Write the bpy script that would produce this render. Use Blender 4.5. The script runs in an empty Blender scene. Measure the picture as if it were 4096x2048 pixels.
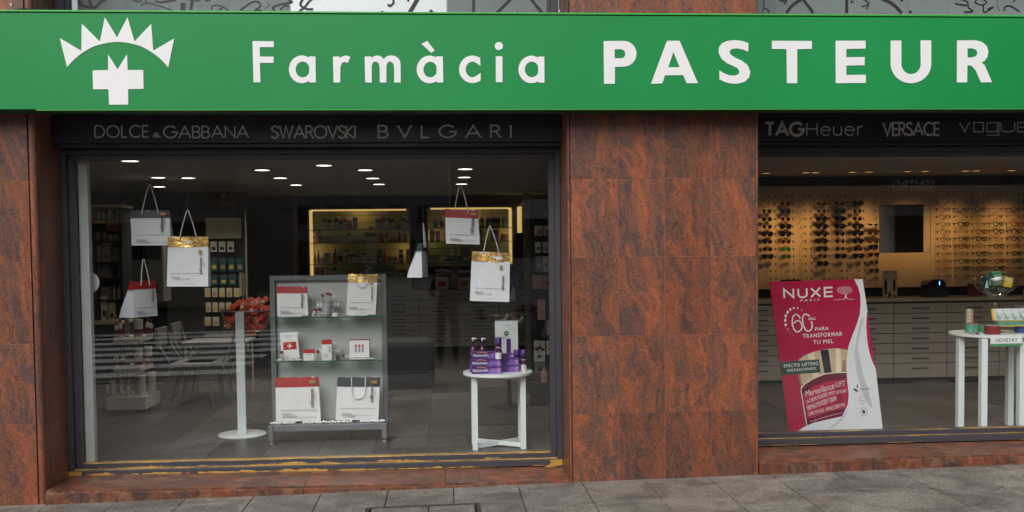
import bpy, bmesh, math, random
from mathutils import Vector, Matrix
random.seed(7)
PI = math.pi
sc = bpy.context.scene
COL = sc.collection

# ------------------------------------------------------------------ camera
# lens measured from the vanishing points of the facade (4096 px wide picture)
F, PX, PY = 3940.0, 2048.0, 1160.0
_d = Vector((1781-PX, 1004-PY, F)).normalized()
_x = Vector((60000-PX, 371-PY, F)); _x = (_x-_d*_x.dot(_d)).normalized()
_u = -_d.cross(_x)
if _u.y > 0: _u = -_u
EYE = Vector((0, -7.06, 1.65))
ROT = Matrix((_x, _d, _u))            # camera (right, down, forward) -> world
cam_data = bpy.data.cameras.new('camera')
cam = bpy.data.objects.new('camera', cam_data); COL.objects.link(cam)
cam_data.sensor_width = 36; cam_data.lens = F/4096*36; cam_data.shift_y = (PY-1024)/4096
cam_data.clip_start = .05; cam_data.clip_end = 400
cam.matrix_world = Matrix.Translation(EYE) @ (ROT @ Matrix(((1, 0, 0), (0, -1, 0), (0, 0, -1)))).to_4x4()
sc.camera = cam

def at(u, v, Y):                      # the point of depth Y seen at a pixel
    r = ROT @ Vector(((u-PX)/F, (v-PY)/F, 1)); t = (Y-EYE.y)/r.y
    return EYE+r*t
def mpp(Y): return (Y-EYE.y)/F        # metres per pixel at depth Y

# ------------------------------------------------------------------ sky, sun, exposure
w = bpy.data.worlds.new('World'); sc.world = w; w.use_nodes = True
nt = w.node_tree; bg = nt.nodes['Background']
sky = nt.nodes.new('ShaderNodeTexSky'); sky.sky_type = 'NISHITA'; sky.sun_disc = False
sky.sun_elevation = math.radians(43); sky.sun_rotation = math.radians(205); sky.dust_density = 3; sky.ozone_density = .6
hs = nt.nodes.new('ShaderNodeHueSaturation'); hs.inputs['Saturation'].default_value = .3
nt.links.new(sky.outputs[0], hs.inputs['Color']); nt.links.new(hs.outputs[0], bg.inputs[0])
bg.inputs[1].default_value = .15
sd = bpy.data.lights.new('sun', 'SUN'); sd.energy = 1.5; sd.angle = math.radians(55); sd.color = (1, .97, .93)
sun = bpy.data.objects.new('sun', sd); COL.objects.link(sun)
el, az = math.radians(43), math.radians(205)
sun.rotation_euler = Vector((-math.sin(az)*math.cos(el), -math.cos(az)*math.cos(el), -math.sin(el))).to_track_quat('-Z', 'Y').to_euler()
sc.view_settings.view_transform = 'Standard'; sc.view_settings.look = 'None'
sc.view_settings.exposure = .30; sc.view_settings.gamma = 1; sc.view_settings.use_curve_mapping = False
sc.cycles.max_bounces = 8; sc.cycles.transparent_max_bounces = 24; sc.cycles.use_denoising = True
sc.cycles.sample_clamp_indirect = 3; sc.cycles.blur_glossy = .3
sc.cycles.caustics_reflective = False; sc.cycles.caustics_refractive = False

# ------------------------------------------------------------------ materials
M = {}
def srgb(r, g, b):
    f = lambda c: (c/255)/12.92 if c <= 10 else (((c/255)+.055)/1.055)**2.4
    return (f(r), f(g), f(b))
def mat(name, col, rough=.5, metal=0, var=.08, scale=6, bump=0, bscale=60, coat=0, emit=None, estr=0, spec=.5, trans=0):
    m = bpy.data.materials.new(name); m.use_nodes = True; M[name] = m
    n, l = m.node_tree.nodes, m.node_tree.links; b = n['Principled BSDF']
    b.inputs['Roughness'].default_value = rough; b.inputs['Metallic'].default_value = metal
    b.inputs['Coat Weight'].default_value = coat; b.inputs['Specular IOR Level'].default_value = spec
    b.inputs['Base Color'].default_value = (*col, 1)
    if trans: b.inputs['Transmission Weight'].default_value = trans
    if var:
        tc = n.new('ShaderNodeTexCoord'); no = n.new('ShaderNodeTexNoise'); no.inputs['Scale'].default_value = scale; no.inputs['Detail'].default_value = 5
        l.new(tc.outputs['Object'], no.inputs['Vector'])
        mr = n.new('ShaderNodeMapRange'); mr.inputs[1].default_value = .3; mr.inputs[2].default_value = .7
        mr.inputs[3].default_value = 1-var; mr.inputs[4].default_value = 1+var
        l.new(no.outputs[0], mr.inputs[0])
        mx = n.new('ShaderNodeMix'); mx.data_type = 'RGBA'; mx.blend_type = 'MULTIPLY'; mx.inputs[0].default_value = 1
        mx.inputs[6].default_value = (*col, 1); l.new(mr.outputs[0], mx.inputs[7]); l.new(mx.outputs[2], b.inputs['Base Color'])
        mr2 = n.new('ShaderNodeMapRange'); mr2.inputs[3].default_value = max(0, rough-.08); mr2.inputs[4].default_value = min(1, rough+.1)
        l.new(no.outputs[0], mr2.inputs[0]); l.new(mr2.outputs[0], b.inputs['Roughness'])
    if bump:
        tc = n.new('ShaderNodeTexCoord'); no = n.new('ShaderNodeTexNoise'); no.inputs['Scale'].default_value = bscale; no.inputs['Detail'].default_value = 4
        bp = n.new('ShaderNodeBump'); bp.inputs['Strength'].default_value = bump; bp.inputs['Distance'].default_value = .01
        l.new(tc.outputs['Object'], no.inputs['Vector']); l.new(no.outputs[0], bp.inputs['Height']); l.new(bp.outputs[0], b.inputs['Normal'])
    if emit:
        b.inputs['Emission Color'].default_value = (*emit, 1); b.inputs['Emission Strength'].default_value = estr
    return m
def glass(name, tint=(.93, .96, .95), base=.04, rough=0.0):
    m = bpy.data.materials.new(name); m.use_nodes = True; M[name] = m
    n, l = m.node_tree.nodes, m.node_tree.links; n.remove(n['Principled BSDF'])
    lw = n.new('ShaderNodeLayerWeight'); lw.inputs[0].default_value = .5
    p = n.new('ShaderNodeMath'); p.operation = 'POWER'; p.inputs[1].default_value = 5; l.new(lw.outputs['Facing'], p.inputs[0])
    a = n.new('ShaderNodeMath'); a.operation = 'MULTIPLY_ADD'; a.inputs[1].default_value = 1-base; a.inputs[2].default_value = base; l.new(p.outputs[0], a.inputs[0])
    t = n.new('ShaderNodeBsdfTransparent'); t.inputs[0].default_value = (*tint, 1)
    g = n.new('ShaderNodeBsdfGlossy'); g.inputs['Roughness'].default_value = rough; g.inputs[0].default_value = (1, 1, 1, 1)
    s = n.new('ShaderNodeMixShader'); l.new(a.outputs[0], s.inputs[0]); l.new(t.outputs[0], s.inputs[1]); l.new(g.outputs[0], s.inputs[2])
    l.new(s.outputs[0], n['Material Output'].inputs[0]); return m
def ramp(n, pts):
    r = n.new('ShaderNodeValToRGB'); e = r.color_ramp.elements
    while len(e) < len(pts): e.new(.5)
    for k, (p, c) in enumerate(pts): e[k].position = p; e[k].color = (*c, 1)
    return r
def granite(name, rough=.3, dark=1.0, wear=0):
    """polished multicolour red granite: folded grey-brown bands in orange, dark speckle"""
    m = bpy.data.materials.new(name); m.use_nodes = True; M[name] = m
    n, l = m.node_tree.nodes, m.node_tree.links; b = n['Principled BSDF']
    tc = n.new('ShaderNodeTexCoord'); oi = n.new('ShaderNodeObjectInfo')
    sc_ = n.new('ShaderNodeVectorMath'); sc_.operation = 'SCALE'; sc_.inputs['Scale'].default_value = 40
    cb = n.new('ShaderNodeCombineXYZ'); l.new(oi.outputs['Random'], cb.inputs[0]); l.new(oi.outputs['Random'], cb.inputs[2]); l.new(cb.outputs[0], sc_.inputs[0])
    ad = n.new('ShaderNodeVectorMath'); l.new(tc.outputs['Object'], ad.inputs[0]); l.new(sc_.outputs[0], ad.inputs[1])
    mp = n.new('ShaderNodeMapping'); mp.inputs['Scale'].default_value = (1, 1, .42); mp.inputs['Rotation'].default_value = (0, .38, 0); l.new(ad.outputs[0], mp.inputs[0])
    def noise(scale, detail, dist=0, src=mp, rg=.55):
        k = n.new('ShaderNodeTexNoise'); k.inputs['Scale'].default_value = scale; k.inputs['Detail'].default_value = detail
        k.inputs['Distortion'].default_value = dist; k.inputs['Roughness'].default_value = rg; l.new(src.outputs[0], k.inputs['Vector']); return k
    wp = noise(2.3, 3, .6, ad, .5); wv = n.new('ShaderNodeVectorMath'); wv.operation = 'SUBTRACT'; wv.inputs[1].default_value = (.5, .5, .5); l.new(wp.outputs['Color'], wv.inputs[0])
    ws = n.new('ShaderNodeVectorMath'); ws.operation = 'SCALE'; ws.inputs['Scale'].default_value = .30; l.new(wv.outputs[0], ws.inputs[0])
    wa = n.new('ShaderNodeVectorMath'); l.new(mp.outputs[0], wa.inputs[0]); l.new(ws.outputs[0], wa.inputs[1])
    m7 = n.new('ShaderNodeMapping'); m7.inputs['Scale'].default_value = (2.0, 2.0, .42); l.new(wa.outputs[0], m7.inputs[0])
    band = noise(3.2, 5, .6, m7, .58); fold = noise(10, 6, 1.4, m7, .6); fine = noise(75, 3, 0, ad, .7); fleck = noise(190, 2, 0, ad)
    grain = noise(330, 2, 0, ad, .6)
    r1 = ramp(n, [(.38, (.072, .046, .042)), (.45, (.115, .058, .042)), (.50, (.165, .067, .039)), (.56, (.245, .078, .035)), (.66, (.33, .088, .034))]); l.new(band.outputs[0], r1.inputs[0])
    r2 = ramp(n, [(.40, (.085, .052, .045)), (.50, (.165, .070, .042)), (.60, (.30, .088, .037))]); l.new(fold.outputs[0], r2.inputs[0])
    mx = n.new('ShaderNodeMix'); mx.data_type = 'RGBA'; mx.inputs[0].default_value = .42; l.new(r1.outputs[0], mx.inputs[6]); l.new(r2.outputs[0], mx.inputs[7])
    r3 = ramp(n, [(.34, (.42, .43, .48)), (.45, (.90, .90, .92)), (.70, (1.20, 1.14, 1.08))]); l.new(fine.outputs[0], r3.inputs[0])
    m2 = n.new('ShaderNodeMix'); m2.data_type = 'RGBA'; m2.blend_type = 'MULTIPLY'; m2.inputs[0].default_value = 1; l.new(mx.outputs[2], m2.inputs[6]); l.new(r3.outputs[0], m2.inputs[7])
    # thin dark veins along the folds
    vn = noise(5.5, 4, 1.3, m7); rv = ramp(n, [(.483, (1, 1, 1)), (.497, (.34, .33, .38)), (.512, (1, 1, 1))]); l.new(vn.outputs[0], rv.inputs[0])
    m3 = n.new('ShaderNodeMix'); m3.data_type = 'RGBA'; m3.blend_type = 'MULTIPLY'; m3.inputs[0].default_value = .75; l.new(m2.outputs[2], m3.inputs[6]); l.new(rv.outputs[0], m3.inputs[7])
    r4 = ramp(n, [(.60, (1, 1, 1)), (.70, (1.35, 1.2, 1.2))]); l.new(fleck.outputs[0], r4.inputs[0])
    m4 = n.new('ShaderNodeMix'); m4.data_type = 'RGBA'; m4.blend_type = 'MULTIPLY'; m4.inputs[0].default_value = 1; l.new(m3.outputs[2], m4.inputs[6]); l.new(r4.outputs[0], m4.inputs[7])
    tv = n.new('ShaderNodeMapRange'); tv.inputs[3].default_value = .84; tv.inputs[4].default_value = 1.16; l.new(oi.outputs['Random'], tv.inputs[0])
    m8 = n.new('ShaderNodeMix'); m8.data_type = 'RGBA'; m8.blend_type = 'MULTIPLY'; m8.inputs[0].default_value = 1; l.new(m4.outputs[2], m8.inputs[6]); l.new(tv.outputs[0], m8.inputs[7])
    last = m8.outputs[2]
    if dark != 1:
        m5 = n.new('ShaderNodeMix'); m5.data_type = 'RGBA'; m5.blend_type = 'MULTIPLY'; m5.inputs[0].default_value = 1; l.new(last, m5.inputs[6]); m5.inputs[7].default_value = (dark, dark, dark, 1); last = m5.outputs[2]
    if wear:
        wn = noise(9, 7, .6, ad, .7); wr = ramp(n, [(.50, (0, 0, 0)), (.60, (1, 1, 1))]); l.new(wn.outputs[0], wr.inputs[0])
        m6 = n.new('ShaderNodeMix'); m6.data_type = 'RGBA'; l.new(last, m6.inputs[6]); m6.inputs[7].default_value = (.30, .17, .11, 1)
        k = n.new('ShaderNodeMath'); k.operation = 'MULTIPLY'; k.inputs[1].default_value = wear; l.new(wr.outputs[0], k.inputs[0]); l.new(k.outputs[0], m6.inputs[0]); last = m6.outputs[2]
    l.new(last, b.inputs['Base Color'])
    mr = n.new('ShaderNodeMapRange'); mr.inputs[3].default_value = rough-.06; mr.inputs[4].default_value = rough+.22; l.new(fold.outputs[0], mr.inputs[0]); l.new(mr.outputs[0], b.inputs['Roughness'])
    bp = n.new('ShaderNodeBump'); bp.inputs['Strength'].default_value = .06; bp.inputs['Distance'].default_value = .002; l.new(grain.outputs[0], bp.inputs['Height']); l.new(bp.outputs[0], b.inputs['Normal'])
    return m
def stained(name, base, stain, rough=.8, s1=2.2, speck=150, rnd=.12, bump=.25, spec=.4, spots=False):
    """stone or tile with blotchy stains, speckle and a shade of its own per piece"""
    m = bpy.data.materials.new(name); m.use_nodes = True; M[name] = m
    n, l = m.node_tree.nodes, m.node_tree.links; b = n['Principled BSDF']; b.inputs['Specular IOR Level'].default_value = spec
    g = n.new('ShaderNodeNewGeometry'); oi = n.new('ShaderNodeObjectInfo')
    def noise(scale, detail, dist=0, rg=.6):
        k = n.new('ShaderNodeTexNoise'); k.inputs['Scale'].default_value = scale; k.inputs['Detail'].default_value = detail
        k.inputs['Distortion'].default_value = dist; k.inputs['Roughness'].default_value = rg; l.new(g.outputs['Position'], k.inputs['Vector']); return k
    a = noise(s1, 7, .8, .65); f = noise(speck, 3)
    r = ramp(n, [(.38, stain), (.60, base)]); l.new(a.outputs[0], r.inputs[0])
    r2 = ramp(n, [(.33, (.50, .50, .50)), (.66, (1.45, 1.42, 1.38))]); l.new(f.outputs[0], r2.inputs[0])
    mx = n.new('ShaderNodeMix'); mx.data_type = 'RGBA'; mx.blend_type = 'MULTIPLY'; mx.inputs[0].default_value = .8; l.new(r.outputs[0], mx.inputs[6]); l.new(r2.outputs[0], mx.inputs[7])
    mr = n.new('ShaderNodeMapRange'); mr.inputs[3].default_value = 1-rnd; mr.inputs[4].default_value = 1+rnd; l.new(oi.outputs['Random'], mr.inputs[0])
    m2 = n.new('ShaderNodeMix'); m2.data_type = 'RGBA'; m2.blend_type = 'MULTIPLY'; m2.inputs[0].default_value = 1; l.new(mx.outputs[2], m2.inputs[6]); l.new(mr.outputs[0], m2.inputs[7])
    last = m2.outputs[2]
    if spots:
        k = noise(11, 3, .4); rs = ramp(n, [(.27, (.42, .40, .38)), (.315, (1, 1, 1))]); l.new(k.outputs[0], rs.inputs[0])
        m9 = n.new('ShaderNodeMix'); m9.data_type = 'RGBA'; m9.blend_type = 'MULTIPLY'; m9.inputs[0].default_value = 1; l.new(last, m9.inputs[6]); l.new(rs.outputs[0], m9.inputs[7]); last = m9.outputs[2]
    l.new(last, b.inputs['Base Color'])
    m3 = n.new('ShaderNodeMapRange'); m3.inputs[3].default_value = max(0, rough-.15); m3.inputs[4].default_value = min(1, rough+.1); l.new(a.outputs[0], m3.inputs[0]); l.new(m3.outputs[0], b.inputs['Roughness'])
    if bump:
        bp = n.new('ShaderNodeBump'); bp.inputs['Strength'].default_value = bump; bp.inputs['Distance'].default_value = .004; l.new(f.outputs[0], bp.inputs['Height']); l.new(bp.outputs[0], b.inputs['Normal'])
    return m
def worn_frame(name, bands, cover=0):
    """grey painted aluminium; the paint has flaked along the edges down to old yellow primer. bands: (z at x=0, slope, half width, raggedness)"""
    m = bpy.data.materials.new(name); m.use_nodes = True; M[name] = m
    n, l = m.node_tree.nodes, m.node_tree.links; b = n['Principled BSDF']; b.inputs['Roughness'].default_value = .42
    g = n.new('ShaderNodeNewGeometry'); sp = n.new('ShaderNodeSeparateXYZ'); l.new(g.outputs['Position'], sp.inputs[0])
    def math_(op, a, b_, c=None):
        k = n.new('ShaderNodeMath'); k.operation = op
        for i, q in enumerate((a, b_, c)):
            if q is None: continue
            if hasattr(q, 'type'): l.new(q, k.inputs[i])
            else: k.inputs[i].default_value = q
        return k.outputs[0]
    mp = n.new('ShaderNodeMapping'); mp.inputs['Scale'].default_value = (1, 6, 3); l.new(g.outputs['Position'], mp.inputs[0])
    def noise(sc_, d): 
        k = n.new('ShaderNodeTexNoise'); k.inputs['Scale'].default_value = sc_; k.inputs['Detail'].default_value = d; k.inputs['Roughness'].default_value = .7; l.new(mp.outputs[0], k.inputs['Vector']); return k.outputs[0]
    n1, n2 = noise(9, 6), noise(1.3, 2); tot = None
    for z0, sl, hw, rag in bands:
        zc = math_('MULTIPLY_ADD', sp.outputs[0], sl, z0); d = math_('ABSOLUTE', math_('SUBTRACT', sp.outputs[2], zc), 0)
        th = math_('MULTIPLY_ADD', math_('SUBTRACT', math_('MULTIPLY', n1, n2), .24), rag*6, hw); mk = math_('LESS_THAN', d, th)
        tot = mk if tot is None else math_('MAXIMUM', tot, mk)
    if cover: tot = math_('MAXIMUM', tot, math_('GREATER_THAN', n1, 1-cover))
    mx = n.new('ShaderNodeMix'); mx.data_type = 'RGBA'; l.new(tot, mx.inputs[0]); mx.inputs[6].default_value = (.050, .048, .056, 1)
    r = ramp(n, [(.3, (.34, .19, .04)), (.6, (.50, .29, .065))]); l.new(n1, r.inputs[0]); l.new(r.outputs[0], mx.inputs[7]); l.new(mx.outputs[2], b.inputs['Base Color'])
    return m

granite('granite'); granite('granite_sill', .3, .8, .35)
mat('grout', (.42, .20, .15), .9)
mat('green_panel', (.004, .222, .052), .42, var=.09, scale=.55, bump=.04, bscale=3, spec=.38)
mat('green_trim', (.05, .36, .06), .4); mat('green_under', (.004, .06, .012), .6)
mat('sign_white', (.74, .74, .75), .45, var=.02)
mat('black_panel', (.012, .011, .013), .35, var=.15); mat('brand_grey', (.44, .425, .425), .5)
mat('frame_grey', (.050, .048, .056), .42, var=.12, scale=3); worn_frame('frame_worn', [(-.005, -.0065, .0022, .020)]); worn_frame('frame_worn_ridge', [(.046, 0, .004, .006)], .40); worn_frame('frame_worn_inner', [(.087, 0, .0012, .005), (.048, 0, .0012, .018)])
worn_frame('frame_right', [(.106, 0, .0004, .004)]); worn_frame('frame_right_ridge', [(.157, 0, .0022, .002)]); worn_frame('frame_right_inner', [(.196, 0, .0005, .0035)])
glass('window_glass', (.985, .992, .988), .045); glass('clear_glass', (.96, .97, .97), .05); glass('shelf_glass', (.80, .93, .88), .06)
glass('thin_plastic', (.985, .985, .985), .02)
mat('glass_edge', (.02, .13, .09), .15)
stained('paving', (.205, .185, .163), (.108, .094, .080), .72, 2.6, 58, .13, .5, spots=True)
stained('asphalt', (.055, .055, .058), (.035, .035, .038), .9, .6, 60, 0)
stained('floor_tile', (.118, .114, .112), (.080, .076, .073), .40, 1.2, 30, .36, .02, .35)
mat('joint_dark', (.045, .04, .036), .95, bump=.2); mat('floor_joint', (.02, .02, .02), .8)
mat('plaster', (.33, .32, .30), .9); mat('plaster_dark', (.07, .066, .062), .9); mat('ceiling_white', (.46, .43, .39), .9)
mat('black_wall', (.014, .013, .013), .7); mat('white_panel_mat', (.55, .58, .57), .5)
mat('drawer_front', (.44, .41, .36), .5, var=.04); mat('drawer_dark', (.045, .04, .037), .6); mat('counter_top', (.50, .44, .36), .45)
mat('handle_dark', (.05, .045, .04), .4, .6)
mat('rack_beige', (.60, .48, .35), .6, var=.04); mat('slot_black', (.01, .009, .008), .7); mat('brass', (.75, .5, .25), .3, .9)
mat('lens_dark', (.008, .008, .01), .08, coat=.5, var=0); mat('lens_green', (.01, .20, .04), .12, coat=.5, var=0); mat('lens_olive', (.07, .055, .012), .1, coat=.4, var=0)
mat('lens_brown', (.05, .02, .015), .1, coat=.4, var=0); mat('lens_grey', (.05, .055, .06), .1, coat=.4, var=0)
for nm, c in dict(f_black=(.01, .01, .01), f_gold=(.65, .38, .14), f_green=(.01, .16, .05), f_red=(.26, .03, .02), f_brown=(.07, .03, .015), f_clear=(.55, .42, .30), f_orange=(.60, .25, .05), f_white=(.7, .6, .5), f_rust=(.35, .14, .07)).items(): mat(nm, c, .3, var=0)
mat('paper_white', (.85, .88, .92), .34, var=.03, scale=9, bump=.5, bscale=7); mat('paper_matt', (.84, .84, .85), .5, var=.04, scale=9, bump=.15, bscale=12)
mat('band_red', (.42, .02, .022), .45, var=.05); mat('band_dark', (.045, .055, .07), .3, var=.1, bump=.3, bscale=20)
mat('band_gold', (.72, .45, .14), .26, .75, var=.2, scale=14, bump=.9, bscale=16)
mat('rope_white', (.72, .74, .77), .8); mat('print_dark', (.05, .05, .055), .6, var=0); mat('print_grey', (.30, .30, .31), .6, var=0); mat('print_gold', (.65, .45, .2), .3, .6, var=0); mat('print_red', (.42, .04, .05), .6, var=0)
mat('cabinet_grey', (.17, .185, .195), .45, .2); mat('cabinet_back', (.48, .50, .49), .6, var=.02); mat('table_white', (.74, .80, .80), .4, var=.02)
mat('snow_white', (.82, .84, .84), .6, bump=.3, bscale=120)
mat('red', (.50, .02, .015), .45); mat('red_dark', (.20, .012, .015), .5); mat('orange_red', (.93, .11, .03), .5, var=.2, scale=30); mat('orange_pack', (.72, .15, .02), .35)
mat('purple', (.060, .018, .16), .35, var=.05); mat('purple_light', (.20, .085, .42), .4); mat('purple_dark', (.05, .008, .10), .25); mat('plum', (.07, .008, .05), .2, coat=.4)
mat('pink', (.72, .38, .52), .5); mat('pure_white', (.80, .81, .82), .5, var=.02)
mat('yellow', (.75, .50, .03), .5); mat('cream', (.58, .52, .38), .6); mat('tan', (.42, .27, .16), .6); mat('box_brown', (.035, .022, .016), .5); mat('bottle_white', (.62, .60, .54), .4)
mat('green_box', (.08, .28, .12), .5); mat('teal', (.02, .09, .10), .4); mat('blue', (.03, .09, .28), .4); mat('pinkish', (.55, .12, .22), .4); mat('amber', (.45, .14, .02), .2); mat('grey_mid', (.22, .22, .22), .5); mat('skin_pink', (.50, .30, .27), .5)
mat('pouf_fabric', (.035, .037, .044), .9, bump=.3); mat('peg_black', (.012, .012, .013), .6); mat('black_gloss', (.008, .009, .012), .1, coat=.7)
mat('magenta', (.40, .006, .05), .35, var=.02, coat=.3); mat('cream_white', (.70, .72, .74), .4, var=.02); mat('cream_shade', (.50, .52, .56), .4); mat('gold_cap', (.62, .48, .33), .3, .2); mat('gold_cap_dark', (.34, .20, .11), .3); mat('jar_wine', (.13, .006, .03), .2, coat=.4); mat('jar_magenta', (.42, .008, .06), .3); mat('forest', (.018, .055, .045), .5); mat('poster_text', (.78, .74, .70), .5, var=0); mat('poster_black', (.02, .015, .025), .4)
mat('gold_light', (.80, .68, .50), .3, .1); mat('jar_wine2', (.28, .006, .04), .3)
mat('lamp_face', (1, 1, 1), .5, var=0, emit=(1, .95, .80), estr=4); mat('lamp_warm', (1, .8, .5), .5, var=0, emit=(1, .50, .14), estr=1.1); mat('led_strip', (1, .9, .5), .5, var=0, emit=(1, .66, .22), estr=.48); mat('led_blue', (.2, .4, 1), .5, var=0, emit=(.1, .35, 1), estr=5)
mat('lit_back', (.40, .35, .19), .7, var=.03); mat('lamp_ring', (.30, .29, .27), .5)
mat('opp_stone', (.25, .22, .19), .85, bump=.2); mat('opp_brick', (.14, .10, .08), .9); mat('opp_grey', (.24, .24, .25), .8); mat('opp_window', (.03, .035, .04), .1); mat('van_white', (.62, .63, .65), .25, coat=.5); mat('rubber', (.02, .02, .02), .8); mat('road_white', (.80, .80, .78), .8, var=.06); mat('cloth_dark', (.03, .03, .035), .9); mat('skin', (.45, .27, .2), .6)
mat('blind_pale', (.78, .84, .82), .7, var=.03); mat('ink_black', (.02, .013, .015), .5, var=0); mat('cable_black', (.01, .01, .01), .6); mat('bulb_warm', (.7, .5, .2), .3)
mat('vase_fill', (.55, .56, .62), .3); mat('mirror', (.30, .31, .31), .03, 1, var=0); mat('paper_print', (.60, .50, .38), .6); mat('jade', (.10, .30, .22), .45, var=.35, scale=40); mat('soap_mint', (.55, .70, .60), .4); mat('metal_light', (.55, .56, .57), .35, .6)

ORD = ['first', 'second', 'third', 'fourth', 'fifth', 'sixth', 'seventh', 'eighth', 'ninth', 'tenth', 'eleventh', 'twelfth', 'thirteenth', 'fourteenth', 'fifteenth', 'sixteenth', 'seventeenth', 'eighteenth', 'nineteenth', 'twentieth']
# ------------------------------------------------------------------ mesh helpers
class MB:
    def __init__(s): s.v = []; s.f = []; s.mi = []; s.cur = 0; s.sm = []
    def m(s, i): s.cur = i; return s
    def add(s, vs, fs, smooth=False):
        o = len(s.v); s.v += [tuple(p) for p in vs]
        for f in fs: s.f.append(tuple(o+i for i in f)); s.mi.append(s.cur); s.sm.append(smooth)
        return s
    def box(s, x0, x1, y0, y1, z0, z1, mx=None, bev=0):
        if bev:
            bm = bmesh.new(); bmesh.ops.create_cube(bm, size=1)
            bmesh.ops.scale(bm, vec=(x1-x0, y1-y0, z1-z0), verts=bm.verts); bmesh.ops.translate(bm, vec=((x0+x1)/2, (y0+y1)/2, (z0+z1)/2), verts=bm.verts)
            bmesh.ops.bevel(bm, geom=bm.edges[:], offset=bev, segments=2, affect='EDGES', profile=.5)
            if mx: bm.transform(mx)
            bm.verts.index_update(); s.add([v.co.copy() for v in bm.verts], [[v.index for v in f.verts] for f in bm.faces]); bm.free(); return s
        p = [Vector((x, y, z)) for x in (x0, x1) for y in (y0, y1) for z in (z0, z1)]
        if mx: p = [mx @ q for q in p]
        return s.add(p, [(0, 1, 3, 2), (4, 6, 7, 5), (0, 4, 5, 1), (2, 3, 7, 6), (0, 2, 6, 4), (1, 5, 7, 3)])
    def lathe(s, prof, c=(0, 0, 0), n=20, smooth=True, mx=None):     # prof: (r, z)
        vs = []; fs = []; c = Vector(c)
        for r, z in prof:
            for k in range(n):
                a = 2*PI*k/n; q = Vector((r*math.cos(a), r*math.sin(a), z)); q = (mx @ q) if mx else q; vs.append(q+c)
        for i in range(len(prof)-1):
            for k in range(n): fs.append((i*n+k, i*n+(k+1) % n, (i+1)*n+(k+1) % n, (i+1)*n+k))
        fs.append(tuple(reversed(range(n)))); fs.append(tuple((len(prof)-1)*n+k for k in range(n)))
        return s.add(vs, fs, smooth)
    def cyl(s, c, r, z0, z1, n=16, r2=None, mx=None): return s.lathe([(r, z0), (r2 if r2 is not None else r, z1)], c, n, False, mx)
    def tube(s, pts, r, n=6, closed=False):
        pts = [Vector(p) for p in pts]; vs = []; fs = []; N = len(pts)
        up0 = Vector((0.03, .05, 1))
        for i, p in enumerate(pts):
            a = pts[(i-1) % N] if (i or closed) else p; b = pts[(i+1) % N] if (i < N-1 or closed) else p
            t = (b-a).normalized(); sx = t.cross(up0 if abs(t.dot(up0)) < .95*up0.length else Vector((0, 1, 0))).normalized(); sy = t.cross(sx)
            rr = r[i] if isinstance(r, (list, tuple)) else r
            for k in range(n):
                q = 2*PI*k/n; vs.append(p+sx*math.cos(q)*rr+sy*math.sin(q)*rr)
        for i in range(N if closed else N-1):
            j = (i+1) % N
            for k in range(n): fs.append((i*n+k, i*n+(k+1) % n, j*n+(k+1) % n, j*n+k))
        if not closed: fs.append(tuple(range(n))); fs.append(tuple((N-1)*n+k for k in reversed(range(n))))
        return s.add(vs, fs, True)
    def prism(s, pts, y0, y1):                # outline in (x, z), thickness along y (convex or simple outline)
        n = len(pts); vs = [(x, y0, z) for x, z in pts]+[(x, y1, z) for x, z in pts]
        fs = [tuple(range(n)), tuple(range(2*n-1, n-1, -1))]+[(i, (i+1) % n, n+(i+1) % n, n+i) for i in range(n)]
        return s.add(vs, fs)
    def quad(s, a, b, c, d): return s.add([a, b, c, d], [(0, 1, 2, 3)])
    def mesh(s, name):
        me = bpy.data.meshes.new(name); me.from_pydata(s.v, [], s.f); me.polygons.foreach_set('material_index', s.mi); me.polygons.foreach_set('use_smooth', s.sm)
        me.update(); bm = bmesh.new(); bm.from_mesh(me); bmesh.ops.recalc_face_normals(bm, faces=bm.faces)
        if any(s.sm):
            for e in bm.edges:
                if len(e.link_faces) == 2 and e.calc_face_angle(0) > .7: e.smooth = False
        bm.to_mesh(me); bm.free(); return me
def link(name, me, mats, parent=None):
    o = bpy.data.objects.new(name, me); COL.objects.link(o)
    for q in ([mats] if isinstance(mats, str) else mats):
        if q and len(me.materials) < (1 if isinstance(mats, str) else len(mats)): me.materials.append(M[q])
    if parent: o.parent = parent
    return o
def obj(name, mb, mats, parent=None, world=False):
    """one mesh object; world=True: coordinates are world ones, brought into the parent's frame"""
    if world and parent:
        p = parent; off = Vector((0, 0, 0))
        while p: off += p.location; p = p.parent
        mb.v = [tuple(Vector(q)-off) for q in mb.v]
    return link(name, mb.mesh(name), mats, parent)
def thing(name, label, cat, loc=(0, 0, 0), rz=0, group=None):
    o = bpy.data.objects.new(name, None); COL.objects.link(o); o.location = loc; o.rotation_euler = (0, 0, rz); o.empty_display_size = .1
    return tag(o, label, cat, group)
def tag(o, label, cat, group=None):
    o['label'] = label; o['category'] = cat
    if group: o['group'] = group
    return o
def struct(name, mb, mats):
    o = obj(name, mb, mats); o['kind'] = 'structure'; return o
def dup(root, loc, rz=None, label=None):
    def cp(o, par):
        c = o.copy(); COL.objects.link(c); c.parent = par
        for ch in list(o.children): cp(ch, c)
        return c
    r = cp(root, None); r.location = loc
    if rz is not None: r.rotation_euler = (0, 0, rz)
    if label: r['label'] = label
    return r
def share(name, me, parent, loc, rot=None, scale=None):
    o = bpy.data.objects.new(name, me); COL.objects.link(o); o.parent = parent; o.location = loc
    if rot: o.rotation_euler = rot
    if scale: o.scale = scale
    return o
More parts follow.
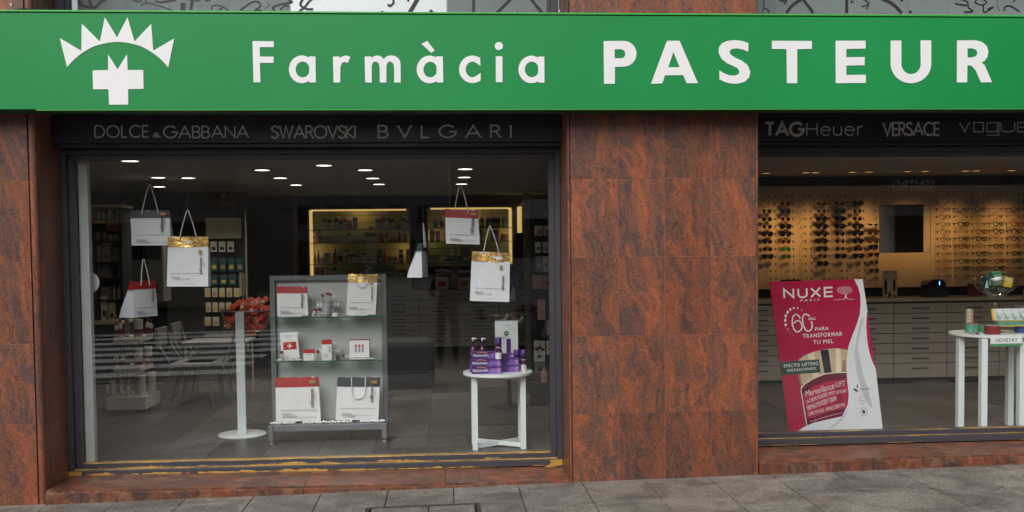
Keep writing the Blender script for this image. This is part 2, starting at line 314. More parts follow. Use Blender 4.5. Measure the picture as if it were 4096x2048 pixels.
def spot(loc, target, power, color, size, blend=.6, r=.05):
    d = bpy.data.lights.new('lamp_or_fill_light', 'SPOT'); d.energy = power; d.color = color; d.spot_size = size; d.spot_blend = blend; d.shadow_soft_size = r
    o = bpy.data.objects.new('lamp_or_fill_light', d); COL.objects.link(o); o.location = loc
    o.rotation_euler = (Vector(target)-Vector(loc)).to_track_quat('-Z', 'Y').to_euler(); return o

# filled outlines with holes, in the (x, z) plane, facing the street
def fill_mesh(loops, y=0, thick=.002):
    cu = bpy.data.curves.new('outline', 'CURVE'); cu.dimensions = '2D'; cu.fill_mode = 'BOTH'; cu.extrude = thick/2
    for lp in loops:
        sp = cu.splines.new('POLY'); sp.points.add(len(lp)-1); sp.use_cyclic_u = True
        for k, (x, z) in enumerate(lp): sp.points[k].co = (x, z, 0, 1)
    o = bpy.data.objects.new('outline', cu); COL.objects.link(o); dg = bpy.context.evaluated_depsgraph_get(); dg.update()
    me = bpy.data.meshes.new_from_object(o.evaluated_get(dg)); bpy.data.objects.remove(o)
    me.transform(Matrix(((1, 0, 0, 0), (0, 0, -1, y-thick/2), (0, 1, 0, 0), (0, 0, 0, 1)))); return me
def arc(cx, cy, rx, ry, a0, a1, n=14):
    return [(cx+rx*math.cos(math.radians(a0+(a1-a0)*k/n)), cy+ry*math.sin(math.radians(a0+(a1-a0)*k/n))) for k in range(n+1)]
def smoothpath(p, n=4, closed=True):          # Catmull-Rom through points
    out = []; N = len(p)
    for i in range(N if closed else N-1):
        g = lambda k: p[(i+k) % N] if closed else p[max(0, min(N-1, i+k))]
        a, b, c, d = g(-1), g(0), g(1), g(2)
        for k in range(n):
            t = k/n; out.append(tuple(.5*((2*b[q])+(-a[q]+c[q])*t+(2*a[q]-5*b[q]+4*c[q]-d[q])*t*t+(-a[q]+3*b[q]-3*c[q]+d[q])*t**3) for q in (0, 1)))
    if not closed: out.append(p[-1])
    return out
# lettering from Blender's built-in font, fitted to a box; local x-z plane facing -y
_txt = {}
def letters(s, w, h, parent, m, x=0, z=0, y=-.001, rot=0, shear=0, weight=0, space=1, name='lettering', yaw=None):
    key = (s, round(w, 4), round(h, 4), shear, weight, space, rot, m)
    if key not in _txt:
        cu = bpy.data.curves.new('lettering', 'FONT'); cu.body = s; cu.shear = shear; cu.offset = weight; cu.space_character = space; cu.resolution_u = 3
        o = bpy.data.objects.new('lettering', cu); COL.objects.link(o); dg = bpy.context.evaluated_depsgraph_get(); dg.update()
        me = bpy.data.meshes.new_from_object(o.evaluated_get(dg)); bpy.data.objects.remove(o)
        xs = [v.co.x for v in me.vertices]; ys = [v.co.y for v in me.vertices]; x0, x1, y0, y1 = min(xs), max(xs), min(ys), max(ys)
        sx = w/(x1-x0); sy = h/(y1-y0) if h else sx
        c, s_ = math.cos(rot), math.sin(rot)
        for v in me.vertices:
            a, b = (v.co.x-(x0+x1)/2)*sx, (v.co.y-(y0+y1)/2)*sy
            v.co = Vector((a*c-b*s_, 0, a*s_+b*c))
        me.materials.append(M[m]); _txt[key] = me
    o = bpy.data.objects.new(name, _txt[key]); COL.objects.link(o); o.parent = parent; o.location = (x, y, z)
    if yaw: o.rotation_euler = (0, 0, yaw)
    return o
# stroke lettering for the thin brand names
A = arc
GL = {  # width, strokes (y up, cap height 1); third value optional: relative weight
 'D': (.78, [[(0, 0), (0, 1)], [(0, 1), (.28, 1)]+A(.28, .5, .5, .5, 90, -90)+[(0, 0)]]),
 'O': (1.0, [A(.5, .5, .5, .5, 0, 360, 28)]), 'L': (.45, [[(0, 1), (0, 0), (.45, 0)]]),
 'C': (.85, [A(.5, .5, .5, .5, 45, 315, 22)]), 'E': (.48, [[(.48, 1), (0, 1), (0, 0), (.48, 0)], [(0, .5), (.46, .5)]]),
 'G': (.98, [A(.5, .5, .5, .5, 42, 358, 22)+[(.6, .5)]]), 'A': (.88, [[(0, 0), (.44, 1), (.88, 0)], [(.16, .34), (.72, .34)]]),
 'B': (.55, [[(0, 0), (0, 1), (.25, 1)]+A(.25, .76, .25, .24, 90, -90)+[(0, .52)], [(.25, .52)]+A(.27, .26, .28, .26, 90, -90)+[(0, 0)]]),
 'N': (.72, [[(0, 0), (0, 1), (.72, 0), (.72, 1)]]), 'S': (.52, [smoothpath([(.5, .84), (.4, .96), (.24, 1), (.06, .9), (.03, .72), (.2, .56), (.38, .46), (.52, .28), (.44, .07), (.24, 0), (.06, .06), (0, .18)], 4, False)]),
 'W': (1.1, [[(0, 1), (.3, 0), (.55, 1), (.8, 0), (1.1, 1)]]), 'R': (.58, [[(0, 0), (0, 1), (.26, 1)]+A(.26, .75, .25, .25, 90, -90)+[(0, .5)], [(.26, .5), (.58, 0)]]),
 'V': (.78, [[(0, 1), (.39, 0), (.78, 1)]]), 'K': (.6, [[(0, 0), (0, 1)], [(.55, 1), (.02, .48), (.6, 0)]]), 'I': (.02, [[(.01, 0), (.01, 1)]]),
 'T': (.62, [[(0, 1), (.62, 1)], [(.31, 1), (.31, 0)]]), 'H': (.68, [[(0, 0), (0, 1)], [(.68, 0), (.68, 1)], [(0, .52), (.68, .52)]]),
 'U': (.68, [[(0, 1), (0, .3)]+A(.34, .3, .34, .3, 180, 360)+[(.68, 1)]]),
 'e': (.6, [[(.02, .4), (.6, .4)]+A(.31, .35, .3, .37, 8, 320)]), 'u': (.5, [[(0, .7), (0, .25)]+A(.25, .25, .25, .25, 180, 360), [(.5, .72), (.5, 0)]]), 'r': (.3, [[(0, 0), (0, .72)], [(0, .45)]+A(.25, .45, .25, .27, 175, 70)]),
 '&': (.62, [smoothpath([(.62, .45), (.5, .12), (.25, 0), (.02, .2), (.15, .48), (.42, .72), (.4, .93), (.24, 1), (.12, .86), (.2, .6), (.62, 0)], 4, False)]),
 'v': (.62, [[(0, 1), (.31, 0), (.5, .82), (.62, 1)]]), 'o': (.55, [[(0, 0), (0, 1), (.55, 1), (.55, 0), (0, 0)]]), 'g': (.55, [[(.55, .1), (0, .1), (0, 1), (.55, 1), (.55, -.3), (.0, -.3)]]),
 'q': (.62, [[(0, 1), (0, 0), (.62, 0), (.62, 1)]]), 'F': (.5, [[(.5, 1), (0, 1), (0, 0)], [(0, .5), (.44, .5)]]), 'P': (.5, [[(0, 0), (0, 1), (.24, 1)]+A(.24, .74, .26, .26, 90, -90)+[(0, .48)]]), 'X': (.62, [[(0, 0), (.62, 1)], [(0, 1), (.62, 0)]]),
 'x': (.62, [[(.6, 1), (0, 1), (0, 0), (.6, 0)], [(0, .5), (.55, .5)]]),
}
def ribbon(mb, pts, hw, y):
    pts = [p for i, p in enumerate(pts) if i == 0 or (abs(p[0]-pts[i-1][0])+abs(p[1]-pts[i-1][1])) > 1e-6]
    L = []; R_ = []; n = len(pts)
    for i, p in enumerate(pts):
        a = pts[i-1] if i else None; b = pts[i+1] if i < n-1 else None
        d1 = Vector((p[0]-a[0], p[1]-a[1])).normalized() if a else None; d2 = Vector((b[0]-p[0], b[1]-p[1])).normalized() if b else None
        if d1 is None: d1 = d2
        if d2 is None: d2 = d1
        nn = (Vector((-d1.y, d1.x))+Vector((-d2.y, d2.x)))
        if nn.length < .2: nn = Vector((-d1.y, d1.x))
        nn.normalize(); k = hw/max(.45, nn.dot(Vector((-d1.y, d1.x))))
        L.append((p[0]+nn.x*k, y, p[1]+nn.y*k)); R_.append((p[0]-nn.x*k, y, p[1]-nn.y*k))
    mb.add(L+R_, [(i, i+1, n+i+1, n+i) for i in range(n-1)])
def stroke_word(word, x0, x1, z0, z1, y, parent, m, wt=.05, gap=.22, serif=False, name='lettering', squash=None, cap=1.0):
    H = (z1-z0); tot = 0; pos = []
    for ch in word:
        if ch == ' ': tot += .5; pos.append(None); continue
        k = .62 if ch == '&' else 1
        pos.append(tot); tot += GL[ch][0]*k+gap
    sx = (x1-x0)/(tot-gap); root = bpy.data.objects.new(name, None); COL.objects.link(root); root.parent = parent; root.empty_display_size = .05
    for ch, px in zip(word, pos):
        if px is None: continue
        k = .62 if ch == '&' else 1; mb = MB(); q = 0
        for st in GL[ch][1]:
            P = [(x0+(px+a*k)*sx, z0+b*k*H) for a, b in st]; ribbon(mb, P, wt*H, y-.00012*q); q += 1
            if serif:
                for e, o_ in ((st[0], st[1]), (st[-1], st[-2])):
                    if abs(e[1]-round(e[1])) < .02 and abs(e[0]-o_[0]) < .5 and abs(e[1]-o_[1]) > .2:
                        ex = x0+(px+e[0]*k)*sx; ez = z0+e[1]*H+(wt*H*.5 if e[1] < .5 else -wt*H*.5)
                        ribbon(mb, [(ex-.11*H, ez), (ex+.11*H, ez)], wt*H*.5, y-.00012*q); q += 1
        obj('letter', mb, m, root)
    return root

# =================================================================== GROUND
def gz(x): return -.055+.0147*x                    # the street climbs gently to the right
def sheet(x0, x1, y0, y1, dz): return [(x0, y0, gz(x0)+dz), (x1, y0, gz(x1)+dz), (x1, y1, gz(x1)+dz), (x0, y1, gz(x0)+dz)]
mb = MB(); mb.add(sheet(-120, 120, -5.9, .5, -.035), [(0, 1, 2, 3)])
pave = struct('pavement', mb, 'joint_dark')
xs = [-.43-.475*k for k in range(13, 0, -1)]+[-.43+.466*k for k in range(0, 12)]+[-.43+.466*11+.48*k for k in range(1, 6)]
rows = [(-.2, .02), (-.62, -.2), (-1.05, -.62), (-1.48, -1.05), (-1.91, -1.48)]
slab_me = {}
for j, (ya, yb_) in enumerate(rows):
    for i in range(len(xs)-1):
        y0, y1 = ya, yb_
        x0, x1 = xs[i], xs[i+1]
        if j in (1, 2) and -.75 < (x0+x1)/2 < .3:               # access cover sits here
            if j == 1: y0 = -.45
            else: continue
            y0, y1 = -.45, -.2
        yy1 = .30 if j == 0 and x0 > 5 else y1
        key = (round(x1-x0, 3), round(y1-y0, 3))
        if key not in slab_me:
            ww = x1-x0; b = MB(); b.box(.003, ww-.003, 0, y1-y0-.006, -.05, 0, bev=.0025); slab_me[key] = b.mesh('paving_slab'); slab_me[key].materials.append(M['paving'])
        share('paving_slab', slab_me[key], pave, (x0, y0+.003, gz(x0)+random.uniform(-.0015, .0015)), (random.uniform(-.002, .002), -.0147+random.uniform(-.002, .002), 0))
mb = MB(); mb.add(sheet(-60, 60, -5.8, -1.915, -.004), [(0, 1, 2, 3)]); far = obj('far_paving', mb, 'paving', pave); far['kind'] = 'stuff'
# access cover: dark recessed frame with slabs set in it
ac = thing('access_cover', 'square access cover with a dark metal frame and stone infill, set in the pavement', 'manhole cover', (-.17, -.78, gz(-.17)))
mb = MB()
for a, b_, c, d in ((-.375, .375, .297, .312), (-.375, .375, -.262, -.247), (-.375, -.360, -.247, .297), (.360, .375, -.247, .297)): mb.box(a, b_, c, d, -.04, .001)
mb.v = [(x, y, z+.0147*x) for x, y, z in mb.v]; obj('frame', mb, 'joint_dark', ac)
for a, b_ in ((-.340, .035), (.041, .340)):
    mb = MB().box(a, b_, -.235, .282, -.05, -.001, bev=.002); mb.v = [(x, y, z+.0147*x) for x, y, z in mb.v]; obj('infill_slab', mb, 'paving', ac)
for (a, b_) in ((-.902, -.550), (.210, .499)):
    mb = MB().box(a+.17, b_+.17, -.265, .325, -.05, 0, bev=.002); mb.v = [(x, y, z+.0147*x) for x, y, z in mb.v]; o = obj('paving_slab', mb, 'paving', pave); o.location = (-.17, -.78, gz(-.17))
mb = MB()
for k in range(40): mb.box(-60+3*k+.005, -57+3*k-.005, -6.05, -5.9, -.15, .0)
mb.v = [(x, y, z+gz(x)) for x, y, z in mb.v]; struct('kerb', mb, 'paving')
mb = MB(); mb.add(sheet(-120, 120, -90, -6.0, -.13), [(0, 1, 2, 3)]); struct('road', mb, 'asphalt')
zc = thing('zebra_crossing', 'white painted bars of a zebra crossing on the road behind the viewer', 'zebra crossing', (-4.4, -14, gz(-4.4)-.126))
for yc in (-6.7, -7.85, -9.0, -10.15, -11.3, -12.5, -13.8, -15.1, -16.3):
    mb = MB(); x0, x1 = -9.5, -3.3; y = yc+.3; w_ = .6
    mb.add([(x0, y-w_, gz(x0)-.124), (x1, y-w_, gz(x1)-.124), (x1, y, gz(x1)-.124), (x0, y, gz(x0)-.124)], [(0, 1, 2, 3)]); obj('painted_bar', mb, 'road_white', zc, True)

# =================================================================== FACADE
XL, XP0, XP1 = -2.82, .885, 2.28
def slab(parent, x0, x1, y0, y1, z0, z1, m='granite', name='granite_slab'):
    c = ((x0+x1)/2, (y0+y1)/2, (z0+z1)/2); g = .0009
    hx, hy, hz = (x1-x0)/2, (y1-y0)/2, (z1-z0)/2
    if hx > hy: hx -= g
    else: hy -= g
    b = MB().box(-hx, hx, -hy, hy, -hz+g, hz-g, bev=.0007); o = obj(name, b, m, parent); o.location = Vector(c)-parent.location; return o
zrows = [-.14, .454, 1.022, 1.591, 2.158, 2.725, 3.292, 3.86, 4.42]
pl = thing('granite_pillar', 'wide red granite pillar between the two shop windows, clad in upright slabs', 'pillar', (1.58, .2, 0))
obj('core', MB().box(XP0+.022, XP1-.022, .0042, .62, -.14, 4.4), 'grout', pl, True)
for j in range(len(zrows)-1):
    cols = [.905, 1.247, 1.588, 1.930, 2.262]
    for i in range(4): slab(pl, cols[i], cols[i+1], .002+random.uniform(-.0007, .0007), .022, zrows[j], zrows[j+1])
    slab(pl, XP0-.004, XP0+.017, .022, .42, zrows[j], zrows[j+1]); slab(pl, XP1-.017, XP1+.004, .022, .42, zrows[j], zrows[j+1])
for x in (XP0+.008, XP1-.008):
    mb = MB(); mb.lathe([(.0115, -.13), (.0115, 4.38)], (x, .0125, 0), 12, True); obj('corner_bead', mb, 'granite', pl, True)
ps = thing('granite_pilaster', 'red granite pilaster at the left edge with a rounded corner bead', 'pillar', (-3.3, .2, 0))
obj('core', MB().box(-4.6, XL-.056, .0042, .62, -.2, 4.4), 'grout', ps, True)
zl = [-.2, .47, 1.034, 1.602, 2.166, 2.733, 3.3, 3.86, 4.42]
for j in range(len(zl)-1):
    for a, b_ in ((-4.6, -4.05), (-4.05, -3.46), (-3.46, -2.875)): slab(ps, a, b_, .002, .022, zl[j], zl[j+1])
    slab(ps, XL-.02, XL, .034, .42, zl[j], zl[j+1])
mb = MB(); mb.lathe([(.026, -.19), (.026, 4.4)], (XL-.028, .022, 0), 16, True); obj('corner_bead', mb, 'granite', ps, True)
mb = MB().box(-3.22, -3.112, -.05, .0, 2.21, 2.47, bev=.006); o = obj('wall_box', mb, 'frame_grey')
tag(o, 'dark grey box fixed to the granite pilaster at the left edge under the green sign', 'electrical box')

# sills
def sill(name, label, x0, x1, za, zb, joints, zbase, group=None):
    t = thing(name, label, 'window sill', ((x0+x1)/2, .2, 0)); zt = lambda x: za+(zb-za)*(x-x0)/(x1-x0)
    ed = [x0]+joints+[x1]
    for a, b_ in zip(ed, ed[1:]):
        mb = MB(); a_, c_ = a+.0015, b_-.0015
        P = [(a_, -.004, zbase), (c_, -.004, zbase), (c_, .48, zbase), (a_, .48, zbase), (a_, -.004, zt(a)), (c_, -.004, zt(b_)), (c_, .48, zt(b_)+.012), (a_, .48, zt(a)+.012)]
        mb.add(P, [(0, 1, 2, 3), (4, 5, 6, 7), (0, 1, 5, 4), (1, 2, 6, 5), (2, 3, 7, 6), (3, 0, 4, 7)]); obj('sill_slab', mb, 'granite_sill', t, True)
        mb = MB(); q = [(a_, -.014, -.02), (c_, -.014, -.02)]
        P = [(a_, -.016, zbase), (c_, -.016, zbase), (c_, -.0045, zbase), (a_, -.0045, zbase), (a_, -.016, zt(a)-.022), (c_, -.016, zt(b_)-.022), (c_, -.0045, zt(b_)-.016), (a_, -.0045, zt(a)-.016)]
        mb.add(P, [(0, 1, 2, 3), (4, 5, 6, 7), (0, 1, 5, 4), (1, 2, 6, 5), (2, 3, 7, 6), (3, 0, 4, 7)]); obj('edge_strip', mb, 'granite_sill', t, True)
    return t
sill('window_sill', 'worn red granite sill under the left shop window, nearly level with the pavement', XL, XP0-.004, -.002, -.028, [-1.03, -.02], -.2)
sill('window_sill', 'raised red granite sill and step under the right shop window', XP1+.004, 7.2, .082, .084, [3.86, 5.4], -.1)

# shop windows
def shop_window(label, x0, x1, zb, zt_, gb, gt, worn, pane_label=None, xi=.045):
    t = thing('shop_window', label, 'shop window', ((x0+x1)/2, .45, zb))
    def bar(name, a, b_, c, d, e, f_, m='frame_grey', bev=.003): return obj(name, MB().box(a, b_, c, d, e, f_, bev=bev), m, t, True)
    m1 = (gb+zb)/2
    bar('jamb', x0, x0+xi-.004, .42, .54, m1-.03, zt_); bar('jamb', x1-xi+.004, x1, .42, .54, m1-.03, zt_)
    bar('inner_jamb', x0+xi-.004, x0+2*xi-.006, .46, .52, gb-.01, gt+.01); bar('inner_jamb', x1-2*xi+.006, x1-xi+.004, .46, .52, gb-.01, gt+.01)
    bar('head', x0, x1, .425, .54, (gt+zt_)/2, zt_); bar('inner_head', x0+xi, x1-xi, .46, .52, gt-.003, (gt+zt_)/2)
    bar('bottom_rail', x0+.001, x1-.001, .42, .545, zb-.01, m1-.004, worn[0]); bar('rail_ridge', x0+.004, x1-.004, .436, .47, m1-.004, m1+.008, worn[1], .002)
    bar('inner_rail', x0+xi, x1-xi, .462, .54, m1+.002, gb, worn[2])
    obj('glass_pane', MB().box(x0+2*xi-.012, x1-2*xi+.012, .492, .500, gb-.006, gt+.006), 'window_glass', t, True)
    return t
w1 = shop_window('left shop window in a grey frame with yellow primer showing along the bottom rail', XL+.001, XP0-.006, .002, 2.425, .087, 2.352, ('frame_worn', 'frame_worn_ridge', 'frame_worn_inner'))
w2 = shop_window('right shop window in a grey frame before the eyewear wall', XP1+.005, 7.0, .112, 2.425, .195, 2.352, ('frame_right', 'frame_right_ridge', 'frame_right_inner'))
# ragged yellow corner mitres, bare primer
for x, s in ((XL+.002, 1), (XP0-.007, -1)):
    mb = MB(); P = [(x, .418, -.006), (x+s*.16, .418, -.006+(.0 if s > 0 else -.02)), (x+s*.09, .418, .010), (x+s*.10, .418, .034), (x+s*.05, .418, .040), (x, .418, .040)]
    mb.add([(a, b_-.0015, c) for a, b_, c in P], [tuple(range(6))]); obj('bare_corner', mb, 'yellow_primer' if 'yellow_primer' in M else (mat('yellow_primer', (.46, .25, .045), .6, var=.2) and 'yellow_primer'), w1, True)

# dark brand panels above the windows
def brand_panel(label, x0, x1):
    t = thing('brand_panel', label, 'fascia panel', ((x0+x1)/2, .3, 2.5))
    obj('board', MB().box(x0, x1, .28, .40, 2.455, 2.66, bev=.002), 'black_panel', t, True)
    obj('lower_box', MB().box(x0, x1, .31, .42, 2.427, 2.453, bev=.002), 'black_panel', t, True)
    obj('backing', MB().box(x0, x1, .40, .60, 2.427, 2.80), 'black_panel', t, True); return t
b1 = brand_panel('black panel with grey brand lettering above the left shop window', XL+.002, XP0-.006)
b2 = brand_panel('black panel with grey brand lettering above the right shop window', XP1+.006, 7.0)
def word_px(t, word, u0, u1, v0, v1, **k):
    Yt = .279; a = at(u0, (v0+v1)/2, Yt); b_ = at(u1, (v0+v1)/2, Yt); zt_ = at((u0+u1)/2, v0, Yt).z; z0 = at((u0+u1)/2, v1, Yt).z
    o = t.location; return stroke_word(word, a.x-o.x, b_.x-o.x, z0-o.z, zt_-o.z, Yt-o.y-.0008, t, 'brand_grey', **k)
word_px(b1, 'DOLCE', 380, 594, 503, 549, wt=.062); word_px(b1, '&', 612, 641, 522, 549, wt=.08); word_px(b1, 'GABBANA', 655, 994, 505, 551, wt=.062, gap=.16)
word_px(b1, 'SWAROVSKI', 1087, 1421, 504, 552, wt=.068, gap=.12, serif=True)
word_px(b1, 'BVLGARI', 1514, 2044, 502, 550, wt=.068, gap=.62, serif=True)
word_px(b2, 'TAG', 3063, 3213, 492, 542, wt=.11, gap=.16); word_px(b2, 'Heuer', 3227, 3449, 492, 541, wt=.045, gap=.24)
word_px(b2, 'VERSACE', 3533, 3757, 491, 541, wt=.075, gap=.14, serif=True)
word_px(b2, 'voq', 3838, 3990, 490, 527, wt=.05, gap=.2); word_px(b2, 'Ux', 4004, 4120, 490, 527, wt=.05, gap=.15)
word_px(b2, 'g', 3948, 3996, 491, 529, wt=.035)

# =================================================================== GREEN SIGN
YS = -.2
sg = thing('shop_sign', 'long green pharmacy sign box with white crown, cross and lettering across the facade', 'shop sign', (0, 0, 2.62))
obj('box_body', MB().box(-5, 8, YS+.012, -.001, 2.627, 3.282), 'green_under', sg, True)
obj('face_panel', MB().box(-5, 8, YS, YS+.010, 2.632, 3.272), 'green_panel', sg, True)
obj('top_trim', MB().box(-5, 8, YS-.006, YS+.06, 3.279, 3.291, bev=.002), 'green_trim', sg, True)
obj('bottom_trim', MB().box(at(145, 445, YS).x, 8, YS-.004, YS+.02, 2.622, 2.629, bev=.001), 'green_trim', sg, True)
S1 = 1.89453
def px_loops(loops, ox): 
    out = []
    for lp in loops: out.append([(at(ox+x/S1, y/S1, YS).x, at(ox+x/S1, y/S1, YS).z-2.62) for x, y in lp])
    return out
def glyph(name, ox, *shapes):
    for k, loops in enumerate(shapes):
        me = fill_mesh(px_loops(loops, ox), YS-.0006-.0004*k, .003); me.materials.append(M['sign_white'])
        if k == 0: base = me
        else:
            bm = bmesh.new(); bm.from_mesh(base); bm.from_mesh(me); bm.to_mesh(base); bm.free()
    o = bpy.data.objects.new(name, base); COL.objects.link(o); o.parent = sg; return o
E_ = lambda cx, cy, rx, ry: arc(cx, cy, rx, ry, 0, 350, 35)
crown = [(455, 290), (510, 510)]+smoothpath([(510, 510), (560, 455), (640, 392), (740, 343), (893, 318), (1045, 343), (1140, 390), (1220, 450), (1276, 512)], 4, False)[1:-1]+[(1276, 512), (1320, 293), (1162, 385), (1146, 182), (1020, 316), (967, 133), (887, 285), (796, 133), (758, 316), (621, 180), (618, 386)]
glyph('crown_emblem', 0, [crown])
glyph('cross_emblem', 0, [[(820, 413), (892, 527), (963, 413), (968, 531), (1086, 531), (1089, 674), (971, 676), (973, 793), (828, 794), (823, 677), (707, 677), (703, 534), (821, 531)]])
glyph('letter', 1024, [[(-26, 312), (134, 314), (135, 358), (28, 358), (30, 430), (134, 430), (134, 477), (30, 477), (34, 624), (-18, 624)]])
glyph('letter', 1024, [E_(348, 526, 98, 105), E_(354, 527, 53, 60)], [[(402, 428), (451, 429), (454, 626), (405, 626)]])
glyph('letter', 1024, [[(584, 429), (634, 429), (635, 443), (655, 428), (685, 421), (716, 432), (695, 478), (672, 469), (652, 478), (640, 505), (638, 626), (588, 626)]])
glyph('letter', 1024, [[(824, 429), (875, 429), (875, 443), (893, 427), (918, 421), (945, 426), (968, 449), (990, 428), (1020, 421), (1052, 425), (1078, 440), (1092, 465), (1096, 500), (1097, 626), (1048, 626), (1047, 510), (1040, 482), (1018, 466), (998, 474), (989, 498), (988, 626), (939, 626), (937, 510), (930, 482), (909, 466), (888, 474), (877, 500), (878, 626), (828, 626)]])
glyph('letter', 1024, [E_(1316, 527, 98, 105), E_(1321, 528, 52, 59)], [[(1367, 428), (1416, 429), (1419, 626), (1370, 626)]], [[(1254, 333), (1298, 311), (1354, 384), (1328, 402)]])
glyph('letter', 1024, [[(1698, 437)]+arc(1640, 526, 101, 104, -62, -298, 26)+[(1702, 613), (1703, 552)]+arc(1640, 527, 51, 59, 62, 298, 20)+[(1701, 500)]])
glyph('letter', 1024, [[(1817, 427), (1867, 427), (1868, 623), (1818, 623)]], [E_(1840, 350, 31, 31)])
glyph('letter', 2048, [E_(147, 527, 98, 104), E_(150, 527, 53, 59)], [[(197, 429), (244, 430), (246, 627), (199, 627)]])
glyph('letter', 2048, [[(694, 312), (845, 311)]+arc(848, 408, 95, 97, -84, 84, 14)+[(845, 506), (779, 508), (779, 635), (697, 636)], [(777, 375), (822, 374)]+arc(824, 409, 34, 34, -70, 70, 8)+[(820, 442), (777, 443)]])
glyph('letter', 2048, [[(1174, 310), (1269, 310), (1408, 631), (1323, 632), (1297, 570), (1160, 571), (1137, 633), (1053, 635)], [(1223, 394), (1270, 510), (1183, 510)]])
glyph('letter', 2048, [[(1790, 328), (1789, 394), (1750, 376), (1700, 367), (1662, 374), (1647, 392), (1655, 414), (1690, 437), (1740, 460), (1785, 495), (1805, 545), (1796, 588), (1762, 620), (1710, 635), (1660, 634), (1610, 622), (1572, 603), (1571, 535), (1610, 559), (1650, 572), (1690, 573), (1717, 562), (1723, 542), (1712, 522), (1680, 503), (1630, 481), (1588, 448), (1566, 403), (1567, 362), (1588, 330), (1630, 311), (1690, 304), (1745, 311)]])
glyph('letter', 3072, [[(29, 310), (331, 311), (331, 371), (220, 373), (220, 631), (142, 631), (139, 373), (29, 372)]])
glyph('letter', 3072, [[(512, 310), (738, 309), (738, 369), (592, 372), (592, 434), (732, 433), (731, 495), (592, 498), (592, 569), (740, 567), (740, 629), (512, 631)]])
glyph('letter', 3072, [[(929, 308), (1009, 307), (1009, 485)]+arc(1083, 485, 74, 77, 172, 8, 14)+[(1156, 485), (1156, 306), (1235, 307), (1235, 485)]+arc(1082, 485, 153, 146, 6, 174, 22)+[(929, 485)]])
glyph('letter', 3072, [[(1432, 307), (1570, 306), (1620, 318), (1655, 348), (1668, 390), (1662, 430), (1642, 460), (1618, 476), (1640, 495), (1696, 624), (1612, 625), (1572, 535), (1548, 505), (1530, 497), (1509, 497), (1507, 625), (1429, 625)], [(1510, 368), (1545, 367), (1575, 378), (1587, 402), (1575, 426), (1545, 436), (1510, 436)]])

# cable and little bulbs along the top of the sign
def fairy(label, pts, nb):
    t = thing('light_string', label, 'string lights', pts[0])
    obj('cable', MB().tube(smoothpath3(pts), .004, 6), 'cable_black', t, True)
    for k in range(nb):
        p = Vector(pts[k % len(pts)])+Vector((.02*((k % 3)-1), -.02, .02)); obj('bulb', MB().lathe([(.001, 0), (.006, .004), (.005, .016), (.001, .02)], p, 8), 'bulb_warm', t, True)
def smoothpath3(p, n=4):
    out = []
    for i in range(len(p)-1):
        g = lambda k: p[max(0, min(len(p)-1, i+k))]
        a, b_, c, d = g(-1), g(0), g(1), g(2)
        for k in range(n):
            t = k/n; out.append(tuple(.5*((2*b_[q])+(-a[q]+c[q])*t+(2*a[q]-5*b_[q]+4*c[q]-d[q])*t*t+(-a[q]+3*b_[q]-3*c[q]+d[q])*t**3) for q in range(3)))
    return out+[tuple(p[-1])]
fairy('black string-light cable lying on the top left end of the green sign', [(-3.1, -.08, 3.30), (-3.0, -.10, 3.31), (-2.94, -.06, 3.318), (-2.88, -.11, 3.315), (-2.82, -.06, 3.33), (-2.78, -.02, 3.302), (-2.70, -.02, 3.35)], 4)
fairy('string lights hanging down the left side of the pillar above the sign', [(.86, .02, 3.9), (.84, .0, 3.6), (.87, -.01, 3.42), (.85, -.02, 3.31)], 4)
fairy('string lights hanging down the right side of the pillar above the sign', [(2.31, .02, 3.9), (2.30, .0, 3.6), (2.32, -.01, 3.42), (2.30, -.02, 3.31)], 3)

# =================================================================== UPPER FLOOR WINDOWS
glass('upper_glass', (.92, .95, .95), .22, .01)
def upper(label, x0, x1, scroll_px):
    t = thing('upper_window', label, 'window', ((x0+x1)/2, .45, 3.0))
    o = t.location
    def bar(name, a, b_, c, d, e, f_): return obj(name, MB().box(a, b_, c, d, e, f_, bev=.003), 'frame_grey', t, True)
    bar('jamb', x0, x0+.06, .42, .54, 2.83, 4.4); bar('jamb', x1-.06, x1, .42, .54, 2.83, 4.4); bar('inner_jamb', x0+.06, x0+.085, .45, .52, 2.85, 4.4); bar('inner_jamb', x1-.085, x1-.06, .45, .52, 2.85, 4.4)
    bar('bottom_rail', x0+.06, x1-.06, .43, .54, 2.83, 2.95)
    obj('glass_pane', MB().box(x0+.075, x1-.075, .492, .500, 2.94, 4.4), 'upper_glass', t, True)
    obj('blind', MB().box(x0+.06, x1-.06, .70, .71, 2.9, 4.4), 'blind_pale', t, True)
    mb = MB(); q = 0
    for pts, wd, ox, s in scroll_px:
        P = [at(ox+x/s, y/s, .49) for x, y in pts]; P = [(p.x-o.x, p.z-o.z) for p in P]
        P = smoothpath(P, 5, False) if len(P) > 2 else P
        ribbon(mb, P, wd*mpp(.49)/s*1.0, .489-o.y-.0002*q); q += 1
    obj('scroll_drawing', mb, 'ink_black', t)
    return t
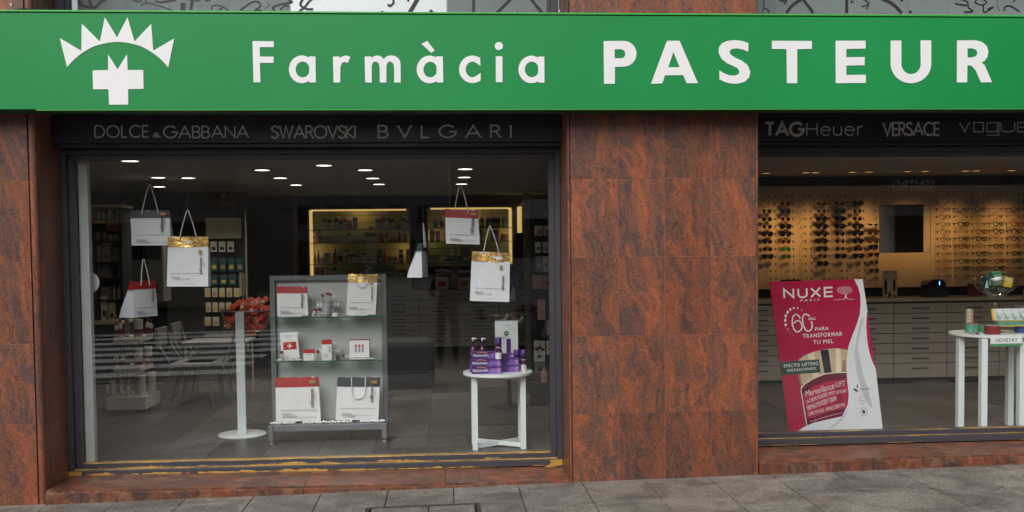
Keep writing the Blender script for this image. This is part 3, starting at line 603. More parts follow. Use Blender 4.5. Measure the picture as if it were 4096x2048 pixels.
sc1 = [([(740, 5), (748, 35), (800, 62), (860, 76)], 12, 0, 2.342), ([(830, -40), (845, 30), (875, 74), (905, 60), (940, 20), (1000, -5)], 13, 0, 2.342), ([(1240, 2), (1290, 14), (1335, 10)], 8, 0, 2.342), ([(1318, 55), (1370, 30), (1440, 42), (1540, 72), (1615, 97)], 6, 0, 2.342), ([(1370, -20), (1365, 10), (1385, 30)], 6, 0, 2.342), ([(1455, 8), (1500, 22), (1570, 14), (1650, 0)], 9, 0, 2.342), ([(1712, 28), (1715, 60), (1712, 98)], 22, 0, 2.342), ([(1775, 0), (1815, 8), (1880, 8)], 7, 0, 2.342), ([(1805, 5), (1795, 50), (1790, 98)], 13, 0, 2.342), ([(1985, 96), (1990, 60), (2040, 52), (2090, 70), (2050, 96)], 6, 0, 2.342), ([(2080, 66), (2115, 80), (2135, 100)], 7, 0, 2.342), ([(2250, 100), (2290, 70), (2350, 30), (2400, 15), (2438, 35), (2435, 65), (2395, 98), (2450, 98)], 9, 0, 2.342), ([(1920, 10), (1960, 5), (2000, -20)], 6, 0, 2.342),
       ([(135, 20), (150, 40), (120, 75)], 3, 1000, 1.98), ([(195, 90), (185, 60), (230, 40), (280, 30), (330, 15), (300, -10)], 9, 1000, 1.98), ([(240, 80), (270, 50), (310, 50)], 7, 1000, 1.98), ([(420, -10), (400, 40), (450, 72), (500, 72)], 9, 1000, 1.98), ([(390, 88), (430, 60), (470, 10), (500, -10)], 8, 1000, 1.98), ([(1130, -10), (1138, 20), (1110, 48), (1090, 35)], 8, 1000, 1.98), ([(1335, -20), (1300, 40), (1265, 100)], 16, 1000, 1.98), ([(1245, 0), (1262, 5)], 8, 1000, 1.98), ([(1040, 88), (1062, 98)], 5, 1000, 1.98), ([(1425, 100), (1432, 84), (1450, 98)], 7, 1000, 1.98), ([(1772, -20), (1770, 100)], 12, 1000, 1.98), ([(2080, -20), (2020, 40), (1955, 104)], 13, 1000, 1.98), ([(2215, -20), (2260, 40), (2315, 104)], 13, 1000, 1.98), ([(2115, 100), (2125, 96)], 7, 1000, 1.98)]
S8 = 2.35
sc2 = [([(130, 75), (165, 92), (180, 122)], 7, 3000, S8), ([(275, 0), (310, 10), (345, 0)], 12, 3000, S8), ([(320, 40), (340, 15), (345, -20)], 9, 3000, S8), ([(490, -10), (400, 50), (340, 124)], 15, 3000, S8), ([(490, -20), (540, 50), (595, 124)], 15, 3000, S8), ([(908, -10), (908, 124)], 16, 3000, S8), ([(950, 0), (955, 28), (975, 10)], 6, 3000, S8), ([(1060, -10), (1110, 30), (1092, 92)], 8, 3000, S8), ([(1045, 60), (1085, 55), (1125, 28)], 7, 3000, S8), ([(1240, -10), (1340, 40), (1425, 124)], 17, 3000, S8), ([(1410, 0), (1440, 8)], 10, 3000, S8), ([(1492, 124), (1503, 104), (1515, 122)], 8, 3000, S8), ([(1925, 36), (1980, 46), (2035, 55)], 10, 3000, S8), ([(1970, -10), (2040, 20), (2050, 70), (2090, 108), (2010, 116)], 9, 3000, S8), ([(2130, 0), (2115, 25), (2180, 50), (2220, 20), (2180, -10)], 8, 3000, S8), ([(2190, 50), (2200, 118), (2280, 70), (2230, 88)], 8, 3000, S8), ([(2325, 0), (2320, 60), (2350, 110)], 3, 3000, S8), ([(2385, 108), (2400, 62), (2450, 62), (2530, 112)], 9, 3000, S8), ([(2470, 15), (2490, 5)], 9, 3000, S8)]
upper('upper floor window above the left end of the green sign, with black scroll drawing on the glass', XL+.001, XP0-.006, sc1)
upper('upper floor window above the word on the right of the sign, with black scroll drawing', XP1+.005, 7.0, sc2)
mb = MB(); mb.box(-14, -4.6, .0, .7, -.4, 9); mb.box(7.2, 16, 0, .7, -.4, 9); mb.box(-4.6, 7.2, 0.0, .7, 4.42, 9); mb.box(-4.6, 7.2, .605, 9, 2.62, 2.8)
o = obj('shop_building', mb, 'opp_stone'); tag(o, 'stone building that holds the pharmacy, around and above the shop fronts', 'building')

# =================================================================== ROOMS
FZ, CZ = .06, 2.5
fl = struct('shop_floor', MB().add([(-4.7, .56, FZ-.012), (12, .56, FZ-.012), (12, 9, FZ-.012), (-4.7, 9, FZ-.012)], [(0, 1, 2, 3)]), 'floor_joint')
tb = MB(); tb.box(.0012, .4288, .0012, .8588, -.01, 0, bev=.001); tme = tb.mesh('floor_tile'); tme.materials.append(M['floor_tile'])
cnt = 0
for i in range(-9, 15):
    for j in range(-1, 9):
        x = -.17+.43*i; y = .52+.86*j+(.43 if i % 2 else 0); half = False
        if i % 2 and j == -1: y, half = .52, True
        if y < .5 or y > 8.0 or x > 4.9 and y > 3.9: continue
        if x < -.43*9-.2 or cnt >= 290: continue
        share('floor_tile', tme, fl, (x, y, FZ), scale=(1, .5, 1) if half else None); cnt += 1
b = MB()
for i in range(15, 24):
    for j in range(0, 5): b.box(-.17+.43*i+.001, .259+.43*i, .53+.86*j, 1.388+.86*j, FZ-.01, FZ)
o = obj('far_tiles', b, 'floor_tile', fl); o['kind'] = 'stuff'
struct('ceiling', MB().box(-4.7, 12, .56, 9, CZ, CZ+.05), 'ceiling_white')
struct('back_wall', MB().box(-4.7, 1.95, 8.7, 8.8, 0, CZ), 'black_wall')
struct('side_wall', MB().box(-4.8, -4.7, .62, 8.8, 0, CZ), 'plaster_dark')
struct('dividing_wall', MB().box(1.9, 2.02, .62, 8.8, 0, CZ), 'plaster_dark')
struct('eyewear_back_wall', MB().box(2.02, 12, 4.62, 4.75, 0, CZ), 'black_wall')
struct('end_wall', MB().box(11.5, 11.6, .6, 4.62, 0, CZ), 'plaster')
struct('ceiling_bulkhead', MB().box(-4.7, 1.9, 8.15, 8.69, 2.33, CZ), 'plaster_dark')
# white side panel just inside the left window
tag(obj('upright_partition', MB().box(-2.735, at(360, 1130, .535).x, .535, .60, FZ, 2.42, bev=.004), 'white_panel_mat'), 'narrow pale panel standing inside the left edge of the left window', 'panel')
p = at(353, 1130, .66); mb = MB(); r = 43*mpp(.66)
mb.lathe([(r, 0), (r, .006)], (0, 0, 0), 40, False, Matrix.Rotation(PI/2, 3, 'X')); t = thing('round_sign', 'round white disc sign half hidden by the pale panel in the left window', 'sign', p)
obj('disc', mb, 'pure_white', t); obj('yellow_mark', MB().box(.004, .026, -.009, -.0065, -.045, -.036), 'yellow', t)

# ceiling downlights
def downlight(u, v, label, warm=False, Z=CZ, power=10, r=.078):
    ray = ROT @ Vector(((u-PX)/F, (v-PY)/F, 1)); s = (Z-EYE.z)/ray.z; p = EYE+ray*s
    t = thing('downlight', label, 'ceiling light', (p.x, p.y, Z), group='round downlights in the ceiling')
    obj('trim_ring', MB().lathe([(r*1.22, 0), (r*1.22, -.008), (r, -.010), (r, 0)], n=28), 'lamp_ring', t)
    obj('lamp_disc', MB().lathe([(r*.97, -.002), (r*.97, -.006)], n=28, smooth=False), 'lamp_warm' if warm else 'lamp_face', t)
    if power: spot((p.x, p.y, Z-.03), (p.x, p.y, 0), power, (1, .55, .22) if warm else (1, .90, .74), 2.3, .8, r*.9)
    return t
L = [(520, 641, 'first downlight at the left end of the left shop ceiling'), (633, 708, 'downlight half hidden behind the bag handle at the left'), (637, 745, 'small far downlight above the dark-topped bag'), (753, 710, 'downlight right of the dark-topped bag handle'),
     (1049, 678, 'downlight above the orange sweet bowl, front of its row'), (1121, 710, 'downlight above the left side of the display cabinet, middle of its row'), (1184, 738, 'downlight above the lit shelf cabinet left end, back of its row'),
     (1296, 659, 'front-most downlight, above the display cabinet'), (1461, 678, 'downlight above the gold bag on the cabinet, front of its row'), (1491, 711, 'middle downlight of the row above the lit left shelf cabinet'), (1516, 735, 'back downlight of the row above the lit left shelf cabinet'),
     (1861, 674, 'front downlight above the red-topped hanging bag'), (1857, 707, 'middle downlight above the red-topped hanging bag'), (1846, 734, 'back downlight just over the handle of the red-topped hanging bag')]
for u, v, lb in L: downlight(u, v, lb, power=10 if v < 700 else 19)
for k, u in enumerate((3065, 3225, 3262, 3410, 3475, 3630, 3700, 3860, 3905, 4045)):
    downlight(u, 690+(-.011)*(u-3065), 'warm recessed spot in the right shop ceiling, number %s from the pillar' % ('one two three four five six seven eight nine ten'.split()[k]), True, CZ, 0, .05)
for x in (3.95, 4.42, 5.05, 5.6, 6.12, 6.75): spot((x, 3.75, 2.44), (x-.05, 4.5, 1.8), 38, (1, .53, .17), .82, 1, .16)
for x, y in ((3.0, 2.0), (5.0, 2.2), (7.0, 2.2)): spot((x, y, 2.47), (x, y, 0), 30, (1, .78, .52), 2.4, .8, .08)  # added ambient fill for the right shop, no ceiling fitting goes with these spots

# =================================================================== DRAWER COUNTERS
def drawers(label, xs_, zs, Y, ztop, zb, depth, xa, xb, lip, hz_):
    t = thing('drawer_counter', label, 'counter', ((xa+xb)/2, Y+depth/2, FZ)); o = t.location
    obj('carcass', MB().box(xa, xb, Y+.022, Y+depth, zb, ztop-.04), 'drawer_dark', t, True)
    obj('plinth', MB().box(xa, xb, Y+.06, Y+depth, FZ, zb), 'drawer_dark', t, True)
    obj('worktop', MB().box(xa-.01, xb, Y-.02, Y+depth, ztop-.038, ztop, bev=.004), 'counter_top', t, True)
    cache = {}
    for a, b_ in zip(xs_, xs_[1:]):
        for c, d in zip(zs, zs[1:]):
            key = (round(b_-a, 3), round(c-d, 3)); wd, hh = b_-a, c-d
            if key not in cache:
                me = MB().box(-wd/2+.004, wd/2-.004, -.011, .011, -hh/2+.004, hh/2-.004, bev=.002).mesh('drawer'); me.materials.append(M['drawer_front']); cache[key] = me
            dr = share('drawer', cache[key], t, ((a+b_)/2-o.x, Y+.011-o.y, (c+d)/2-o.z))
            if 'h' not in cache:
                hm = MB(); hm.tube([(-.095, -.011, -.004), (-.095, -.032, 0), (.095, -.032, 0), (.095, -.011, -.004)], .006, 6); cache['h'] = hm.mesh('handle'); cache['h'].materials.append(M['handle_dark'])
            share('handle', cache['h'], dr, (0, 0, hh/2-.058))
    return t
Y = 4.1; ys = [1212, 1252, 1292, 1332, 1372, 1412.5, 1452, 1511]; zr = [at(3681, v, Y).z for v in ys]
xr = [at(u, 1300, Y).x for u in (3363, 3575, 3787.5, 4000)]; pw = xr[2]-xr[1]; xr = [xr[1]-pw*k for k in (4, 3, 2, 1)]+[xr[1]+pw*k for k in range(0, 5)]
drawers('long grey-beige counter of drawers under the eyewear wall in the right shop', xr, zr, Y, 1.04, zr[-1], .5, xr[0], xr[-1], 0, 0)
Y = 8.2; ys = [1171, 1201, 1231, 1261, 1290, 1320, 1350, 1389]; zr2 = [at(1678, v, Y).z for v in ys]; x0 = at(1678, 1300, Y).x; pw = at(1837, 1300, Y).x-x0
xl = [x0-pw*k for k in (4, 3, 2, 1)]+[x0+pw*k for k in range(0, 4)]
drawers('long drawer counter along the back wall of the left shop', xl, zr2, Y, 1.04, zr2[-1], .48, xl[0], xl[-1], 0, 0)

# =================================================================== LIT PHARMACY SHELVES
def bottle(r, h, neck=.45, cap=.2): return [(r*.9, 0), (r, .01), (r, h*(1-neck)), (r*.45, h*(1-cap)), (r*.42, h*(1-cap))], [(r*.5, h*(1-cap)), (r*.5, h*.97), (r*.3, h)]
def product(kind, label, cat, loc, wd, hh, body, cap='pure_white', dp=.05, band=None, rz=0, group=None):
    t = thing(kind, label, cat, loc, rz, group)
    if 'bottle' in kind or 'tub' in kind or 'can' in kind:
        a, c = bottle(wd/2, hh, .35 if 'tub' not in kind else .12, .22 if 'tub' not in kind else .1)
        if 'tub' in kind: a = [(wd/2, 0), (wd/2, hh*.85)]; c = [(wd/2*1.03, hh*.85), (wd/2*1.03, hh)]
        obj('container', MB().lathe(a, n=14), body, t); obj('cap', MB().lathe(c, n=12), cap, t)
        if band: obj('wrapper', MB().lathe([(wd/2*1.02, hh*.12), (wd/2*1.02, hh*.48)], n=14), band, t)
    else:
        obj('carton', MB().box(-wd/2, wd/2, -dp/2, dp/2, 0, hh, bev=.0015), body, t)
        if band: obj('printed_band', MB().box(-wd/2-.0006, wd/2+.0006, -dp/2-.0008, -dp/2+.004, hh*.62, hh*.86), band, t)
        if cap != 'pure_white': obj('printed_mark', MB().box(-wd*.28, wd*.28, -dp/2-.0008, -dp/2+.003, hh*.18, hh*.42), cap, t)
    return t
COLN = dict(bottle_white='off-white', cream='cream', pinkish='pink', amber='amber', teal='teal', blue='blue', red='red', yellow='yellow', green_box='green', pure_white='white', grey_mid='grey', tan='tan', orange_pack='orange', box_brown='dark brown', plum='plum', jade='green patterned', red_dark='dark red', paper_white='white')
def lit_cabinet(label, u0, u1, v0, v1, shelves, prods, Yc=8.0, strip=('l', 't')):
    A_, B_ = at(u0, v0, Yc), at(u1, v1, Yc); x0, x1, z1, z0 = A_.x, B_.x, A_.z, B_.z; D = .34
    t = thing('lit_shelf_cabinet', label, 'shelf cabinet', ((x0+x1)/2, Yc, z0))
    obj('back_panel', MB().box(x0, x1, Yc+D, Yc+D+.02, z0, z1), 'lit_back', t, True)
    for n_, c in (('side_panel', (x0, x0+.02)), ('side_panel', (x1-.02, x1))): obj(n_, MB().box(c[0], c[1], Yc, Yc+D, z0, z1), 'lit_back', t, True)
    obj('top_panel', MB().box(x0, x1, Yc, Yc+D, z1-.02, z1), 'lit_back', t, True)
    obj('bottom_panel', MB().box(x0, x1, Yc, Yc+D, z0, z0+.02), 'lit_back', t, True)
    if 'l' in strip: obj('led_strip', MB().box(x0+.022, x0+.068, Yc+.02, Yc+.03, z0+.03, z1-.03), 'led_strip', t, True)
    if 'r' in strip: obj('led_strip', MB().box(x1-.068, x1-.022, Yc+.02, Yc+.03, z0+.03, z1-.03), 'led_strip', t, True)
    if 't' in strip: obj('led_strip', MB().box(x0+.06, x1-.06, Yc+.02, Yc+.03, z1-.046, z1-.022), 'led_strip', t, True)
    for lx, lz in ((x0+.06, (z0+z1)/2), (x1-.06, (z0+z1)/2), ((x0+x1)/2, z1-.06)):
        d = bpy.data.lights.new('strip_light', 'POINT'); d.energy = .7; d.color = (1, .70, .28); d.shadow_soft_size = .1; e = bpy.data.objects.new('strip_light', d); COL.objects.link(e); e.location = (lx, Yc+.16, lz)
    for v in shelves:
        z = at((u0+u1)/2, v, Yc).z; obj('glass_shelf', MB().box(x0+.02, x1-.02, Yc+.02, Yc+D-.01, z-.008, z), 'shelf_glass', t, True); obj('shelf_edge', MB().box(x0+.02, x1-.02, Yc+.016, Yc+.02, z-.008, z), 'glass_edge', t, True)
    for v in [v0+28*k for k in range(1, int((v1-v0)/28))]:
        z = at(u0, v, Yc).z; obj('groove', MB().box(x0+.03, x1-.03, Yc+D-.003, Yc+D, z-.003, z+.003), 'drawer_dark', t, True)
    nm = {0: 'top', 1: 'second', 2: 'third', 3: 'lowest'}
    for row, items in enumerate(prods):
        z = at((u0+u1)/2, shelves[row], Yc).z
        for k, it in enumerate(items):
            kind, ua, ub, vt, body = it[:5]; band = it[5] if len(it) > 5 else None
            a = at(ua, vt, Yc+.08); c = at(ub, vt, Yc+.08); wd = (c.x-a.x)*.96; hh = max(.03, a.z-z)
            lb = '%s medicine %s, %s from left on the %s shelf, %s lit cabinet' % (COLN.get(body, body), kind.split('_')[-1], ORD[k], nm[row], 'left' if u0 < 1600 else 'right')
            product(kind, lb, 'bottle' if 'bottle' in kind else 'carton', ((a.x+c.x)/2, Yc+.10, z), wd, hh, body, 'bottle_white' if body != 'bottle_white' else 'pure_white', .07, band)
    return t
s3 = 3.904
def R3(kind, a, b_, t_, body, band=None): return (kind, 1180+a/s3, 1180+b_/s3, 800+t_/s3, body, band)
C_, B2 = 'medicine_carton', 'medicine_bottle'
lit_cabinet('lit yellow shelf cabinet with glass shelves of medicines, left of two behind the counter', 1230, 1645, 833, 1172, [918, 971, 1054, 1105],
  [[R3(C_, 435, 500, 262, 'bottle_white', 'grey_mid'), R3(C_, 510, 565, 285, 'pure_white', 'box_brown'), R3(C_, 610, 680, 260, 'paper_white', 'red'), R3(C_, 684, 740, 310, 'bottle_white', 'teal'), R3(C_, 745, 812, 265, 'pure_white', 'pinkish'), R3(C_, 818, 885, 315, 'red', 'pure_white'), R3(C_, 900, 975, 265, 'bottle_white', 'green_box'), R3(C_, 1150, 1210, 412, 'grey_mid'), R3(C_, 1250, 1300, 280, 'pure_white', 'blue'), R3(C_, 1305, 1345, 280, 'bottle_white', 'box_brown'), R3(C_, 1350, 1400, 255, 'orange_pack', 'red'), R3(C_, 1405, 1470, 250, 'pure_white', 'red'), R3(C_, 1475, 1535, 285, 'bottle_white', 'box_brown'), R3(C_, 1560, 1650, 390, 'red_dark', 'pinkish'), R3(C_, 1665, 1720, 250, 'bottle_white', 'blue'), R3(C_, 1725, 1790, 300, 'pure_white', 'box_brown')],
   [R3(C_, 270, 315, 490, 'pinkish', 'pure_white'), R3(C_, 320, 362, 490, 'pure_white', 'pinkish'), R3(C_, 366, 408, 490, 'red_dark', 'pure_white'), R3(C_, 412, 585, 570, 'bottle_white', 'pinkish'), R3(C_, 592, 810, 555, 'bottle_white', 'yellow'), R3(C_, 820, 868, 490, 'paper_white', 'red_dark'), R3(C_, 874, 1050, 598, 'bottle_white', 'pinkish'), R3(C_, 1085, 1300, 510, 'cream', 'green_box'), R3(B2, 1315, 1385, 480, 'amber', 'red_dark'), R3(B2, 1395, 1465, 480, 'amber', 'yellow'), R3(C_, 1480, 1585, 585, 'red_dark', 'orange_pack'), R3(B2, 1592, 1660, 480, 'orange_pack', 'red'), R3(B2, 1670, 1750, 480, 'orange_pack', 'tan')],
   [R3(B2, 262, 320, 770, 'cream', 'tan'), R3(B2, 330, 385, 775, 'cream', 'tan'), R3(C_, 398, 438, 905, 'pure_white', 'red_dark'), R3(C_, 445, 490, 825, 'tan', 'pure_white'), R3(C_, 498, 552, 825, 'bottle_white', 'tan'), R3(B2, 580, 650, 755, 'pinkish', 'pinkish'), R3(B2, 662, 735, 750, 'bottle_white', 'plum'), R3(C_, 750, 820, 790, 'pinkish', 'pure_white'), R3(C_, 832, 878, 825, 'bottle_white', 'red_dark'), R3(C_, 884, 930, 825, 'bottle_white', 'red_dark'), R3(C_, 938, 985, 825, 'bottle_white', 'red_dark'), R3(C_, 1050, 1120, 785, 'bottle_white', 'green_box'), R3(C_, 1128, 1225, 900, 'cream', 'box_brown'), R3(C_, 1232, 1280, 850, 'bottle_white', 'tan'), R3(C_, 1290, 1362, 785, 'blue', 'green_box'), R3(B2, 1375, 1440, 785, 'orange_pack', 'orange_pack'), R3(C_, 1448, 1600, 895, 'cream', 'red_dark'), R3(C_, 1620, 1690, 780, 'red_dark', 'pure_white'), R3(C_, 1730, 1790, 765, 'yellow', 'cream')],
   [R3(B2, 315, 378, 1010, 'red_dark', 'plum'), R3(B2, 390, 455, 1010, 'red_dark', 'plum'), R3(C_, 465, 510, 1040, 'bottle_white', 'tan'), R3(C_, 515, 565, 1040, 'bottle_white', 'tan'), R3(B2, 588, 645, 1010, 'blue', 'bottle_white'), R3(C_, 660, 720, 1090, 'green_box', 'pure_white'), R3(C_, 730, 800, 1100, 'cream', 'red'), R3(B2, 810, 880, 1060, 'red', 'orange_pack'), R3(C_, 980, 1075, 1020, 'grey_mid', 'tan'), R3(C_, 1085, 1135, 1022, 'pure_white', 'box_brown'), R3(C_, 1145, 1195, 1022, 'box_brown', 'pure_white'), R3(C_, 1203, 1250, 1022, 'plum', 'red_dark'), R3(C_, 1315, 1370, 1022, 'teal', 'grey_mid'), R3(C_, 1375, 1425, 1022, 'teal', 'blue'), R3(C_, 1432, 1480, 1022, 'plum', 'grey_mid'), R3(C_, 1486, 1540, 1022, 'teal', 'grey_mid'), R3(C_, 1600, 1740, 1098, 'red_dark', 'box_brown')]])
s4 = 2.9267
def R4(kind, a, b_, t_, body, band=None): return (kind, 1640+a/s4, 1640+b_/s4, 760+t_/s4, body, band)
lit_cabinet('lit yellow shelf cabinet with glass shelves of medicines, right of two behind the hanging bags', 1706, 2055, 826, 1062, [911, 966, 1050],
  [[R4(B2, 268, 330, 285, 'bottle_white', 'green_box'), R4(B2, 345, 400, 285, 'bottle_white', 'red'), R4(B2, 805, 865, 290, 'plum', 'cream'), R4(C_, 890, 1060, 320, 'grey_mid', 'box_brown'), R4(C_, 1080, 1145, 310, 'jade', 'grey_mid')],
   [R4(C_, 230, 290, 460, 'bottle_white', 'red'), R4(C_, 296, 350, 480, 'pure_white', 'orange_pack'), R4(C_, 800, 850, 455, 'yellow', 'green_box'), R4(C_, 940, 1040, 460, 'pure_white', 'red'), R4(C_, 1055, 1200, 520, 'orange_pack', 'cream')],
   [R4(C_, 215, 330, 770, 'cream', 'grey_mid'), R4(B2, 410, 470, 690, 'cream', 'teal'), R4(B2, 475, 540, 690, 'bottle_white', 'teal'), R4(B2, 545, 600, 690, 'bottle_white', 'teal'), R4(C_, 610, 700, 690, 'jade', 'grey_mid')]], strip=('r', 't'))
A_ = at(2074, 826, 8.0); B_ = at(2088, 930, 8.0)
tag(obj('lit_niche', MB().box(A_.x, B_.x, 8.0, 8.3, B_.z, A_.z), 'led_strip'), 'thin lit yellow slot right of the right shelf cabinet', 'light panel')
for ua, ub, vt, bd, lb in ((1740, 1795, 1075, 'bottle_white', 'off-white medicine carton on the counter below the lit right cabinet'), (1800, 1830, 1085, 'grey_mid', 'dark carton on the counter below the lit right cabinet'), (1832, 1880, 1080, 'bottle_white', 'white carton beside the dark one on the back counter'), (1690, 1705, 1115, 'red_dark', 'small red bottle box left of the cartons on the back counter')):
    a, c = at(ua, vt, 8.3), at(ub, vt, 8.3); product('medicine_carton', lb, 'carton', ((a.x+c.x)/2, 8.35, 1.042), c.x-a.x, a.z-1.042, bd, 'red' if bd == 'bottle_white' else 'pure_white', .08, 'red_dark' if bd == 'bottle_white' else None)
# wall pilaster strips in the left shop, poster with blue picture
for (u0, u1, v0, Yp, nm, mt, lb) in ((1172, 1186, 755, 8.0, 'door_frame', 'tan', 'light brown upright strip left of the lit shelf cabinet'), (2095, 2122, 760, 7.6, 'wall_pier', 'plaster', 'pale pier between the lit cabinets and the black product stand')):
    a, c = at(u0, v0, Yp), at(u1, v0, Yp); tag(obj(nm, MB().box(a.x, c.x, Yp, Yp+.12, FZ, CZ-.001), mt), lb, 'pier')
a, c = at(2030, 1095, 7.5), at(2076, 1212, 7.5); t = thing('blue_poster', 'blue poster standing behind the gold-topped hanging bag at the right', 'poster', ((a.x+c.x)/2, 7.5, c.z))
obj('board', MB().box(a.x, c.x, 7.5, 7.515, c.z, a.z), 'blue', t, True); obj('white_figure', MB().prism([(a.x+.03, c.z+.03), (c.x-.05, c.z+.03), (c.x-.06, c.z+.2), (a.x+.07, c.z+.28)], 7.497, 7.499), 'pure_white', t, True)

# =================================================================== LEFT SHELVING
def px_box(name, u0, u1, v0, v1, Yb, dp, m, parent, bev=0): 
    a, c = at(u0, v0, Yb), at(u1, v1, Yb); return obj(name, MB().box(a.x, c.x, Yb, Yb+dp, c.z, a.z, bev=bev), m, parent, True)
Yb = 3.3
t = thing('cosmetic_shelves', 'dark bookcase of cosmetics at the left of the left shop, by the pale panel', 'shelving', at(435, 1500, Yb))
px_box('back_panel', 368, 492, 824, 1500, Yb+.30, .02, 'plaster_dark', t); px_box('cornice', 363, 492, 820, 829, Yb-.02, .33, 'cream', t)
px_box('side_panel', 484, 492, 829, 1500, Yb, .30, 'black_wall', t); px_box('side_panel', 362, 372, 829, 1290, Yb, .30, 'plaster', t)
SV = [923, 965, 1048, 1113, 1200]
for v in SV: px_box('shelf', 372, 484, v, v+4, Yb, .3, 'black_wall', t)
px_box('counter', 345, 490, 1285, 1296, Yb-.1, .4, 'cream', t); px_box('base_front', 372, 484, 1296, 1470, Yb+.05, .2, 'plaster_dark', t)
nm = ['top', 'second', 'third', 'fourth', 'lowest']
its = [[('B', 383, 401, 840, 'bottle_white'), ('B', 404, 421, 846, 'bottle_white'), ('B', 427, 448, 838, 'bottle_white'), ('B', 459, 480, 840, 'bottle_white')],
       [('C', 384, 402, 930, 'cream'), ('C', 404, 412, 930, 'tan'), ('C', 414, 427, 930, 'cream'), ('C', 434, 454, 938, 'bottle_white'), ('C', 456, 476, 938, 'bottle_white')],
       [('C', 390, 410, 982, 'bottle_white'), ('C', 411, 444, 968, 'cream'), ('C', 446, 482, 990, 'grey_mid')],
       [('C', 390, 446, 1058, 'grey_mid'), ('B', 466, 484, 1064, 'grey_mid')],
       [('C', 408, 444, 1148, 'grey_mid'), ('B', 448, 462, 1138, 'cream'), ('B', 466, 482, 1138, 'cream')]]
its[0] = []
for u0, u1, v0, k in ((383, 401, 840, 'leftmost'), (404, 421, 846, 'short second'), (427, 448, 838, 'tall third'), (459, 480, 840, 'rightmost')):
    a, c = at(u0, v0, Yb+.1), at(u1, 877, Yb+.1); product('lotion_bottle', '%s white lotion bottle on the boxes at the top of the left shelves' % k, 'bottle', ((a.x+c.x)/2, Yb+.12, c.z+.002), c.x-a.x, a.z-c.z, 'bottle_white', 'pure_white', band=None)
for u0, u1, bd, lb in ((384, 430, 'box_brown', 'dark brown gift box with yellow mark on the top left shelf'), (432, 485, 'tan', 'tan gift box beside the dark brown one on the top left shelf')):
    a, c = at(u0, 877, Yb+.1), at(u1, 923, Yb+.1); product('gift_box', lb, 'box', ((a.x+c.x)/2, Yb+.13, c.z), c.x-a.x, a.z-c.z, bd, 'red' if bd == 'tan' else 'pure_white', .16, 'yellow' if bd == 'box_brown' else None)
for row, items in enumerate(its):
    for k, (kd, u0, u1, v0, bd) in enumerate(items):
        a, c = at(u0, v0, Yb+.1), at(u1, SV[row], Yb+.1)
        product('lotion_bottle' if kd == 'B' else 'cosmetic_box', '%s %s, %s from the left on the %s shelf of the dark bookcase' % (COLN.get(bd, bd), 'bottle' if kd == 'B' else 'cosmetic box', ORD[k], ['top', 'second', 'third', 'fourth', 'lowest'][row]), 'bottle' if kd == 'B' else 'box', ((a.x+c.x)/2, Yb+.12, c.z), c.x-a.x-.002, a.z-c.z, bd, 'tan' if kd == 'C' else 'pure_white', .09)
for u0, u1, v0, bd, kd, lb, rz in ((430, 457, 1210, 'cream', 'C', 'upright cream carton on the cosmetics counter', 0), (396, 424, 1185, 'bottle_white', 'C', 'pale leaning carton at the back of the cosmetics counter', .4), (374, 395, 1225, 'box_brown', 'B', 'squat dark-capped jar on the cosmetics counter', 0), (410, 428, 1230, 'tan', 'B', 'small tan bottle on the cosmetics counter', 0)):
    a, c = at(u0, v0, Yb), at(u1, 1285, Yb); product('lotion_bottle' if kd == 'B' else 'cosmetic_box', lb, 'bottle' if kd == 'B' else 'box', ((a.x+c.x)/2, Yb+.05, c.z), c.x-a.x, a.z-c.z, bd, 'box_brown', .05, rz=rz)
# glass-door cabinet with two tall white boards
Yb = 4.0
t = thing('glass_cabinet', 'dark glazed cabinet behind the hanging bags at the left', 'cabinet', at(575, 1500, Yb))
px_box('back_panel', 492, 655, 860, 1200, Yb+.3, .02, 'black_wall', t); px_box('side_panel', 640, 655, 860, 1205, Yb, .3, 'grey_mid', t)
for v in (905, 958, 1040, 1205): px_box('shelf', 492, 640, v, v+4, Yb, .3, 'grey_mid', t)
for k, (u0, u1) in enumerate(((497, 576), (582, 642))):
    a, c = at(u0, 1042, Yb-.05), at(u1, 1202, Yb-.05); product('display_board', '%s tall grey-white display board under the dark-topped hanging bag' % ('left' if k == 0 else 'right'), 'board', ((a.x+c.x)/2, Yb+.01, c.z), c.x-a.x, a.z-c.z, 'grey_mid', 'box_brown', .03)
for k, (u0, u1, v0, v1, bd) in enumerate(((498, 512, 965, 1010, 'red_dark'), (560, 580, 870, 903, 'bottle_white'), (590, 632, 880, 903, 'pinkish'), (513, 524, 878, 903, 'bottle_white'))):
    a, c = at(u0, v0, Yb+.1), at(u1, v1 if v1 != 1010 else 1038, Yb+.1); product('cosmetic_box', ['dark red box low in the glazed cabinet', 'white box on the top shelf of the glazed cabinet', 'pink box on the top shelf of the glazed cabinet', 'narrow white box at the left of the glazed cabinet'][k], 'box', ((a.x+c.x)/2, Yb+.12, c.z), c.x-a.x, a.z-c.z, bd, 'pure_white', .06)
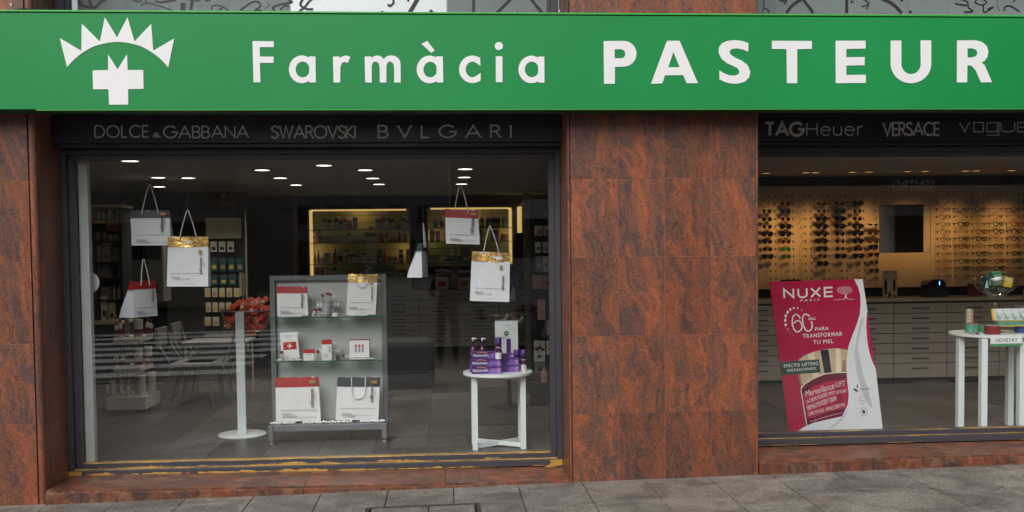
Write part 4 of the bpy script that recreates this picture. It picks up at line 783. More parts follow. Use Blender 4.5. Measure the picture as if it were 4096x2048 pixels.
# screen, tall light panel and rack of hanging packs
a, c = at(645, 800, 6.5), at(728, 868, 6.5); t = thing('wall_screen', 'black wall screen above the left hanging bags', 'screen', ((a.x+c.x)/2, 6.5, c.z)); obj('screen', MB().box(a.x, c.x, 6.5, 6.54, c.z, a.z, bev=.004), 'black_gloss', t, True); obj('bracket', MB().box((a.x+c.x)/2-.05, (a.x+c.x)/2+.05, 6.54, 6.7, c.z+.1, c.z+.2), 'black_wall', t, True)
Yb = 5.2
t = thing('blister_rack', 'dark display rack of hanging packs behind the pedestal bowl', 'display rack', at(900, 1440, Yb))
px_box('back_board', 815, 985, 955, 1335, Yb, .03, 'black_wall', t); px_box('upright', 976, 992, 850, 1400, Yb-.02, .06, 'plaster', t)
px_box('header_panel', 822, 964, 872, 962, Yb, .03, 'cream', t); px_box('bottom_ledge', 815, 985, 1340, 1346, Yb-.25, .26, 'grey_mid', t)
rowz = [(966, 1008, 3, 842, 34, 'bottle_white', 'white pack with black print'), (1035, 1085, 4, 845, 34, 'teal', 'teal pack'), (1100, 1140, 4, 845, 36, 'teal', 'teal pack with red top'), (1152, 1188, 5, 820, 29, 'cream', 'cream pack'), (1210, 1248, 4, 824, 27, 'cream', 'cream pack'), (1268, 1303, 2, 820, 32, 'cream', 'cream pack')]
for r_, (v0, v1, n_, u0, du, bd, ds) in enumerate(rowz):
    for k in range(n_):
        a, c = at(u0+du*k, v0, Yb-.04), at(u0+du*k+du*.8, v1, Yb-.04)
        tt = thing('hanging_pack', '%s, %s from the left in the %s row of the rack' % (ds, ORD[k], ['top', 'second', 'third', 'fourth', 'fifth', 'lowest'][r_]), 'pack', ((a.x+c.x)/2, Yb-.05, c.z)); wd, hh = c.x-a.x, a.z-c.z
        obj('pack_card', MB().box(-wd/2, wd/2, -.012, .012, 0, hh, bev=.003), bd, tt); obj('pack_print', MB().box(-wd*.3, wd*.3, -.0135, -.012, hh*.2, hh*.5), 'box_brown' if bd == 'bottle_white' else ('yellow' if (k+r_) % 2 else 'tan'), tt)
        obj('hang_tab', MB().box(-.012, .012, -.006, .045, hh, hh+.012), 'print_dark', tt)
# fire extinguisher sign on a far wall
a, c = at(878, 745, 6.9), at(938, 828, 6.9); W, H = c.x-a.x, a.z-c.z
t = thing('extinguisher_sign', 'dark red fire extinguisher sign high on the wall left of centre', 'sign', ((a.x+c.x)/2, 6.9, c.z)); obj('plate', MB().box(-W/2, W/2, 0, .01, 0, H), 'red_dark', t)
obj('extinguisher_symbol', MB().prism([(-.08, .13), (-.02, .13), (-.02, .28), (-.04, .31), (-.06, .31), (-.08, .28)], -.003, 0), 'tan', t)
obj('flame_symbol', MB().prism([(.03, .14), (.08, .16), (.09, .24), (.07, .22), (.06, .31), (.04, .25), (.03, .2)], -.003, 0), 'tan', t)
obj('caption_strip', MB().box(-.1, .1, -.003, 0, .04, .06), 'tan', t)
a, c = at(655, 745, 7.0), at(975, 1400, 7.0); struct('corner_wall', MB().box(a.x, at(985, 900, 7.0).x, 7.02, 7.1, 0, CZ), 'plaster_dark')

# =================================================================== TIERED TROLLEY
t = thing('product_trolley', 'white three-tier trolley of red and white cosmetics under the small hanging bag', 'display trolley', at(535, 1655, 2.95))
def tray(v0, v1, uL, uM, uR, Yt, name='tray'):
    zt_, zb = at(uM, v0, Yt).z, at(uM, v1, Yt).z; x0, x1 = at(uL, v1, Yt).x, at(uM, v1, Yt).x; x2 = at(uR, v1, Yt+.45).x
    P = [(x0, Yt), (x1, Yt), (x2, Yt+.42), (x0+.02, Yt+.42)]; vs = [(x, y, zb) for x, y in P]+[(x, y, zt_) for x, y in P]
    obj(name, MB().add(vs, [(0, 1, 2, 3), (4, 5, 6, 7), (0, 1, 5, 4), (1, 2, 6, 5), (2, 3, 7, 6), (3, 0, 4, 7)]), 'bottle_white', t, True); return zt_, x0, x1, x2
tz = [tray(1588, 1637, 425, 583, 645, 2.85), tray(1470, 1489, 454, 562, 616, 2.9), tray(1352, 1370, 454, 560, 616, 2.9)]
for u in (540, 505): a = at(u, 1280, 3.05); obj('post', MB().box(a.x-.02, a.x+.02, 3.05, 3.08, tz[0][0], at(u, 1240, 3.05).z), 'grey_mid', t, True)
for u, yy in ((438, 2.95), (568, 2.95), (600, 3.2)):
    a = at(u, 1600, yy); obj('castor', MB().lathe([(.035, -.012), (.038, 0), (.035, .012)], (a.x, yy, FZ+.038), 14, mx=Matrix.Rotation(PI/2, 3, 'X')), 'rubber', t, True)
tiers = [('lower', 1588, [(430, 1530, 12), (452, 1500, 20), (484, 1498, 14), (512, 1498, 14), (566, 1502, 30), (607, 1488, 28)], 0), ('middle', 1470, [(464, 1405, 20), (490, 1405, 18), (554, 1395, 32), (593, 1385, 28)], 1), ('top', 1352, [(465, 1285, 16), (480, 1275, 16), (553, 1278, 34), (590, 1270, 18), (603, 1276, 14)], 2)]
for nmt, vb, L_, q in tiers:
    for k, (u, v, wd) in enumerate(L_):
        z = tz[q][0]; Yt = 2.97+(0.14 if u > 575 else 0); a = at(u, v, Yt); wdm = wd*mpp(Yt)
        product('cream_bottle' if wd < 22 else 'cream_tub', '%s, %s from left, %s tier of the trolley' % ('slim red-capped white tube' if wd < 22 else 'wide white tub', ORD[k], nmt), 'bottle', (a.x, Yt, z), wdm, max(.05, a.z-z), 'bottle_white', 'red_dark' if wd < 22 else 'bottle_white', band='red_dark' if q else None)

# =================================================================== WHITE CHAIRS, TABLE AND POUF
def chair(label, ux, Yc, flip=1):
    a = at(ux, 1470, Yc); t = thing('chair', label, 'chair', (a.x, Yc, FZ))
    for y in (-.2, .2):
        obj('side_frame', MB().tube([(-.12*flip, y, .0), (-.0*flip, y, .44), (-.1*flip, y, .62), (-.15*flip, y, .82)], .011, 6), 'grey_mid', t)
        obj('front_leg', MB().tube([(.42*flip, y, 0), (.36*flip, y, .44)], .011, 6), 'grey_mid', t)
    obj('seat', MB().box(-.02 if flip > 0 else -.4, .4 if flip > 0 else .02, -.21, .21, .43, .455, bev=.008), 'grey_mid', t)
    obj('backrest', MB().box(-.155*flip-.01, -.155*flip+.012, -.2, .2, .62, .82, bev=.006), 'grey_mid', t); return t
chair('white metal chair left of the pedestal, seen side-on', 707, 3.5); chair('white metal chair just behind the first one', 760, 4.2); chair('white metal chair facing left behind the pedestal', 905, 3.6, -1)
a, c = at(745, 1345, 4.0), at(1000, 1345, 4.0)
t = thing('side_table', 'low white table between the chairs behind the pedestal', 'table', ((a.x+c.x)/2, 4.0, FZ))
obj('table_top', MB().box(a.x, c.x, 3.75, 4.35, .66, .69, bev=.006), 'grey_mid', t, True)
for x in (a.x+.04, c.x-.04):
    for y in (3.8, 4.3): obj('leg', MB().tube([(x, y, FZ), (x, y, .66)], .014, 6), 'bottle_white', t, True)
p = at(1632, 1528, 4.3)
t = thing('pouf', 'dark grey upholstered armchair block behind the display cabinet', 'armchair', (p.x, 4.55, FZ))
obj('seat_block', MB().box(-.42, .30, -.28, .3, .03, .56, bev=.07), 'pouf_fabric', t); obj('base', MB().box(-.38, .26, -.24, .26, 0, .04), 'black_wall', t)

# =================================================================== PEDESTAL WITH SWEET BOWL
Yp = 1.66; c0 = at(970, 1735, Yp); zt_ = at(970, 1248, 1.66).z
t = thing('pedestal_stand', 'slim white pedestal stand with a round base holding the clear sweet bowl', 'stand', (c0.x, Yp, FZ))
obj('base_plate', MB().lathe([(.205, 0), (.207, .006), (.2, .012), (.03, .014)], n=44), 'table_white', t)
obj('column', MB().box(-.037, .037, -.02, .02, .012, zt_-FZ, bev=.003), 'table_white', t); obj('top_ring', MB().lathe([(.245, zt_-FZ), (.245, zt_-FZ+.006), (.236, zt_-FZ+.006), (.236, zt_-FZ)], (.02, .24, 0), 40, False), 'metal_light', t)
t2 = thing('clear_bowl', 'clear plastic bowl full of orange-red snack packets on the pedestal', 'bowl', (c0.x+.02, Yp+.24, zt_))
obj('bowl_shell', MB().lathe([(.02, -.215), (.12, -.19), (.20, -.11), (.236, 0), (.231, 0), (.195, -.108), (.115, -.185), (.02, -.21)], n=36), 'thin_plastic', t2)
for k in range(84):
    layer = k/83; zz = -.17+.245*layer; rr = (.09 if layer < .2 else .15 if layer < .4 else .20 if layer < .8 else .15)*(random.random()**.5); q = random.uniform(0, 2*PI)
    tt = thing('snack_packet', 'glossy orange-red snack packet heaped in the clear bowl', 'snack packet', (c0.x+.02+rr*math.cos(q), Yp+.24+rr*math.sin(q), zt_+zz), random.uniform(0, 6.3), 'orange-red snack packets heaped in the bowl')
    R_ = Matrix.Rotation(random.uniform(.45, 1.15), 4, 'X') @ Matrix.Rotation(random.uniform(-.45, .45), 4, 'Y'); tt.rotation_euler = (R_ @ Matrix.Rotation(q, 4, 'Z')).to_euler()
    mb = MB(); L_ = .062; W_ = .032; n_ = 6
    vs = []; 
    for i in range(n_+1):
        s_ = i/n_; th = .020*math.sin(PI*s_)**.35+.0008; x = -L_+2*L_*s_; vs += [(x, -W_, 0), (x, 0, th), (x, W_, 0), (x, 0, -th)]
    mb.add(vs, [(4*i+a, 4*i+(a+1) % 4, 4*i+4+(a+1) % 4, 4*i+4+a) for i in range(n_) for a in range(4)]); obj('wrapper', mb, 'orange_red' if k % 4 else 'orange_pack', tt)
    if k % 3: obj('printed_oval', MB().lathe([(.017, 0), (.016, .0008)], (0, -.013, .0135), 12, mx=Matrix.Rotation(.48, 3, 'X')), 'pure_white', tt)
a = at(972, 1110, Yp+.3); t = thing('price_sign', 'small upright sign on a thin rod rising from the sweet bowl', 'sign', (a.x, Yp+.3, zt_))
obj('rod', MB().tube([(0, 0, -.02), (0, 0, .17)], .004, 6), 'metal_light', t); obj('sign_plate', MB().box(-.026, -.008, -.06, .06, .13, .34, mx=Matrix.Rotation(.12, 4, 'Z')), 'bottle_white', t); obj('sign_back', MB().box(-.006, .018, -.05, .07, .14, .33, mx=Matrix.Rotation(.12, 4, 'Z')), 'tan', t)

# =================================================================== DISPLAY CABINET
YC = 1.25      # front plane of the posts
a, c = at(1068, 1105, YC), at(1550, 1748, YC)
X0, X1, ZT = a.x, c.x, a.z
t = thing('display_cabinet', 'grey metal display cabinet with two glass shelves in the middle of the left window', 'display cabinet', ((X0+X1)/2, YC+.2, FZ))
zb1, zb0 = at(1310, 1692, YC-.02).z, at(1310, 1722, YC-.06).z
for x in (X0+.02, X1-.02): obj('post', MB().box(x-.022, x+.022, YC+.12, YC+.16, zb0+.02, ZT, bev=.003), 'cabinet_grey', t, True)
for x in (X0+.02, X1-.02):
    s_ = -1 if x < 0 and x < (X0+X1)/2 else 1
    obj('foot', MB().box(x-.02, x+.02, YC-.09, YC-.03, FZ+.03, zb1, bev=.003), 'cabinet_grey', t, True); obj('foot_pad', MB().lathe([(.016, FZ), (.016, FZ+.012), (.006, FZ+.014), (.006, FZ+.035)], (x, YC-.06, 0), 12), 'metal_light', t, True)
obj('castor', MB().lathe([(.022, -.01), (.024, 0), (.022, .01)], (X1-.17, YC+.1, FZ+.026), 14, mx=Matrix.Rotation(PI/2, 3, 'X')), 'grey_mid', t, True)
obj('base_tray', MB().box(X0-.004, X1+.004, YC-.08, YC+.20, zb0, zb1, bev=.005), 'cabinet_grey', t, True)
obj('top_rail', MB().box(X0+.042, X1-.042, YC+.12, YC+.16, ZT-.042, ZT-.001, bev=.003), 'cabinet_grey', t, True)
obj('back_panel', MB().box(X0+.045, X1-.045, YC+.165, YC+.185, zb1, ZT-.03), 'cabinet_back', t, True)
ZS = []
for v in (1267, 1441):
    z = at(1310, v, YC-.03).z; ZS.append(z); obj('glass_shelf', MB().box(X0+.012, X1-.012, YC-.06, YC+.118, z-.008, z), 'shelf_glass', t, True); obj('shelf_edge', MB().box(X0+.012, X1-.012, YC-.0625, YC-.0602, z-.008, z), 'glass_edge', t, True)
    for x in (X0+.05, X1-.05): obj('shelf_bracket', MB().box(x-.006, x+.006, YC-.02, YC+.118, z-.018, z-.009), 'black_wall', t, True)
ZB = zb1

# =================================================================== PAPER BAGS
def bag(label, corners, Yb, depth, band_m, body_m='paper_white', band_h=None, handle=None, text=None, slog=None, side=-1, loc=None, rz=0, lean=0, gold_logo=False, cat='paper bag', dark_line=True, hang=True, dims=None, roll=0):
    """front face given by its corners (tl, tr, bl, br) in the picture at depth Yb, or by dims (w_top, w_bot, h)"""
    if corners:
        P = [at(u, v, Yb) for u, v in corners]; base = (P[2]+P[3])/2; o = base
        tl, tr, bl, br = [(p.x-o.x, p.z-o.z) for p in P]
    else:
        o = Vector(loc); wt, wb, h = dims; tl, tr, bl, br = (-wt/2, h), (wt/2, h), (-wb/2, 0), (wb/2, 0)
    t = thing('paper_bag', label, cat, o, rz)
    if roll: t.rotation_euler = (0, roll, rz)
    hgt = ((tl[1]-bl[1])+(tr[1]-br[1]))/2
    dt, db = depth*.18, depth
    fy = lambda s: 0.0   # front face stays upright, back face leans in
    lerp = lambda p, q, s: (p[0]+(q[0]-p[0])*s, p[1]+(q[1]-p[1])*s)
    # body: front subdivided with slight puff, back, two gusseted sides
    mb = MB(); n = 7; G = []
    for j in range(n+1):
        for i in range(n+1):
            l_, r_ = lerp(bl, tl, j/n), lerp(br, tr, j/n); x, z = lerp(l_, r_, i/n)
            puff = -.007*math.sin(PI*i/n)*math.sin(PI*j/n)+.0018*math.sin(5.1*i+3.3*j+o.x*9)*(0 < i < n)
            G.append((x, puff+(.006*(j/n) if depth else 0), z))
    mb.add(G, [(j*(n+1)+i, j*(n+1)+i+1, (j+1)*(n+1)+i+1, (j+1)*(n+1)+i) for j in range(n) for i in range(n)], True)
    bk = [(bl[0], db, bl[1]), (br[0], db, br[1]), (tr[0], dt+.006, tr[1]), (tl[0], dt+.006, tl[1])]; mb.add(bk, [(0, 1, 2, 3)])
    for (b_, tp, s_) in ((bl, tl, 1), (br, tr, -1)):
        gm_t = (tp[0]+s_*depth*.16, (dt)/2+.006, tp[1]); gm_b = (b_[0], db/2, b_[1]); mid = lerp(b_, tp, .24); gm_m = (mid[0], db*.45, mid[1])
        f0, f1, m1 = (b_[0], 0, b_[1]), (tp[0], .006, tp[1]), (mid[0], 0, mid[1]); k0, k1, mk = (b_[0], db, b_[1]), (tp[0], dt+.006, tp[1]), (mid[0], db*.86, mid[1])
        mb.add([f0, f1, m1, k0, k1, mk, gm_t, gm_b, gm_m], [(0, 7, 8), (0, 8, 2), (2, 8, 6, 1), (3, 8, 7), (3, 5, 8), (5, 4, 6, 8)])
    mb.add([(bl[0], 0, bl[1]), (br[0], 0, br[1]), (br[0], db, br[1]), (bl[0], db, bl[1])], [(0, 1, 2, 3)])
    obj('bag_body', mb, body_m, t)
    s_ = 1-(band_h if band_h else .2)
    # coloured band wrapped round the top
    mb = MB(); nb = 9; Q = []
    for j in (0, 1, 2):
        for i in range(nb+1):
            q = s_+(1.004-s_)*j/2; x, z = lerp(lerp(bl, tl, q), lerp(br, tr, q), i/nb)
            Q.append((x, -.0085*math.sin(PI*i/nb)*math.sin(PI*min(1, q))-.0016+.006*q+(.0025*math.sin(7*i+j*2+o.x*5) if 'gold' in band_m else .0008*math.sin(3*i+j)), z+(.002*math.sin(2.3*i+o.x) if j == 2 else 0)))
    mb.add(Q, [(j*(nb+1)+i, j*(nb+1)+i+1, (j+1)*(nb+1)+i+1, (j+1)*(nb+1)+i) for j in (0, 1) for i in range(nb)], True)
    l0, l1, r0, r1 = lerp(bl, tl, s_), tl, lerp(br, tr, s_), tr; d0 = db+(dt-db)*s_
    mb.add([(l0[0]-.0015, -.001, l0[1]), (l1[0]-.0015, .005, l1[1]), (l1[0]-.0015, dt+.007, l1[1]), (l0[0]-.0015, d0+.006, l0[1])], [(0, 1, 2, 3)])
    mb.add([(r0[0]+.0015, -.001, r0[1]), (r1[0]+.0015, .005, r1[1]), (r1[0]+.0015, dt+.007, r1[1]), (r0[0]+.0015, d0+.006, r0[1])], [(0, 1, 2, 3)])
    obj('top_band', mb, band_m, t)
    if handle:
        (au, av), (lu, lv), (ru, rv) = handle
        if corners:
            q = [at(u, v, Yb) for u, v in ((lu, lv), (au, av), (ru, rv))]; q = [(p.x-o.x, p.z-o.z) for p in q]
        else: q = [handle[1], handle[0], handle[2]]
        (lx, lz), (ax, az), (rx, rz_) = q
        if az > lz:
            pts = [(lx, -.002, lz-.02), (lx, -.004, lz), (lx+(ax-lx)*.5-.003, .004, lz+(az-lz)*.55), (ax-.008, .008, az-.012), (ax, .008, az), (ax+.008, .008, az-.012), (rx+(ax-rx)*.5+.003, .004, rz_+(az-rz_)*.55), (rx, -.004, rz_), (rx, -.002, rz_-.02)]
        else:
            pts = [(lx, -.004, lz), (lx+.002, -.016, lz+(az-lz)*.4), (lx+.012, -.017, az+.03), (ax, -.017, az), (rx-.012, -.017, az+.03), (rx-.002, -.016, rz_+(az-rz_)*.4), (rx, -.004, rz_)]
        obj('handle', MB().tube(smoothpath3(pts, 3), .0042, 6), 'rope_white', t)
        if az > lz and hang: obj('hanging_thread', MB().tube([(ax, .008, az), (ax, .008, CZ-o.z)], .0006, 4), 'print_grey', t)
    W = abs(br[0]-bl[0]); puffy = lambda fx, fz: -.0105*math.sin(PI*max(0, min(1, fx)))*math.sin(PI*max(0, min(1, fz)))-.0025
    def place(fx, fz): x, z = lerp(lerp(bl, tl, fz), lerp(br, tr, fz), fx); return x, z
    tilt = math.atan2(tr[1]-tl[1], tr[0]-tl[0])
    if text:
        fx, fz, ln, hh, m_ = text[1:]; x, z = place(fx, fz); letters(text[0], ln*1.06, hh*1.12, t, m_, x, z, -.0115, rot=PI/2+tilt, weight=.018)
        x, z = place(fx+.075, fz+ln*.12/hgt); letters('switzerland', ln*.42, hh*.32, t, 'print_red', x, z, -.0105, rot=PI/2+tilt)
    for (f0, f1, fz, m_) in ((slog or {}).get('lines', [])):
        A0, A1 = place(f0, fz), place(f1, fz); mb = MB(); ribbon(mb, [A0, A1], .0011, -.0112); obj('printed_line', mb, m_, t)
    for (s, fx, fz, ln, hh) in ((slog or {}).get('words', [])):
        x, z = place(fx, fz); letters(s, ln, hh, t, 'print_grey', x, z, -.0113, rot=tilt, weight=.008)
    if gold_logo:
        x, z = place(.86, 1-(band_h or .2)*.45); w_, h_ = W*.14, hgt*.07
        obj('logo_plate', MB().box(x-w_/2, x+w_/2, -.0125, -.0105, z-h_/2, z+h_/2), 'band_gold' if gold_logo == 1 else 'print_gold', t)
        letters('HC+', w_*.8, h_*.55, t, 'print_dark', x, z, -.0128)
    return t
def gold_emb(t, x, z): return obj('gold_emblem', MB().box(x-.012, x+.012, -.0122, -.0112, z-.018, z+.018), 'print_gold', t)
SC = [('Science', .26, .155, .075, .020), ('& Cosmetics', .32, .10, .10, .017)]
SY = [('Science', .22, .19, .07, .017), ('Staying Young', .36, .15, .12, .016), ('www.cellcosmet.com', .52, .065, .08, .006)]
L1 = [(.12, .92, .26, 'print_dark'), (.14, .92, .075, 'print_gold')]
bag('hanging white bag with a dark blue-grey top band and dark lettering, upper left', [(523, 842), (676, 842), (526, 982), (683, 981)], .85, .09, 'band_dark', band_h=.22, handle=((597, 738), (569, 845), (632, 845)), text=('cellmen', .80, .60, .115, .028, 'print_dark'), slog=dict(lines=[(.1, .95, .30, 'print_dark'), (.2, .97, .09, 'print_gold')], words=SC), gold_logo=1)
b_ = bag('large hanging white bag with a crinkled gold top band, left side of the left window', [(672, 947), (832, 947), (667, 1146), (833, 1146)], .82, .10, 'band_gold', band_h=.21, handle=((749, 841), (720, 948), (786, 948)), text=('cellcosmet', .82, .42, .125, .020, 'print_dark'), slog=dict(lines=[(.1, .9, .265, 'print_dark')], words=SY)); gold_emb(b_, .105, .27)
# small bag turned side-on with the red band
p = at(543, 1271, .88)
bag('small hanging white bag with a red top, turned side-on, lowest at the left', None, 0, .155, 'band_red', 'paper_white', .22, handle=((.0, .46), (-.045, .27), (.045, .27)), text=('cellcosmet', .78, .62, .12, .022, 'print_dark'), slog=dict(lines=[(.1, .92, .26, 'print_dark'), (.14, .92, .08, 'print_gold')], words=SC), loc=(p.x+.045, p.y+.11, p.z), rz=math.radians(62), dims=(.235, .255, .285))
p = at(1672, 1110, .9)
bag('small hanging white bag seen from its narrow side, before the lit shelves', None, 0, .125, 'band_dark', 'paper_white', .22, handle=((.0, .44), (-.035, .26), (.035, .26)), text=('cellmen', .78, .62, .11, .024, 'print_dark'), slog=dict(lines=[(.1, .92, .26, 'print_dark')], words=SC), loc=(p.x+.055, p.y+.1, p.z), rz=math.radians(80), dims=(.22, .24, .275))
bag('hanging white bag with a bright red top band, facing the street', [(1780, 836), (1911, 843), (1784, 974), (1919, 978)], .85, .085, 'band_red', band_h=.24, handle=((1841, 738), (1819, 836), (1872, 841)), text=('cellcosmet', .80, .55, .125, .026, 'print_dark'), slog=dict(lines=[(.1, .92, .27, 'print_dark'), (.14, .92, .11, 'print_gold')], words=SC), gold_logo=2)
b_ = bag('large hanging white bag with a gold top band, right side of the left window', [(1888, 1006), (2040, 1011), (1880, 1203), (2037, 1208)], .82, .10, 'band_gold', band_h=.20, handle=((1960, 905), (1935, 1006), (1996, 1010)), text=('cellcosmet', .82, .38, .11, .020, 'print_dark'), slog=dict(lines=[(.1, .92, .265, 'print_dark')], words=SY)); gold_emb(b_, .095, .27)
# bags in the cabinet
YB = YC+.0
def cab_bag(label, cs, z, dp, **k):
    Yb = YC-.0; P = [at(u, v, Yb) for u, v in cs]; dz = z-(P[2].z+P[3].z)/2
    t = bag(label, cs, Yb, dp, **k); t.location.z += dz; return t
cab_bag('white bag with a red top band on the upper glass shelf of the cabinet', [(1106, 1143), (1226, 1143), (1110, 1259), (1233, 1259)], ZS[0]+.012, .075, band_m='band_red', body_m='paper_matt', band_h=.23, text=('cellcosmet', .82, .52, .11, .022, 'print_dark'), slog=dict(lines=[(.1, .9, .28, 'print_dark'), (.1, .9, .08, 'print_grey')], words=SC))
b_ = cab_bag('white bag with a gold top band on the upper glass shelf of the cabinet', [(1392, 1097), (1510, 1097), (1385, 1258), (1502, 1258)], ZS[0]+.012, .08, band_m='band_gold', body_m='paper_matt', band_h=.20, handle=((1448, 1150), (1424, 1100), (1472, 1100)), text=('cellcosmet', .84, .52, .11, .016, 'print_dark'), slog=dict(lines=[(.1, .9, .3, 'print_dark'), (.1, .9, .13, 'print_grey')], words=SY)); gold_emb(b_, .09, .27)
cab_bag('wide white bag with a red top band on the base of the cabinet, left', [(1101, 1512), (1273, 1508), (1104, 1687), (1283, 1684)], ZB+.016, .09, band_m='band_red', body_m='paper_matt', band_h=.22, text=('cellcosmet', .83, .53, .15, .028, 'print_dark'), slog=dict(lines=[(.12, .92, .26, 'print_dark'), (.12, .92, .10, 'print_gold')], words=[('Science', .26, .18, .08, .02), ('& Cosmetics', .32, .125, .12, .018)]), gold_logo=2)
cab_bag('white bag with a slate-grey top band and looped white handles on the cabinet base', [(1350, 1507), (1520, 1508), (1342, 1678), (1513, 1678)], ZB+.016, .09, band_m='band_dark', body_m='paper_matt', band_h=.22, handle=((1432, 1592), (1406, 1508), (1462, 1508)), text=('cellmen', .82, .60, .12, .026, 'print_dark'), slog=dict(lines=[(.1, .92, .28, 'print_dark'), (.1, .92, .12, 'print_gold')], words=SC), gold_logo=1)
# bead garlands under the bags
def garland(label, u0, u1, z, Yg, r=.011, n=None):
    a, c = at(u0, 1500, Yg).x, at(u1, 1500, Yg).x; n = n or int((c-a)/(r*1.55)); t = thing('bead_garland', label, 'garland', ((a+c)/2, Yg, z))
    me = MB().lathe([(.0005, -r), (r*.7, -r*.7), (r, 0), (r*.7, r*.7), (.0005, r)], n=10).mesh('bead'); me.materials.append(M['snow_white'])
    for k in range(n+1): share('bead', me, t, (a+(c-a)*k/n-t.location.x, .010*math.sin(k*1.9), r*(1 if k % 2 else .9)), scale=(1, 1, .8+.2*(k % 2)))
    obj('thread', MB().tube([(a-t.location.x, 0, r*.8), (c-t.location.x, 0, r*.8)], .0015, 4), 'snow_white', t)
    return t
for u0, u1, z, lb in ((1122, 1208, ZS[0], 'white bead garland under the red-topped bag on the upper glass shelf'), (1404, 1472, ZS[0], 'white bead garland under the gold-topped bag on the upper glass shelf'), (1112, 1204, ZS[1], 'white bead garland before the card with a red flag'), (1404, 1496, ZS[1], 'white bead garland under the red-edged gift box')):
    garland(lb, u0, u1, z+.0005, YC-.035, .0085)
for u0, u1, lb in ((1083, 1172, 'first white star garland from the left on the cabinet base'), (1212, 1302, 'second white star garland on the cabinet base'), (1316, 1400, 'third white star garland on the cabinet base'), (1442, 1532, 'last white star garland on the cabinet base')):
    garland(lb, u0, u1, ZB+.0005, YC-.05, .014)
# snowflakes
def snowflake(label, u, v, R_, z):
    a = at(u, v, YC+.07); t = thing('snowflake', label, 'snowflake ornament', (a.x, YC+.08, a.z)); mb = MB()
    for k in range(6):
        q = PI/3*k; d = Vector((math.cos(q), 0, math.sin(q))); mb2 = MB().tube([(0, 0, 0), tuple(d*R_)], .009, 6)
        for f in (.48, .78):
            for s_ in (1, -1):
                e = Vector((math.cos(q+s_*PI/3.4), 0, math.sin(q+s_*PI/3.4))); mb2.tube([tuple(d*R_*f), tuple(d*R_*f+e*R_*.30)], .008, 6)
        obj('arm', mb2, 'snow_white', t)
    return t
snowflake('white felt snowflake behind the glass vase on the upper shelf', 1311, 1219, .095, 0); snowflake('white felt snowflake behind the tall red and white carton', 1318, 1404, .088, 0)
# vase with little bottles
zv = ZS[0]+.001; a = at(1307, 1266, YC-.0)
t = thing('glass_vase', 'clear glass vase filled with crystals on the upper glass shelf', 'vase', (a.x, YC, zv)); hv = at(1307, 1172, YC).z-zv
obj('vase_wall', MB().lathe([(.028, 0), (.034, .004), (.034, .02), (.040, hv*.7), (.052, hv), (.050, hv), (.037, hv*.7), (.031, .02), (.03, .012)], n=24), 'clear_glass', t); obj('crystal_fill', MB().lathe([(.028, .014), (.032, .03), (.036, hv*.5), (.02, hv*.56)], n=9, smooth=False), 'vase_fill', t)
def small_bottle(label, u, v, z, tilt=0, yaw=0, dy=-.01, h=.075, r=.0125, cap='red_dark', Yb=None):
    Yb = Yb or YC+dy; a = at(u, v, Yb); t = thing('sample_bottle', label, 'bottle', (a.x, Yb, z)); t.rotation_euler = (0, tilt, yaw)
    obj('bottle_body', MB().lathe([(r*.9, 0), (r, .003), (r, h*.72)], n=14), 'bottle_white', t); obj('cap', MB().lathe([(r*1.03, h*.72), (r*1.03, h), (r*.8, h*1.01)], n=14), cap, t); obj('printed_label', MB().box(-r*.12, r*.12, -r*1.03, -r*.9, h*.15, h*.6), 'print_grey', t); return t
small_bottle('small red-capped bottle leaning left in the glass vase', 1300, 1212, at(1300, 1212, YC-.015).z, -.3, dy=-.015); small_bottle('small red-capped bottle in the middle of the glass vase', 1309, 1206, at(1309, 1206, YC).z, .06, dy=.0); small_bottle('small red-capped bottle leaning right in the glass vase', 1313, 1208, at(1313, 1208, YC-.01).z, .28, dy=-.02)
small_bottle('small red-capped tube leaning right, left of the vase', 1252, 1264, ZS[0]+.004, .33, dy=-.03, h=.068); small_bottle('second small red-capped tube, beside the vase foot', 1276, 1264, ZS[0]+.003, .12, dy=-.03, h=.066)
def carton(label, u0, u1, v0, z, body='pure_white', band=None, side=None, yaw=0, dp=.045, Yb=None, extra=None, bh=(.8, 1.0)):
    Yb = Yb if Yb is not None else YC-.02; a, c = at(u0, v0, Yb), at(u1, v0, Yb); wd, hh = c.x-a.x, a.z-z
    t = thing('cosmetic_carton', label, 'carton', ((a.x+c.x)/2, Yb+dp/2, z), yaw); obj('carton_body', MB().box(-wd/2, wd/2, -dp/2, dp/2, 0, hh, bev=.001), body, t)
    if band: obj('coloured_band', MB().box(-wd/2-.0008, wd/2+.0008, -dp/2-.0008, dp/2+.0008, hh*bh[0], hh*bh[1]+.0008), band, t)
    for k, (s, fx, fz, ln, h_, m_, r_) in enumerate(extra or []): letters(s, wd*ln, hh*h_, t, m_, -wd/2+wd*fx, hh*fz, -dp/2-.001, rot=r_)
    return t, wd, hh
z1_, z2_ = ZS[0]+.0005, ZS[1]+.0005
carton('tiny white carton with a yellow-brown top, right of the vase', 1329, 1349, 1248, z1_, band='tan', extra=[('cellcosmet', .5, .6, .7, .12, 'print_grey', 0)])
t, wd, hh = carton('small square white carton with a red top on the middle shelf', 1213, 1256, 1400, z2_, band='red', bh=(.68, 1), extra=[('cellcosmet', .5, .56, .5, .07, 'print_dark', 0)])
t, wd, hh = carton('tall white carton with a red top before the lower snowflake', 1286, 1326, 1361, z2_, band='red', bh=(.79, 1), extra=[('cellcosmet', .75, .55, .6, .12, 'print_dark', PI/2)])
for fz in (.3, .26, .22, .18, .14): obj('text_line', MB().box(-wd*.35, wd*.1, -.0238, -.0228, hh*fz, hh*fz+.002), 'print_grey', t)
t, wd, hh = carton('white gift box with a dark red edge and pictures of three bottles', 1395, 1478, 1360, z2_+.014, 'red_dark', yaw=0, dp=.05)
